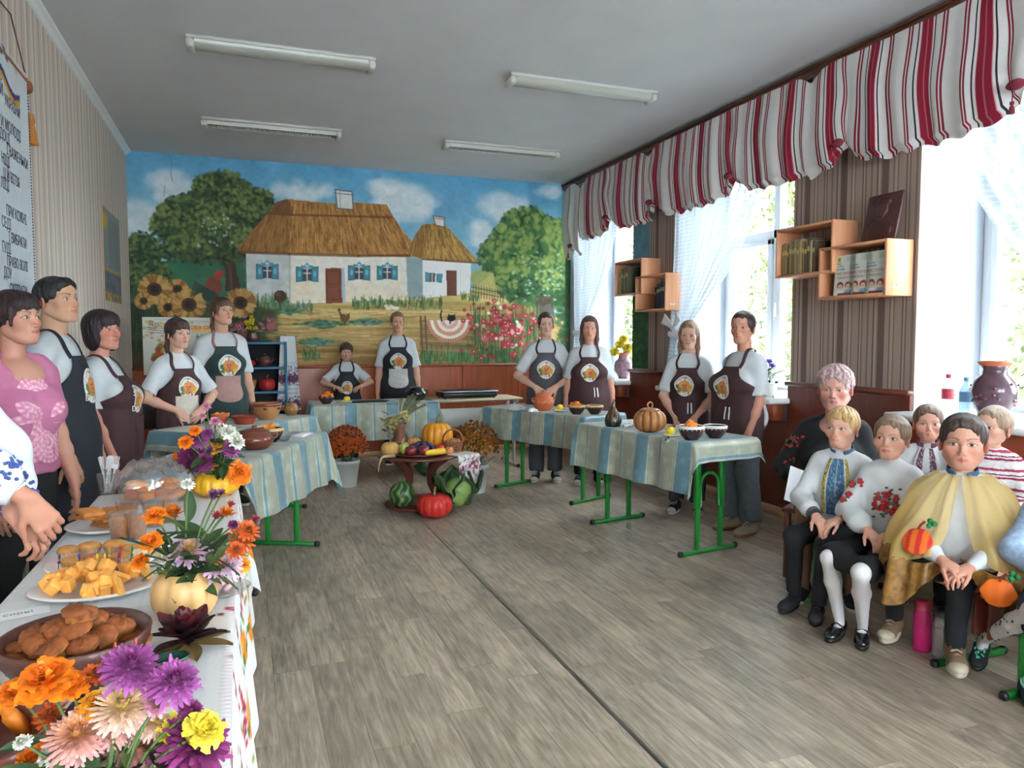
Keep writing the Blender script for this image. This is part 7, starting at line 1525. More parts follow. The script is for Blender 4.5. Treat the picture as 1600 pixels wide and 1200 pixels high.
FL['marigold2'] = petal_ball(110, 1, (206, 120, 16), (246, 166, 40), -12, 88, .40, .25, rag=.05, seed=2, zs=.85)
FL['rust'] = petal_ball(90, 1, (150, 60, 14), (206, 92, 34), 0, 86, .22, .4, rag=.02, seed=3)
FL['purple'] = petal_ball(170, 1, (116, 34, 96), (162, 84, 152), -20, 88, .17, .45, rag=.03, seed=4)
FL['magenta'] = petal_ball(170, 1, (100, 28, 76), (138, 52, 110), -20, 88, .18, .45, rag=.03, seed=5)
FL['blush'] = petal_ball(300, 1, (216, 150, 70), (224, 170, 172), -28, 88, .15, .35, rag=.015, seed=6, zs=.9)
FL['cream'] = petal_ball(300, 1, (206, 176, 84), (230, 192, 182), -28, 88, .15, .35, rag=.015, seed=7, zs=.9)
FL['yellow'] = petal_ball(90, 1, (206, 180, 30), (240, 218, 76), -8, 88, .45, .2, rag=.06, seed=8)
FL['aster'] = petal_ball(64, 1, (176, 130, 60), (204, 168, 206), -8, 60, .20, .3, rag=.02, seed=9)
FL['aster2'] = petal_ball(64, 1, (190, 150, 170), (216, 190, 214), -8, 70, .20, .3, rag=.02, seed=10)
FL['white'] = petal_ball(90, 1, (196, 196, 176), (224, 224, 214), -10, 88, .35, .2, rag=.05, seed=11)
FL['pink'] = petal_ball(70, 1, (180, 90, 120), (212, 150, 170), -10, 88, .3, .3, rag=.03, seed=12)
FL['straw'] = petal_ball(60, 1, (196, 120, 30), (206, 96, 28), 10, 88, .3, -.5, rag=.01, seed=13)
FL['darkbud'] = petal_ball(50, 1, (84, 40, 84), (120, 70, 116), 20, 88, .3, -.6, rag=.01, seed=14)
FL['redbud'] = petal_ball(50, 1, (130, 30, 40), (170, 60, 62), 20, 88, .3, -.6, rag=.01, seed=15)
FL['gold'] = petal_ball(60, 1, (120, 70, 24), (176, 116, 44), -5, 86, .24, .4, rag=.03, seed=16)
LN = {'marigold': 'orange marigold', 'marigold2': 'amber marigold', 'rust': 'rust orange bloom', 'purple': 'light purple chrysanthemum', 'magenta': 'dark magenta chrysanthemum', 'blush': 'pink and gold chrysanthemum', 'cream': 'cream chrysanthemum', 'yellow': 'yellow carnation', 'aster': 'lilac aster', 'aster2': 'pale lilac aster', 'white': 'white bloom', 'pink': 'pink everlasting', 'straw': 'orange everlasting', 'darkbud': 'purple bud', 'redbud': 'red bud'}
def leaf_mesh(l=1.0, w=.35, name='leaf', bend=.25, m=None):
    P = [[(v*w*math.sin(u*PI)**.8*.5+0, u*l, bend*l*(u*u)*-.6+abs(v)*w*.12) for v in (-1, -.4, 0, .4, 1)] for u in np.linspace(.02, .98, 8)]
    b = MB(); b.add(*p_grid(P)); return b.data(name, m or M_leafg, True)
LEAF = leaf_mesh(); LEAFL = leaf_mesh(1, .22, m=mat('mid_leaf', L(84, 104, 56), .55, .2, 25, obj_var=.2)); LEAFR = leaf_mesh(1, .5, m=mat('burgundy_leaf', L(92, 24, 34), .5, .25, 25, obj_var=.25)); LEAFD = leaf_mesh(1, .45, m=mat('black_red_leaf', L(48, 24, 32), .5, .25, 25, obj_var=.2)); LEAFO = leaf_mesh(1, .45, m=mat('tan_leaf', L(122, 96, 52), .6, .25, 25, obj_var=.2))
def aim(o, d, roll=0.0): o.rotation_mode = 'QUATERNION'; o.rotation_quaternion = Vector(d).to_track_quat('Z', 'Y') @ Matrix.Rotation(roll, 3, 'Z').to_quaternion(); return o
def bouquet(label, base, blooms, leaves, seed, lm=(None,), lsize=.07, name='flower_bouquet', stemr=.0022):
    """blooms: (point, radius, kind); stems run from the base up to each bloom"""
    r = random.Random(seed); t = empty(name, base, 0, label, 'bouquet'); B = np.array(base)
    sm = MB()
    for (p, rad, kd) in blooms:
        p = np.array(p)-B; d = p-np.array([0, 0, -.02]); d /= np.linalg.norm(d); toc = np.array([0, 0, CAM_H])-(p+B); toc /= np.linalg.norm(toc); o = link('bloom', FL[kd], t, tuple(p), sc=rad*1.2); aim(o, d*.55+toc*.7+np.array([0, 0, .25]), r.random()*6); o['label'] = LN.get(kd, 'bloom')
        st = MB(); q = p*.5+np.array([0, 0, .01]); st.add(*p_tube(smoothpath([(p[0]*.12, p[1]*.12, -.02), q, p-d*rad*.1], 7), stemr, 5)); st.obj('stem', M_stem, t)
    for k in range(leaves):
        a = r.random()*6.28; rr = r.uniform(.2, 1); mb = r.choice(blooms); p = (np.array(mb[0])-B)*r.uniform(.15, .60)+np.array([r.gauss(0, .012), r.gauss(0, .012), 0]); o = link('leaf', r.choice(lm) or LEAF, t, tuple(p), (r.uniform(-.4, 1.0), r.uniform(-.6, .6), r.random()*6.28), lsize*r.uniform(.6, 1.3))
    return t
def at_px(lst, dep, jit=.0, seed=0):
    g = random.Random(seed); out = []
    for (px, py, rp, kd) in lst: d = (dep or (CAM_H-(.95-.10*(py-1040)/150))/(.0622+(py-600)/F_PX))+g.uniform(-jit, jit); out.append((atd(px, py, d), rp/F_PX*d, kd))
    return out
# --- cream pumpkin vase
cp = P_(290, 966); pumpkin('cream pumpkin hollowed as a vase for lilac asters', cp, .072, .118, (222, 178, 118), 9, None, False, .06, 'pumpkin_vase', True)
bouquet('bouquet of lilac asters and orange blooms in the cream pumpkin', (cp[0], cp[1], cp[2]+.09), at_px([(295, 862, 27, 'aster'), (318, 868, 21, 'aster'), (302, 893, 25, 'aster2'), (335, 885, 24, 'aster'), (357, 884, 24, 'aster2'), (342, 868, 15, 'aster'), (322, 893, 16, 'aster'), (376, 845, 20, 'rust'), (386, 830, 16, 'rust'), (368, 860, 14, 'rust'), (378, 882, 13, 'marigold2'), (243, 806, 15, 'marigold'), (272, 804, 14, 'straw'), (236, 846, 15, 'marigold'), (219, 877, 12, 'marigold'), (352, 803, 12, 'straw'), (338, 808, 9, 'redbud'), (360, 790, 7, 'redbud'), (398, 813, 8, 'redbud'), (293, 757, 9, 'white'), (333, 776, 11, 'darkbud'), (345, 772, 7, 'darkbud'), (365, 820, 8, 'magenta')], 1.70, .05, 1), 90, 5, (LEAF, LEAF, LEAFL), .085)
# --- yellow pumpkin vase
yp = P_(338, 774); pumpkin('yellow pumpkin hollowed as a vase for marigolds and purple blooms', yp, .094, .10, (232, 176, 40), 14, None, False, .05, 'pumpkin_vase', True)
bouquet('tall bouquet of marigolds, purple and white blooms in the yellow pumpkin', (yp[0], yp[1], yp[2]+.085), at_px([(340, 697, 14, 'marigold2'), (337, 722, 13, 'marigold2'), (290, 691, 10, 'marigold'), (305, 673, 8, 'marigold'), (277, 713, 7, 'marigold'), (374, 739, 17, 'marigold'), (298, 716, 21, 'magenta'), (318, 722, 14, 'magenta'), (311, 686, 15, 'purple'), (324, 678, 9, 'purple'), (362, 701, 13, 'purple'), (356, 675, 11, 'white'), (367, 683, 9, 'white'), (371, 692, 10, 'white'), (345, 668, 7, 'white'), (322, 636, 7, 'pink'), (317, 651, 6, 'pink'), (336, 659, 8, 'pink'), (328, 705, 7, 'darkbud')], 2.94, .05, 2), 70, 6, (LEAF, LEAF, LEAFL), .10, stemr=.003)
# --- nearest bouquet
nb = (-.175, .985, TZ); t = empty('flower_bowl', nb, 0, 'low dark bowl under the nearest chrysanthemums', 'bowl'); b = MB(); b.add(*p_lathe([(0, 0), (.055, 0), (.085, .03), (.095, .055), (.088, .055), (.075, .03), (0, .02)], 30)); b.obj('body', M_bowld, t)
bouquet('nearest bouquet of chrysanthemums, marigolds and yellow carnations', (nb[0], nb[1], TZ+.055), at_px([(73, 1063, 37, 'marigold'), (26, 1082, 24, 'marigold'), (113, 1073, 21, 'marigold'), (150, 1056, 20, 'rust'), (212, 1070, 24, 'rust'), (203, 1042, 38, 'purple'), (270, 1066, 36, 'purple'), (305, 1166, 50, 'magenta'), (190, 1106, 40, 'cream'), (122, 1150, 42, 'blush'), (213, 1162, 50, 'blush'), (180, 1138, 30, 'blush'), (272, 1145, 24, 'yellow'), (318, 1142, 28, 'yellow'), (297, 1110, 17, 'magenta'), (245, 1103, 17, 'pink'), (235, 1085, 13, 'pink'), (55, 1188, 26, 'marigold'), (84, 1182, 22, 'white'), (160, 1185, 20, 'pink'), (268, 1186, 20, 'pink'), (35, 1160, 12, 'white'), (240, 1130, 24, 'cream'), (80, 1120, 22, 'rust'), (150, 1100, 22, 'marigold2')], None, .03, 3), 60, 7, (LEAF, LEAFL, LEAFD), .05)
# --- burgundy leaf rose
rs = P_(292, 1012); t = empty('leaf_rose', rs, 0, 'rose twisted from burgundy and red maple leaves beside the cream pumpkin', 'leaf rose'); r = random.Random(8)
for k in range(26):
    a = k*2.4; f = k/25; o = link('petal_leaf', LEAFD if k < 18 else LEAFR, t, (.004*math.cos(a), .004*math.sin(a), .012+.018*f), (1.25*f+.15, 0, a), .070*(1-.45*f)+.012)
for k, a in enumerate((-.5, .2, .9, 2.4, 3.4, 4.4, 5.2)): o = link('base_leaf', LEAFR if k < 3 else LEAFO, t, (0, 0, .008), (.75 if k < 3 else .08, 0, a), (.085, .095, .085))
# --- bowl of muffins
mb_ = (-.302, 1.534, TZ); bowl('brown clay bowl heaped with small muffins', mb_, .128, .092, M_clayd, None, .55, th=.009)
def muffin_mesh(seed, c):
    g = np.random.default_rng(seed); V, f = p_lathe([(0, 0), (.017, 0), (.019, .004), (.024, .022), (.031, .025), (.032, .030), (.027, .038), (.014, .043), (0, .044)], 16); V = V*(1+.05*g.normal(size=(len(V), 1))*(V[:, 2:3] > .02)); an = np.arctan2(V[:, 1], V[:, 0]); lo = (V[:, 2] > .001) & (V[:, 2] < .0235); V[lo, :2] *= (1+.05*np.cos(an[lo]*8))[:, None]; cl = np.where((V[:, 2:3] < .026), lin((196, 132, 70)), lin(c)*(1+.25*g.normal(size=(len(V), 1)))); b = MB(); b.add(V, f, col=np.clip(cl, 0, 1)); return b.data('muffin', colmat('baked_crust', .75, .5, 90, var=.22), True)
MF = [muffin_mesh(i, (142, 78, 38)) for i in range(4)]; r = random.Random(10); spots = []
for (n, rad, z) in ((1, 0, .05), (6, .045, .050), (13, .096, .052), (9, .062, .082), (4, .026, .100)):
    for k in range(n): a = k*2*PI/n+z*20; spots.append((rad*math.cos(a), rad*math.sin(a), z))
spots += [(.005, -.02, .122)]
for (dx, dy, z) in spots: o = link('muffin', r.choice(MF), None, (mb_[0]+dx, mb_[1]+dy, TZ+z-.018), (r.uniform(-.4, .4), r.uniform(-.4, .4), r.random()*6), r.uniform(.84, .98)); tag(o, 'small brown muffin heaped in the nearest clay bowl', 'muffin', 'muffins heaped in the clay bowl')
# --- bowl at the corner with pumpkin chunks
bl_ = (-.40, 1.20, TZ); bowl('large brown clay bowl cut by the frame at the corner', bl_, .135, .085, M_clayb, None, .5, th=.012)
for (dx, dy, a) in ((.05, .03, .2), (.03, -.05, 1.1), (-.02, .02, 2.0), (.08, -.02, 2.8)):
    P = [[(.055*math.cos(t_)*(1-.25*v), .055*math.sin(t_)*(1-.25*v), .02*v) for v in (-1, 0, 1)] for t_ in np.linspace(0, 2.2, 12)]; o = MB().add(*p_solid_sheet(P, .016)).obj('pumpkin_chunk', M_orange, None, loc=(bl_[0]+dx-.02, bl_[1]+dy, TZ+.075), rz=a); o.rotation_euler = (.4, .2, a); tag(o, 'thick raw pumpkin chunk in the clay bowl at the corner', 'pumpkin chunk', 'pumpkin chunks in the corner bowl')
# --- cheese and fruit cubes with picks
M_cheese = mat('cheese_cube', L(232, 164, 76), .6, .25, 40, .15, obj_var=.22); ch = P_(152, 925); t = empty('white_platter', (ch[0], ch[1], TZ), 0, 'oval white platter under the golden cubes with picks', 'plate'); b = MB(); b.add(*p_lathe([(0, .006), (.10, 0), (.14, .012), (.152, .018), (.148, .021), (.10, .010), (0, .012)], 40), M=TR(s=(1, .72, 1))); b.obj('dish', M_plate, t)
CU = MB().add(*p_box(.030, .026, .022, .003)).data('cube', M_cheese, False); TRI = MB().add(*p_prism([(-.02, -.012), (.022, -.010), (.0, .024)], 0, .014)).data('wedge', M_cheese, False); r = random.Random(12)
for k in range(46):
    a = r.random()*6.28; q = r.random()**.5; z = .022+.045*(1-q)+r.uniform(0, .012); o = link('snack_cube', r.choice([CU, CU, TRI]), None, (ch[0]+.125*q*math.cos(a), ch[1]+.085*q*math.sin(a), TZ+z), (r.random()*3, r.random()*3, r.random()*6), r.uniform(.85, 1.25)); tag(o, 'golden snack cube piled on the platter with picks', 'snack', 'golden cubes on the platter')
for i, (px, py, c) in enumerate([(92, 925, (30, 40, 50)), (122, 905, (60, 40, 140)), (150, 893, (224, 190, 50)), (162, 890, (224, 190, 50)), (168, 860, (200, 160, 40)), (183, 868, (110, 40, 130)), (186, 856, (190, 40, 44)), (204, 858, (30, 130, 80)), (122, 882, (180, 40, 40)), (140, 888, (200, 40, 40))]):
    p = atd(px, py, 1.88); t = empty('cocktail_pick', (float(p[0]), float(p[1]), TZ+.05), 0, 'thin cocktail pick standing in the golden cubes', 'pick', 'picks in the golden cubes'); h = max(.03, float(p[2])-TZ-.05); cm = mat('pick_%d_%d_%d' % c, L(*c), .4, .05, 20); b = MB(); b.add(*p_tube([(0, 0, -.01), (.004, 0, h)], .0011, 5)); b.obj('shaft', cm, t); b = MB(); b.add(*p_sphere((.003, .003, .008), 6, 5, (.004, 0, h))); b.add(*p_sphere((.0045, .0045, .003), 6, 4, (.003, 0, h-.014))); b.obj('tip', cm, t)
# --- cupcakes in paper cases
pl_ = P_(160, 885); t = empty('white_platter', (pl_[0], pl_[1], TZ), 0, 'white plate under the cupcakes in paper cases', 'plate'); b = MB(); b.add(*p_lathe([(0, .006), (.09, 0), (.13, .012), (.14, .018), (.136, .021), (.09, .010), (0, .012)], 40)); b.obj('dish', M_plate, t)
M_case = rampmat('pleated_case', [(0, L(196, 178, 156)), (.5, L(160, 132, 108))], 0, .004, .8); M_cake = mat('cupcake_top', L(176, 122, 66), .8, .3, 50, .4, obj_var=.2)
for i, (px, py, s_) in enumerate([(107, 868, 1), (115, 886, 1.05), (140, 862, 1.1), (150, 882, 1.0), (180, 858, 1.1), (187, 878, .95), (205, 866, .95), (168, 894, .95), (130, 893, .9)]):
    q = P_(px, py+8, TZ+.012); t = empty('cupcake', q, 0, 'cupcake in a paper case on the white plate', 'cupcake', 'cupcakes in paper cases'); n = 32; aa = np.arange(n)*2*PI/n; rr = 1+.05*np.cos(aa*16); P = np.stack([np.stack([np.cos(aa)*rr*w_, np.sin(aa)*rr*w_, np.full(n, z_)], -1) for w_, z_ in ((.019*s_, 0), (.028*s_, .028))], 1); b = MB(); b.add(P.reshape(-1, 3), quads(n, 2, wu=True)); b.obj('paper_case', M_case, t)
    b = MB(); b.add(*p_lathe([(.0275*s_, .024), (.029*s_, .030), (.024*s_, .038), (.012*s_, .042), (0, .043)], 18)); b.obj('cake', M_cake, t)
# --- waffle biscuits, filled tumblers, film covered tray, forks
wp_ = P_(168, 826); t = empty('white_platter', (wp_[0], wp_[1], TZ), 0, 'white plate under the waffle biscuits', 'plate'); b = MB(); b.add(*p_lathe([(0, .006), (.08, 0), (.115, .012), (.125, .018), (.12, .021), (.09, .010), (0, .012)], 36)); b.obj('dish', M_plate, t)
def waffle_mesh():
    u, v = np.meshgrid(np.linspace(-1, 1, 25), np.linspace(-1, 1, 19), indexing='ij'); z = .009+.004*np.maximum(np.abs(np.cos(u*9)), np.abs(np.cos(v*7)))**4; e = np.clip((1-np.maximum(np.abs(u), np.abs(v)))*8, 0, 1); return MB().add(*p_solid_sheet(np.stack([u*.040, v*.030, z*e], -1), .004)).data('waffle', mat('waffle_crust', L(186, 118, 56), .7, .25, 40, .2, obj_var=.12), True)
WFM = waffle_mesh(); r = random.Random(14)
for k in range(9): a = r.random()*6; o = link('waffle_biscuit', WFM, None, (wp_[0]+.05*math.cos(a)*(k % 3 > 0), wp_[1]+.05*math.sin(a)*(k % 3 > 0), TZ+.016+.011*(k//2)), (r.uniform(-.3, .3), r.uniform(-.3, .3), r.random()*6)); tag(o, 'golden waffle biscuit stacked on the white plate', 'biscuit', 'waffle biscuits on the plate')
M_dess = mat('layered_dessert', L(220, 140, 62), .7, .5, 60, .3); M_cup = clearmat('clear_plastic_cup', (.98, .98, .98), .08, .22, .02)
for (px, py, lab) in ((188, 842, 'clear tumbler of layered dessert beside the waffle plate'), (214, 840, 'clear tumbler of layered dessert nearer the bouquet'), (200, 822, 'clear tumbler of layered dessert behind the other two'), (262, 815, 'clear tumbler of dessert behind the lilac asters'), (240, 822, 'clear tumbler of dessert between the waffle plate and asters')):
    q = P_(px, py); t = empty('dessert_tumbler', q, 0, lab, 'cup'); b = MB(); b.add(*p_lathe([(0, .001), (.026, 0), (.036, .085), (.0375, .086), (.0355, .086), (.0252, .003), (0, .003)], 24)); b.obj('cup', M_cup, t); b = MB(); b.add(*p_lathe([(0, .004), (.0248, .004), (.0315, .062), (.024, .070), (0, .072)], 20)); b.obj('dessert', M_dess, t)
ct = P_(243, 782); t = empty('pastry_tray', (ct[0], ct[1], TZ), .15, 'clear box of golden pastries under crumpled film', 'pastry box')
b = MB(); P = [(-.13, -.085), (.13, -.085), (.13, .085), (-.13, .085)]; lo_, hi_ = np.array(P)*.92, np.array(P); V = np.concatenate([np.c_[lo_, np.full(4, .004)], np.c_[hi_, np.full(4, .075)]]); j = np.arange(4); j2 = (j+1) % 4; b.add(V, [np.stack([j, j2, j2+4, j+4], -1), np.array([[3, 2, 1, 0]])]); b.obj('tray', clearmat('amber_plastic', (.98, .86, .66), .1, .25, .08), t)
g = np.random.default_rng(4); u, v = np.meshgrid(np.linspace(-1, 1, 40), np.linspace(-1, 1, 30), indexing='ij'); z = .095+.055*(1-u**2)**.5*(1-v**2)**.5+.012*np.sin(u*9+2*np.sin(v*7))+.010*np.sin(v*12+u*6)+.005*g.normal(size=u.shape); b = MB(); b.add(*p_grid(np.stack([u*.14, v*.095, z-.02*np.maximum(np.abs(u), np.abs(v))**6], -1))); b.obj('film', clearmat('shiny_film', (.96, .97, .98), .12, .34, .04), t)
r = random.Random(16); PM = MB().add(*p_sphere((.040, .030, .017), 16, 10)).data('pastry', mat('glazed_pastry', L(206, 126, 50), .4, .25, 40, .3, coat=.2, obj_var=.15), True)
for k in range(12): o = link('pastry', PM, None, (ct[0]+r.uniform(-.085, .085), ct[1]+r.uniform(-.05, .05), TZ+.025+.024*(k//5)), (r.uniform(-.3, .3), r.uniform(-.3, .3), r.random()*6)); tag(o, 'golden pastry inside the film covered box', 'pastry', 'pastries in the film covered box')
fk = P_(168, 772); t = empty('fork_tumbler', fk, 0, 'clear tumbler holding white plastic forks', 'cup'); b = MB(); b.add(*p_lathe([(0, .001), (.028, 0), (.038, .085), (.036, .085), (.027, .003), (0, .003)], 24)); b.obj('cup', M_cup, t)
M_wp = mat('white_plastic', (.75, .76, .78), .35, .03, 20)
def fork_mesh():
    b = MB(); b.add(*p_box(.006, .0018, .10, .0006, (0, 0, .05))); b.add(*p_box(.020, .0018, .018, .0006, (0, 0, .107)))
    for k in range(4): b.add(*p_box(.0028, .0016, .035, .0004, (-.0085+k*.0057, 0, .132)))
    return b.data('fork', M_wp, False)
FK = fork_mesh()
for k in range(10): a = k*.7; o = link('plastic_fork', FK, None, (fk[0]+.010*math.cos(a), fk[1]+.010*math.sin(a), TZ+.006), (-.20*math.sin(a), .20*math.cos(a), a)); tag(o, 'white plastic fork standing in the clear tumbler', 'fork', 'plastic forks in the tumbler')
cy_ = P_(352, 925); t = empty('white_platter', (cy_[0]-.01, cy_[1], TZ), 0, 'small clear plate under the pink sweets', 'plate'); b = MB(); b.add(*p_lathe([(0, .004), (.05, 0), (.068, .010), (.072, .014), (.068, .015), (.05, .006), (0, .007)], 32)); b.obj('dish', M_clearg, t)
SW = MB().add(*p_box(.024, .018, .014, .004)).data('sweet', mat('pink_wrapper', L(206, 166, 166), .4, .3, 60, .3, obj_var=.2), True); r = random.Random(18)
for k in range(14): a = r.random()*6; q = r.random()**.5*.042; o = link('wrapped_sweet', SW, None, (cy_[0]-.01+q*math.cos(a), cy_[1]+q*math.sin(a), TZ+.016+.012*(k//6)), (r.random(), r.random(), r.random()*6)); tag(o, 'pink wrapped sweet on the small clear plate', 'sweet', 'pink sweets beside the cream pumpkin')
sd = P_(243, 876); t = empty('white_platter', (sd[0], sd[1], TZ), 0, 'white plate of rolled sandwiches under the aster stems', 'plate'); b = MB(); b.add(*p_lathe([(0, .005), (.055, 0), (.075, .010), (.080, .014), (.055, .007), (0, .008)], 32)); b.obj('dish', M_plate, t)
RL = MB().add(*p_tube([(-.035, 0, 0), (.035, 0, 0)], .011, 10)).data('roll', mat('wrap_roll', L(206, 188, 150), .8, .35, 50, .2, obj_var=.15), True); r = random.Random(19)
for k in range(8): o = link('sandwich_roll', RL, None, (sd[0]+r.uniform(-.035, .035), sd[1]+r.uniform(-.03, .03), TZ+.020+.018*(k//4)), (0, r.uniform(-.1, .1), r.uniform(-.5, .9))); tag(o, 'pale rolled sandwich under the aster stems', 'sandwich', 'rolled sandwiches on the plate')
gl = P_(263, 1040); t = empty('green_dish', gl, 0, 'small dark green leaf shaped dish behind the purple blooms', 'dish'); b = MB(); b.add(*p_lathe([(0, .004), (.02, 0), (.034, .012), (.037, .018), (.033, .018), (.02, .008), (0, .008)], 20), M=TR(s=(1.1, .8, 1))); b.obj('body', mat('green_glaze', L(44, 84, 66), .25, .2, 20, coat=.4), t)
for i, (px, py, w_, h_, rz, lab, tx) in enumerate([(143, 850, .085, .045, .1, 'small white name card by the cupcakes', 'мафіни'), (38, 958, .10, .055, .25, 'small white name card beside the golden cubes', 'сирні'), (25, 1030, .11, .07, .3, 'small white name card under the clay muffin bowl', 'кекси')]):
    q = P_(px, py, TZ+.001); t = empty('name_card', q, rz, lab, 'card'); b = MB(); b.add(*p_box(w_, h_, .0012, 0, (0, 0, .0006))); b.obj('paper', mat('white_paper', (.8, .82, .84), .8, .02, 20), t, smooth=False); me = text_mesh(tx, h_*.42, .0002); me.materials.append(mat('grey_ink', L(120, 124, 134), .8)); link('lettering', me, t, (-w_*.42, -h_*.1, .0014))
for i, (px, py) in enumerate([(114, 1040), (128, 1022), (178, 1008), (210, 1002)]):
    p = atd(px, py, 1.30); t = empty('cocktail_pick', (float(p[0]), float(p[1]), float(p[2])-.03), 0, 'orange tipped pick standing behind the nearest marigolds', 'pick', 'orange picks by the nearest bouquet'); cm = mat('pick_orange', L(210, 80, 40), .4); b = MB(); b.add(*p_tube([(0, 0, -.055), (.002, 0, .02)], .0012, 5)); b.obj('shaft', cm, t); b = MB(); b.add(*p_sphere((.003, .003, .010), 6, 5, (.002, 0, .026))); b.obj('tip', cm, t)

# ================================================================== ROUND TABLE OF HARVEST
RX, RY, RZ = 1.335, 5.88, .445
M_mah = mat('dark_mahogany', L(92, 50, 38), .3, .25, 5, coat=.25, stretch=(1, 6, 1))
t = empty('round_table', (RX, RY, 0), .3, 'low round dark table with curved legs holding the harvest', 'table')
b = MB(); b.add(*p_lathe([(0, RZ-.024), (.32, RZ-.024), (.345, RZ-.016), (.345, RZ-.006), (.335, RZ), (0, RZ)], 48)); b.obj('tabletop', M_mah, t)
b = MB(); b.add(*p_lathe([(0, .02), (.24, .02), (.285, .026), (.29, .036), (.28, .046), (0, .046)], 44)); b.obj('base_disc', M_mah, t)
for k in range(4):
    a = k*PI/2+.25; b = MB(); cv = [(.235, .046), (.19, .12), (.12, .22), (.15, .33), (.27, RZ-.024)]; cw = [.075, .065, .055, .07, .10]; sp = smoothpath([(x_, 0, z_) for x_, z_ in cv], 16); sw = np.interp(np.linspace(0, 4, 16), range(5), cw)
    P = np.array([[(p[0]+s_*w_*.5, q, p[2]) for s_ in (-1, 1) for q in (0,)] for p, w_ in zip(sp, sw)]); V = np.concatenate([P.reshape(-1, 3)+np.array([0, q, 0]) for q in (-.012, .012)]); n = 16; F_ = [quads(n, 2), quads(n, 2)[:, ::-1]+2*n]; i0 = np.arange(n-1); F_ += [np.stack([2*i0, 2*i0+2*n, 2*i0+2+2*n, 2*i0+2], -1), np.stack([2*i0+1, 2*i0+3, 2*i0+3+2*n, 2*i0+1+2*n], -1)]; b.add(V, F_, M=TR(rz=a)); b.obj('leg', M_mah, t, smooth=False)
for k in range(3): a = k*2.09+.5; b = MB(); b.add(*p_lathe([(0, 0), (.025, 0), (.022, .02), (0, .02)], 12), M=TR(.2*math.cos(a), .2*math.sin(a), 0)); b.obj('foot', M_mah, t)
def RP(px, py, z=RZ, dep=None): q = onz(px, py, z); return (float(q[0]), float(q[1]), z)
dish = empty('fruit_dish', (RX-.04, RY-.10, RZ), 0, 'wide dark wooden dish under the fruit and grapes', 'dish'); b = MB(); b.add(*p_lathe([(0, .006), (.14, 0), (.19, .014), (.205, .022), (.20, .026), (.14, .012), (0, .014)], 44)); b.obj('body', M_mah, dish)
DZ = RZ+.022
vb = RP(628, 700); t = empty('clay_vase', (1.20, 6.02, RZ), 0, 'brown clay vase with woven wrap holding dried grass and flowers', 'vase'); b = MB(); b.add(*p_lathe([(0, 0), (.055, 0), (.075, .05), (.07, .09), (.045, .13), (.042, .20), (.056, .235), (.048, .235), (.036, .2), (0, .15)], 30)); b.obj('body', mat('vase_clay', L(112, 66, 48), .6, .15, 20), t)
b = MB()
for k in range(4): b.add(*p_tube([(.077*math.cos(a), .077*math.sin(a), .03+k*.018+.004*math.sin(a*8)) for a in np.linspace(0, 2*PI, 30)], .008, 6, caps=False))
b.obj('woven_wrap', mat('straw_wrap', L(150, 124, 80), .9, .3, 60), t)
bq = empty('dried_bouquet', (1.20, 6.02, RZ+.23), 0, 'dried bouquet of grey grass plumes, cream yarrow and red berries', 'bouquet'); r = random.Random(21)
for k in range(26):
    a = r.gauss(.5, .5); l = r.uniform(.12, .24); tip = (.09*math.cos(a)+r.gauss(.02, .03)+.05, r.gauss(0, .03), l); b = MB(); b.add(*p_tube(smoothpath([(0, 0, -.05), (tip[0]*.4, tip[1]*.4, l*.55), tip], 8), np.linspace(.004, .012, 8)*(.6+.5*r.random()), 5)); b.obj('grass_plume', mat('grey_plume', L(108, 116, 88), .9, .3, 60, .4, obj_var=.25), bq)
YM = petal_ball(110, .045, (196, 184, 116), (214, 204, 150), 20, 88, .25, .1, rag=.05, seed=31, zs=.6)
for (x_, z_) in ((.0, .055), (.05, .045), (-.03, .03), (.03, .08)): link('yarrow_head', YM, bq, (x_, -.05, z_), (.5, 0, r.random()*6))
for k in range(26): link('berry', MB().add(*p_sphere(.008, 7, 5)).data('berry', mat('red_berry', L(140, 36, 40), .35), True) if k == 0 else BE, bq, (r.gauss(-.075, .025), r.gauss(-.04, .02), r.gauss(.01, .04))); BE = bq.children[-1].data
for (x_, z_, q) in ((-.11, -.06, .8), (-.12, .03, .3), (-.1, .08, 0)): link('leaf', LEAFR, bq, (x_, -.04, z_), (.6, q, 1.2), .06)
pumpkin('tall ribbed yellow orange pumpkin at the back of the round table', (1.52, 6.03, RZ), .130, .235, (226, 150, 40), 12, None, True, .09)
pumpkin('small pale orange pumpkin in front of the clay vase', (1.30, 5.93, DZ), .062, .10, (214, 150, 88), 10, None, True, .05)
t = pumpkin('round buff pumpkin at the edge of the round table', (1.08, 5.80, RZ), .072, .115, (206, 160, 92), 10, None, True, .03)
t = empty('garlic_bulb', (1.175, 5.78, DZ), 0, 'white garlic bulb beside the buff pumpkin', 'garlic'); V, f = p_lathe([(0, 0), (.025, .002), (.036, .022), (.030, .045), (.012, .062), (.007, .09), (0, .095)], 30); an = np.arctan2(V[:, 1], V[:, 0]); V[:, :2] *= (1-.08*np.abs(np.cos(an*4))**3)[:, None]; b = MB(); b.add(V, f); b.obj('bulb', mat('garlic_skin', L(222, 212, 204), .6, .08, 40), t); b = MB(); b.add(*p_tube([(0, 0, .09), (.01, 0, .12)], .004, 6)); b.obj('stem', M_cream, t)
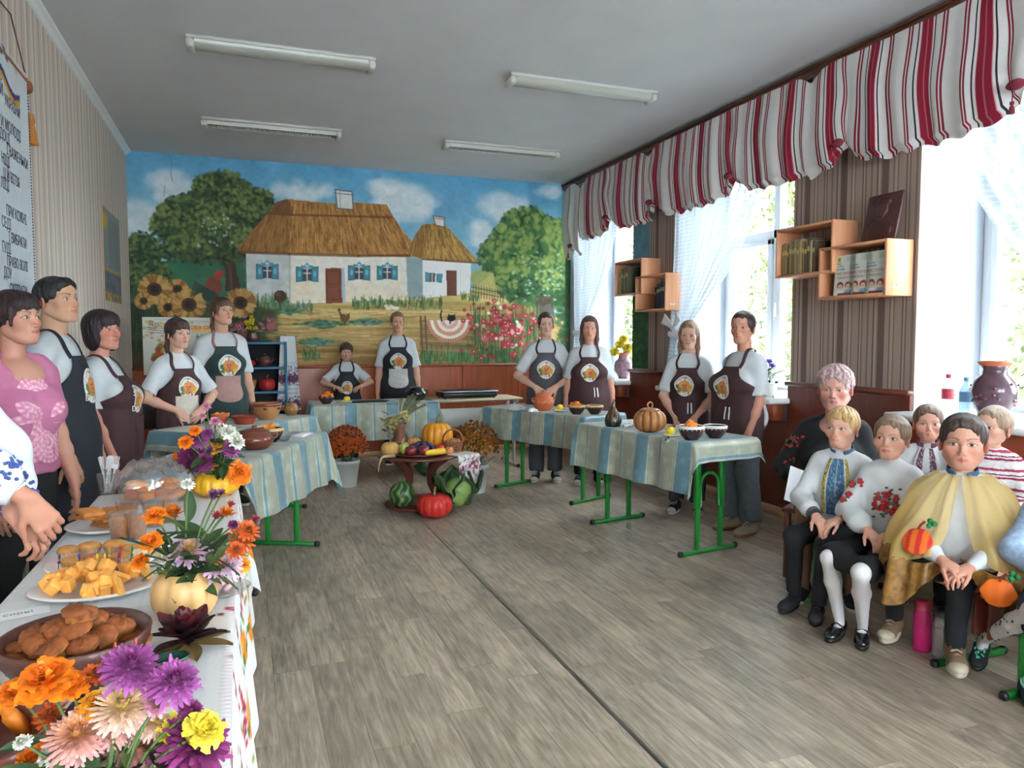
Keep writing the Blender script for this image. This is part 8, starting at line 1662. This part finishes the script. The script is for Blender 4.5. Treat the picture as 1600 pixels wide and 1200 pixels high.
def fruit(name, label, loc, r_, col, cat, prof='apple', group=None, rough=.3):
    t = empty(name, loc, 0, label, cat, group); a = np.linspace(0, PI, 15); k = .92 if prof == 'apple' else 1.0
    pr = [(r_*math.sin(q)*(1.0 if prof != 'pear' else (1-.30*(1-q/PI)**1.0)), r_-r_*k*math.cos(PI-q)*(1 if prof != 'pear' else 1.25)*-1 if False else r_*k+r_*k*(-math.cos(PI-q) if False else -math.cos(q))*(1.25 if prof == 'pear' else 1)) for q in a]
    if prof == 'apple': pr = [(x_, z_-.18*r_*math.exp(-(x_/(.35*r_))**2)*(1 if z_ > r_ else -1)) for x_, z_ in pr]
    z0 = min(z for _, z in pr); pr = [(max(x_, 0), z_-z0) for x_, z_ in pr]; b = MB(); b.add(*p_lathe(pr, 22)); b.obj('skin', mat('skin_%d_%d_%d' % col, L(*col), rough, .18, 20, coat=.2), t); top = max(z for _, z in pr); b = MB(); b.add(*p_tube([(0, 0, top*.88), (.004, 0, top*1.12)], .0035, 5)); b.obj('stalk', mat('fruit_stalk', L(92, 72, 44), .8), t); return t
for (x_, y_, lab) in ((1.215, 5.66, 'dark red apple in front of the grapes, nearest the pear'), (1.315, 5.645, 'dark red apple in front of the grapes, beside the yellow squash')): fruit('apple', lab, (x_, y_, DZ), .044, (122, 34, 48), 'apple')
fruit('pear', 'green pear between the garlic and the dark red apple', (1.165, 5.715, DZ), .036, (148, 156, 70), 'pear', 'pear'); fruit('pear', 'green pear behind the other one', (1.20, 5.80, DZ), .034, (132, 150, 66), 'pear', 'pear')
fruit('tomato', 'red tomato beside the onion', (1.475, 5.76, DZ), .036, (202, 52, 34), 'tomato'); fruit('onion', 'golden brown onion at the front of the round table', (1.535, 5.72, RZ), .040, (196, 124, 66), 'onion')
t = empty('yellow_squash', (1.40, 5.60, DZ), .25, 'long yellow squash lying at the front of the dish', 'squash'); b = MB(); V, q = nets([cap((-.075, 0, .024), (.06, 0, .026), .021, .026, .02)], .006); b.add(V, q); b.obj('skin', mat('yellow_skin', L(236, 188, 52), .4, .08, 30), t); b = MB(); b.add(*p_tube([(.08, 0, .028), (.10, 0, .03)], [.009, .007], 6)); b.obj('stalk', M_stem, t)
t = empty('grape_bunch', (1.33, 5.80, DZ), 0, 'heap of blue black grapes in the middle of the dish', 'grapes'); GR = MB().add(*p_sphere(.0135, 9, 7)).data('grape', mat('grape_skin', L(52, 46, 84), .35, .3, 30, obj_var=.3), True); r = random.Random(23)
for k in range(90): a = r.random()*6.28; q = r.random()**.5; link('grape', GR, t, (.13*q*math.cos(a), .07*q*math.sin(a), .012+.06*(1-q**2)+r.uniform(-.004, .008)))
b = MB(); b.add(*p_tube([(-.02, 0, .07), (.03, .01, .10)], .003, 5)); b.obj('stem', M_stem, t)
t = empty('wicker_basket', (1.61, 5.86, RZ), -.3, 'small wicker basket with handle on the round table', 'basket'); M_wick = mat('wicker', L(146, 92, 60), .7, .3, 60, .3)
for k in range(7): w_ = .050+.018*k/6; b = MB(); b.add(*p_tube([(w_*1.25*math.cos(a), w_*math.sin(a), .008+k*.013+.003*math.sin(a*14+k*PI)) for a in np.linspace(0, 2*PI, 57)], .0062, 6, caps=False)); b.obj('woven_band', M_wick, t)
b = MB(); b.add(*p_tube([(.082*math.cos(a), 0, .085+.10*math.sin(a)) for a in np.linspace(0, PI, 18)], .007, 6)); b.obj('handle', M_wick, t); b = MB(); b.add(*p_lathe([(0, .004), (.06, .004), (.06, .01), (0, .01)], 20)); b.obj('bottom', M_wick, t)
NUT = MB().add(*p_sphere((.022, .018, .018), 10, 7)).data('walnut', mat('walnut_shell', L(176, 130, 92), .7, .3, 60, .4), True); r = random.Random(25)
for k in range(9): a = k*2.4; o = link('walnut', NUT, None, (1.61+.045*math.cos(a)*(k > 0), 5.86+.035*math.sin(a)*(k > 0), RZ+.085+.012*(k == 0)), (r.random(), r.random(), r.random()*6)); tag(o, 'brown walnut in the small wicker basket', 'walnut', 'walnuts in the wicker basket')
rw = Canvas(40, 60, (214, 212, 208)); r = random.Random(26)
for k in range(120): rw.ell(40*r.random(), 38+r.gauss(0, 6), 1.3, 1.2, r.choice([(150, 40, 60), (120, 60, 110), (60, 50, 60)]), .9)
u, v = np.meshgrid(np.linspace(0, 1, 24), np.linspace(0, 1, 36), indexing='ij'); dl = v*.40; over = np.maximum(dl-.16, 0); P = np.stack([(u-.5)*.22+.06*over, -np.minimum(dl, .16)-.02*over-.012*np.sin(u*8)*(over > 0)*1.0, .004-over+.002*np.sin(u*20)], -1); ix = np.clip((u*39).astype(int), 0, 39); iy = np.clip((v*59).astype(int), 0, 59); c = lin(rw.a[iy, ix]).reshape(-1, 3); V, fs = p_solid_sheet(P, .002); o = MB().add(V, fs, col=np.concatenate([c, c])).obj('embroidered_towel', colmat('print_matt'), None, loc=(1.60, 5.76, RZ+.001), rz=.45); tag(o, 'white embroidered towel hanging over the edge of the round table', 'towel')
t = empty('horse_radish', (1.0, 5.70, RZ), 0, 'pale root hanging over the left edge of the round table', 'root'); b = MB(); b.add(*p_tube(smoothpath([(.10, .0, .020), (.04, 0, .018), (-.005, -.01, .010), (-.03, -.02, -.04), (-.035, -.02, -.10)], 12), np.linspace(.018, .004, 12), 8)); b.obj('root', mat('root_skin', L(176, 150, 118), .8, .2, 40), t); b = MB(); b.add(*p_tube([(.10, 0, .02), (.13, .02, .025)], [.016, .008], 7)); b.obj('crown', M_stem, t)
# on the floor around it
pumpkin('glossy red pumpkin on the floor in front of the round table', (1.365, 5.515, 0.0), .138, .185, (206, 50, 44), 12, None, True, .05, rz=.6)
t = empty('watermelon', (1.155, 5.72, .047), 0, 'dark green striped watermelon on the round table base', 'watermelon'); n = 60; V, f = p_sphere((.10, .10, .105), 60, 24, (0, 0, .105)); an = np.arctan2(V[:, 1], V[:, 0]); k = (np.sin(an*9+1.5*np.sin(V[:, 2]*60)) > .35); b = MB(); b.add(V, f, col=np.where(k[:, None], np.array(lin((110, 140, 84))), np.array(lin((36, 66, 40))))); b.obj('rind', colmat('rind_colours'), t); b = MB(); b.add(*p_tube([(0, 0, .205), (.012, 0, .235)], .005, 6)); b.obj('stalk', M_stem, t)
t = empty('cabbage', (1.585, 5.62, 0), 0, 'large open green cabbage leaning on the round table', 'cabbage'); M_cab = mat('cabbage_leaf', L(64, 92, 58), .5, .25, 14, .3, obj_var=.2); M_cabi = mat('cabbage_heart', L(128, 156, 86), .45, .2, 14, .2)
b = MB(); V, f = p_sphere((.115, .105, .115), 30, 20, (0, 0, .16)); V += .006*np.sin(V[:, [2]]*50+np.arctan2(V[:, [1]], V[:, [0]])*3); b.add(V, f); b.obj('heart', M_cabi, t)
def cableaf(s_):
    g = np.random.default_rng(s_); u, v = np.meshgrid(np.linspace(-1, 1, 19), np.linspace(0, 1, 16), indexing='ij'); w_ = .15*np.sin(np.clip(v*.9+.1, 0, 1)*PI)**.6; z = .03*u**2+.02*np.sin(v*14+u*4)*np.abs(u)**1.5+.018*np.sin(u*11+v*9)*v; return MB().add(*p_solid_sheet(np.stack([u*w_, v*.27, z+.14*v**2], -1), .003)).data('outer_leaf', M_cab, True)
CL = [cableaf(i) for i in range(3)]
for k in range(13):
    a = k*2*PI/13+.2
    if math.cos(a) < -.45: continue
    link('outer_leaf', CL[k % 3], t, (.05*math.sin(-a), .05*math.cos(a), .05+.02*(k % 2)), (.55+.45*(k % 3), 0, a), .95)
def pot_mum(label, loc, kind, n, R_, seed, h=.24, tall=.30):
    t = empty('potted_chrysanthemum', loc, 0, label, 'plant'); b = MB(); b.add(*p_lathe([(0, 0), (.085, 0), (.088, .006), (.115, h*.86), (.122, h*.86), (.125, h), (.113, h), (.105, h*.86), (0, h*.8)], 32)); b.obj('bucket', M_whitem, t); b = MB(); b.add(*p_lathe([(0, h*.9), (.11, h*.9)], 24)); b.obj('soil', mat('soil', L(48, 38, 30), .95, .3, 60), t)
    r = random.Random(seed)
    for k in range(44): a = r.random()*6.28; link('leaf', LEAF, t, (R_*.62*r.random()*math.cos(a), R_*.62*r.random()*math.sin(a), h+r.uniform(.0, tall*.7)), (r.uniform(-.5, 1), 0, r.random()*6.28), r.uniform(.06, .10))
    for k in range(n):
        z = 1-1.25*(k+.5)/n; a = k*2.39996; q = math.sqrt(max(0, 1-z*z)); p = (R_*q*math.cos(a)*r.uniform(.9, 1.05), R_*q*math.sin(a)*r.uniform(.9, 1.05), h+tall*.42+tall*.62*z*r.uniform(.9, 1.05)); o = link('bloom', FL[kind], t, p, sc=r.uniform(.024, .032)); aim(o, (p[0], p[1], p[2]-h-tall*.2), r.random()*6)
    b = MB()
    for k in range(9): a = k*.7; b.add(*p_tube([(.03*math.cos(a), .03*math.sin(a), h*.85), (R_*.6*math.cos(a), R_*.6*math.sin(a), h+tall*.55)], .004, 5))
    b.obj('stems', M_stem, t); return t
pot_mum('rust orange chrysanthemum in a white bucket beside the teal table', (.885, 6.95, 0), 'rust', 110, .185, 31, .25, .30)
pot_mum('golden brown chrysanthemum in a white bucket behind the round table', (1.93, 6.28, 0), 'gold', 120, .20, 32, .26, .36)

# ================================================================== BACK CORNER : blue shelf, towel, notice board, chairs
M_blue = mat('blue_paint', L(52, 112, 146), .5, .12, 12, .1)
t = empty('blue_shelf', (.13, 8.40, 0), 0, 'blue painted shelf unit with pots under the painted sunflowers', 'shelf')
for s in (-1, 1): b = MB(); b.add(*p_box(.025, .28, 1.34, .004, (s*.30, 0, .67))); b.obj('side_panel', M_blue, t)
for z in (.10, .48, .80, 1.06, 1.325): b = MB(); b.add(*p_box(.575, .28, .025, .004, (0, 0, z))); b.obj('shelf_board', M_blue, t)
b = MB(); b.add(*p_box(.575, .006, 1.30, 0, (0, .135, .66))); b.obj('back_panel', mat('dark_back', L(40, 40, 44), .8), t)
pumpkin('small red pumpkin on the upper shelf of the blue unit', (.06, 8.36, 1.073), .06, .075, (196, 52, 44), 9, None, True, .03)
lidpot('dark banded clay pot on the upper shelf of the blue unit', (.22, 8.37, 1.073), .075, .13, M_clayd)
bowl('ochre clay jar on the middle shelf of the blue unit', (.06, 8.37, .813), .07, .12, mat('ochre_jar', L(176, 126, 70), .5, .15, 20), None, .6, None, 'jar', 'clay_jar')
pumpkin('big red pumpkin on the middle shelf of the blue unit', (.235, 8.36, .813), .085, .14, (176, 40, 38), 10, None, True, .03)
t2 = bowl('woven straw basket on the middle shelf of the blue unit', (-.11, 8.37, .813), .065, .16, mat('straw_basket', L(176, 146, 84), .8, .3, 60, .4), None, .7, None, 'basket', 'straw_basket')
lidpot('brown clay jug on the lower shelf of the blue unit', (.05, 8.37, .493), .09, .2, M_clayb)
r = random.Random(3); tb = empty('dried_flowers', (.10, 8.36, 1.338), 0, 'dried yellow and pink flowers standing on the blue shelf unit', 'flowers'); b = MB(); b.add(*p_lathe([(0, 0), (.05, 0), (.07, .05), (.05, .09), (.055, .10), (0, .07)], 20)); b.obj('jar', M_clayd, tb)
for k in range(26): p = (r.gauss(0, .10), r.gauss(0, .03), .12+abs(r.gauss(.06, .05))); o = link('bloom', FL['yellow' if abs(p[0]) < .07 else 'pink'], tb, p, sc=r.uniform(.018, .03)); aim(o, (p[0], -.2, .2)); b = MB(); b.add(*p_tube([(0, 0, .08), p], .0025, 5)); b.obj('stem', M_stem, tb)
tw = Canvas(40, 110, (212, 212, 214)); r = random.Random(30)
for k in range(260): tw.ell(40*r.random(), 62+r.gauss(0, 4), 1.4, 1.2, r.choice([(130, 50, 84), (60, 56, 76), (90, 60, 90)]), .9)
for k in range(120): tw.ell(40*r.random(), 48+r.gauss(0, 5), 1.0, .9, (120, 116, 130), .7)
for q in (72, 78, 84, 90): tw.line([(4, q), (36, q)], 1.2, (130, 126, 136), .6)
for k in range(220): tw.ell(40*r.random(), 100+r.gauss(0, 4), 1.5, 1.2, r.choice([(110, 60, 96), (50, 50, 60), (130, 110, 150)]), .9)
u, v = np.meshgrid(np.linspace(0, 1, 30), np.linspace(0, 1, 90), indexing='ij'); wd = .15+.10*v; P = np.stack([(u-.5)*wd, -.015+.008*np.sin(u*16+v*2)*(.4+.6*v), .80*(1-v)], -1); c = lin(tw.a[np.clip((v*109).astype(int), 0, 109), np.clip((u*39).astype(int), 0, 39)]).reshape(-1, 3); V, fs = p_solid_sheet(P, .002)
t = empty('embroidered_towel', (.455, 8.33, .60), 0, 'long white embroidered towel hanging beside the blue shelf', 'towel'); MB().add(V, fs, col=np.concatenate([c, c])).obj('cloth', colmat('print_matt'), t); b = MB(); b.add(*p_tube([(-.13, .0, .795), (.09, .0, .795)], .008, 6)); b.obj('peg_rail', M_blue, t)
def notice():
    w_, h_ = .66, .50; c = Canvas(132, 100, (206, 206, 196)); r = random.Random(6)
    for k in range(60): a = k*.7; c.ell(30+r.gauss(0, 24), 20+r.gauss(0, 12), 3, 2, r.choice([(214, 160, 60), (196, 130, 50), (150, 140, 70)]), .6, .5)
    for k in range(30): c.ell(26+r.gauss(0, 7), 70+r.gauss(0, 10), 5, 5, r.choice([(176, 90, 50), (206, 130, 60), (150, 60, 44), (90, 120, 60)]), .8, .3)
    for k in range(34): c.ell(92+r.gauss(0, 12), 74+r.gauss(0, 9), 6, 5, r.choice([(206, 120, 44), (226, 160, 60), (120, 140, 60), (176, 70, 40)]), .8, .3)
    c.poly([(78, 14), (128, 17), (128, 28), (78, 26)], (226, 186, 120)); c.poly([(84, 33), (128, 35), (128, 38), (84, 36)], (120, 150, 150)); c.line([(20, 4), (128, 9)], 2, (160, 176, 190), .7)
    for q in range(3): c.line([(8, 18+q*4), (34, 20+q*4)], 1.4, (110, 130, 160), .8)
    t = empty('notice_board', (-.80, 7.10, 0), math.radians(4), 'white poster on an easel decorated with pumpkins and red lettering', 'poster'); p = panel('sheet', c, w_, h_, TR(-.01, -.008, 1.06), colmat('print_matt'), t)
    for (tx, sz, x_, z_, cl) in (('Гарбузова сила', .062, .20, 1.455, (196, 70, 50)), ('у грабі!', .055, .42, 1.385, (40, 96, 100)), ('1585', .05, .05, 1.48, (70, 96, 140))):
        me = text_mesh(tx, sz, .0004); me.materials.append(mat('poster_ink_%d' % cl[0], L(*cl), .7)); link('lettering', me, t, (x_-.01, -.0095, z_), (PI/2, 0, 0), (.85, 1, 1))
    b = MB(); b.add(*p_box(w_, .01, h_, 0, (w_/2-.01, 0, 1.06+h_/2))); b.obj('board', M_plate, t, smooth=False)
    for s in (0, 1): b = MB(); b.add(*p_tube([(.1+s*.44, .02, 1.4), (.04+s*.56, -.02+.0, .0)], .012, 6)); b.obj('leg', M_wood_pale, t)
    b = MB(); b.add(*p_tube([(.32, .03, 1.4), (.32, .36, 0)], .012, 6)); b.obj('rear_leg', M_wood_pale, t)
notice()
def chair(x, y, rz, label, m):
    t = empty('chair', (x, y, 0), rz, label, 'chair'); b = MB(); b.add(*p_box(.42, .40, .03, .01, (0, 0, .44))); b.obj('seat', m, t); b = MB(); b.add(*p_box(.40, .025, .30, .01, (0, .19, .80))); b.obj('backrest', m, t)
    for s in (-1, 1):
        b = MB(); b.add(*p_box(.03, .03, .43, .004, (s*.18, -.17, .215))); b.obj('leg', M_black, t); b = MB(); b.add(*p_box(.03, .03, .95, .004, (s*.18, .18, .475))); b.obj('leg', M_black, t)
chair(-.76, 6.35, .4, 'dark brown chair between the brown aprons and the poster', mat('dark_brown_seat', L(52, 36, 34), .6))
# ================================================================== WINDOW SILLS
SZ = WZ0+.0455
def vase(label, loc, sc, m, band=True):
    t = empty('ceramic_vase', loc, 0, label, 'vase'); b = MB(); b.add(*p_lathe(np.array([(0, 0), (.055, 0), (.06, .01), (.095, .09), (.105, .14), (.095, .19), (.06, .225), (.055, .25), (.075, .285), (.07, .288), (.05, .25), (0, .2)])*sc, 36)); b.obj('body', m, t)
    if band:
        b = MB(); r = random.Random(4)
        for k in range(34): a = r.random()*6.28; z = r.uniform(.07, .2); q = np.interp(z, [.01, .09, .14, .19, .225], [.06, .095, .105, .095, .06])*1.0; b.add(*p_sphere(np.array([.008, .008, .007])*sc, 7, 5, np.array([q*math.cos(a), q*math.sin(a), z])*sc))
        o = b.obj('flower_relief', mat('relief_glaze', L(112, 62, 72), .3, .2, 20, coat=.3), t); o['kind'] = 'stuff'
    b = MB(); b.add(*p_lathe(np.array([(.054, .252), (.077, .284), (.074, .290), (.068, .289)])*sc, 30)); b.obj('rim', M_clay, t); return t
M_vase = mat('mottled_plum_glaze', L(146, 112, 122), .25, .45, 22, coat=.4)
vase('plum mottled vase holding artificial sunflowers on the farthest sill', (4.02, 7.40, SZ), 1.0, M_vase)
bq = empty('sunflower_bouquet', (4.02, 7.40, SZ+.27), 0, 'artificial yellow sunflowers in the plum vase on the farthest sill', 'bouquet'); r = random.Random(41)
for (x_, y_, z_) in ((-.12, -.02, .03), (-.04, .02, .11), (.02, -.05, .08), (-.02, -.03, .17), (.07, .03, .05)): o = link('bloom', FL['yellow'], bq, (x_, y_, z_), sc=.055); aim(o, (x_-.3, -.6, .3)); b = MB(); b.add(*p_tube([(0, 0, -.05), (x_*.5, y_*.5, z_*.5), (x_, y_, z_)], .004, 5)); b.obj('stem', M_stem, bq)
for k in range(10): a = r.random()*6; link('leaf', LEAFL, bq, (.06*math.cos(a), .06*math.sin(a), r.uniform(.0, .07)), (.6, 0, a), .10)
vase('dark plum vase with flower relief beside the bottles', tuple(onz(1552, 655, SZ)[:2])+(SZ,), 1.12, mat('dark_plum_glaze', L(84, 58, 70), .22, .45, 18, coat=.4))
bq = empty('sunflower_bouquet', (4.22, 2.78, SZ), 0, 'yellow artificial flower in a glass at the frame edge on the sill', 'bouquet'); b = MB(); b.add(*p_lathe([(0, 0), (.035, 0), (.045, .16), (.042, .16), (.033, .004), (0, .004)], 20)); b.obj('glass', M_clearg, bq)
for (y_, z_) in ((.02, .44), (-.06, .36)): o = link('bloom', FL['yellow'], bq, (0, y_, z_), sc=.065); aim(o, (-.6, -.5, .2)); b = MB(); b.add(*p_tube([(0, 0, .02), (0, y_, z_)], .004, 5)); b.obj('stem', M_stem, bq)
def bottle(label, loc, h, r_, body, capc, lab=None, liquid=None):
    t = empty('plastic_bottle', loc, 0, label, 'bottle'); b = MB(); b.add(*p_lathe([(0, .002), (r_*.85, 0), (r_, .012), (r_*.96, h*.3), (r_, h*.36), (r_, h*.62), (r_*.8, h*.72), (r_*.36, h*.86), (r_*.34, h*.92), (0, h*.92)], 26)); b.obj('body', body, t)
    b = MB(); b.add(*p_lathe([(r_*.42, h*.90), (r_*.44, h*.985), (r_*.40, h), (0, h)], 18)); b.obj('cap', mat('cap_%d_%d_%d' % capc, L(*capc), .4), t)
    if lab: b = MB(); b.add(*p_lathe([(r_*1.012, h*.36), (r_*1.015, h*.38), (r_*1.015, h*.60), (r_*1.012, h*.62)], 26)); b.obj('label_band', mat('band_%d_%d_%d' % lab, L(*lab), .4, .2, 60), t)
    return t
M_pet = clearmat('clear_pet', (.88, .92, .95), .06, .3, .22); M_petb = clearmat('blue_pet', (.70, .88, .95), .06, .3, .22)
q = onz(1453, 640, SZ); bottle('clear bottle with red cap and red label on the sill', (4.03, 3.32, SZ), .235, .036, M_pet, (196, 44, 66), (196, 60, 76)); bottle('blue tinted bottle with blue cap on the sill', (3.98, 3.16, SZ), .225, .037, M_petb, (110, 180, 206), (120, 170, 206))
t = empty('drinking_flask', (3.96, 3.02, SZ), 0, 'teal topped drinking flask with bright cartoon print on the sill', 'flask'); n = 40; V, f = p_lathe([(0, 0), (.036, 0), (.040, .01), (.040, .20), (.036, .21), (0, .21)], n); g = np.random.default_rng(3); C = np.tile(lin((90, 150, 190)), (len(V), 1)); b = MB()
z = np.linspace(.008, .2, 30); a = np.linspace(0, 2*PI, 48, endpoint=False); A, Z = np.meshgrid(a, z, indexing='ij'); nzs = vnoise((48, 30), (8, 6), 9, 2); pal = np.array([lin(c) for c in ((176, 52, 40), (70, 140, 80), (60, 130, 190), (210, 190, 80), (110, 60, 40), (120, 190, 210))]); C = pal[np.clip((nzs*9).astype(int) % 6, 0, 5)].reshape(-1, 3); b.add(np.stack([.0405*np.cos(A), .0405*np.sin(A), Z], -1).reshape(-1, 3), quads(48, 30, wu=True), col=C); b.obj('printed_body', colmat('print_gloss', .4), t); b = MB(); b.add(*p_lathe([(0, 0), (.039, 0), (.0405, .008)], 30)); b.add(*p_lathe([(.0405, .198), (.042, .205), (.042, .235), (.03, .242), (0, .242)], 30)); b.add(*p_box(.02, .02, .03, .004, (0, .02, .25))); b.obj('lid', mat('teal_plastic', L(50, 140, 150), .4), t); b = MB(); b.add(*p_tube([(0, -.04, .23), (0, -.06, .21), (0, -.055, .17), (0, -.042, .15)], .006, 6)); b.obj('handle', mat('teal_plastic', L(50, 140, 150), .4), t)
t = empty('violet_pot', (3.86, 4.74, SZ), 0, 'small potted violet on the middle sill behind the jeans woman', 'plant'); b = MB(); b.add(*p_lathe([(0, 0), (.045, 0), (.06, .09), (.063, .1), (.055, .1), (0, .085)], 22)); b.obj('pot', M_plate, t); r = random.Random(51)
for k in range(16): a = k*.9; link('leaf', LEAFL, t, (.02*math.cos(a), .02*math.sin(a), .10+.10*r.random()), (.5, 0, a), .12)
for (x_, y_, z_) in ((-.02, -.05, .24), (.01, .02, .27), (-.04, .03, .21)): o = link('bloom', petal_ball(14, 1, (120, 80, 190), (130, 96, 206), 0, 60, .6, .2, seed=61), t, (x_, y_, z_), sc=.026); aim(o, (-.6, -.6, .4)); b = MB(); b.add(*p_tube([(0, 0, .1), (x_, y_, z_)], .002, 5)); b.obj('stem', M_stem, t)
t = empty('pen', (3.80, 4.62, SZ), .9, 'dark pen lying on the middle sill edge', 'pen'); b = MB(); b.add(*p_tube([(-.06, 0, .006), (.05, 0, .006)], .005, 8)); b.obj('barrel', M_black, t); b = MB(); b.add(*p_tube([(.05, 0, .006), (.07, 0, .006)], [.005, .001], 8)); b.obj('tip', M_black, t)
# bottles under the bench
def under(px, py, label, tint, h, r_, m):
    q = onz(px, py, 0); t = empty('plastic_bottle', (float(q[0]), float(q[1]), 0), 0, label, 'bottle'); b = MB(); b.add(*p_lathe([(0, .001), (r_*.9, 0), (r_, .01), (r_*.97, h*.75), (r_*.8, h*.82), (r_*.8, h*.86)], 24)); b.obj('body', m, t); b = MB(); b.add(*p_lathe([(r_*.86, h*.84), (r_*.88, h), (r_*.5, h*1.02), (0, h*1.02)], 20)); b.obj('cap', mat('cap_b_%d' % tint[0], L(*tint), .4), t)
under(1440, 1015, 'pink water flask on the floor under the bench', (190, 60, 90), .22, .038, mat('pink_plastic', L(214, 40, 122), .15, .1, 10, alpha=.8)); under(1472, 1025, 'clear water flask on the floor beside the pink one', (60, 62, 60), .21, .038, M_pet)
# radiator pipe corner and window handles stay with the setting; power socket on the back wall
b = MB(); b.add(*p_box(.09, .012, .09, .006, (0, 0, 0))); t = empty('power_socket', (.62, YB-.028, .19), 0, 'white power socket low on the wood panelling', 'socket'); b.obj('plate', M_plate, t); b = MB(); b.add(*p_lathe([(0, 0), (.018, 0), (.018, .004), (0, .002)], 16), M=TR(0, -.006, 0, rx=PI/2)); b.obj('outlet', M_plate, t)
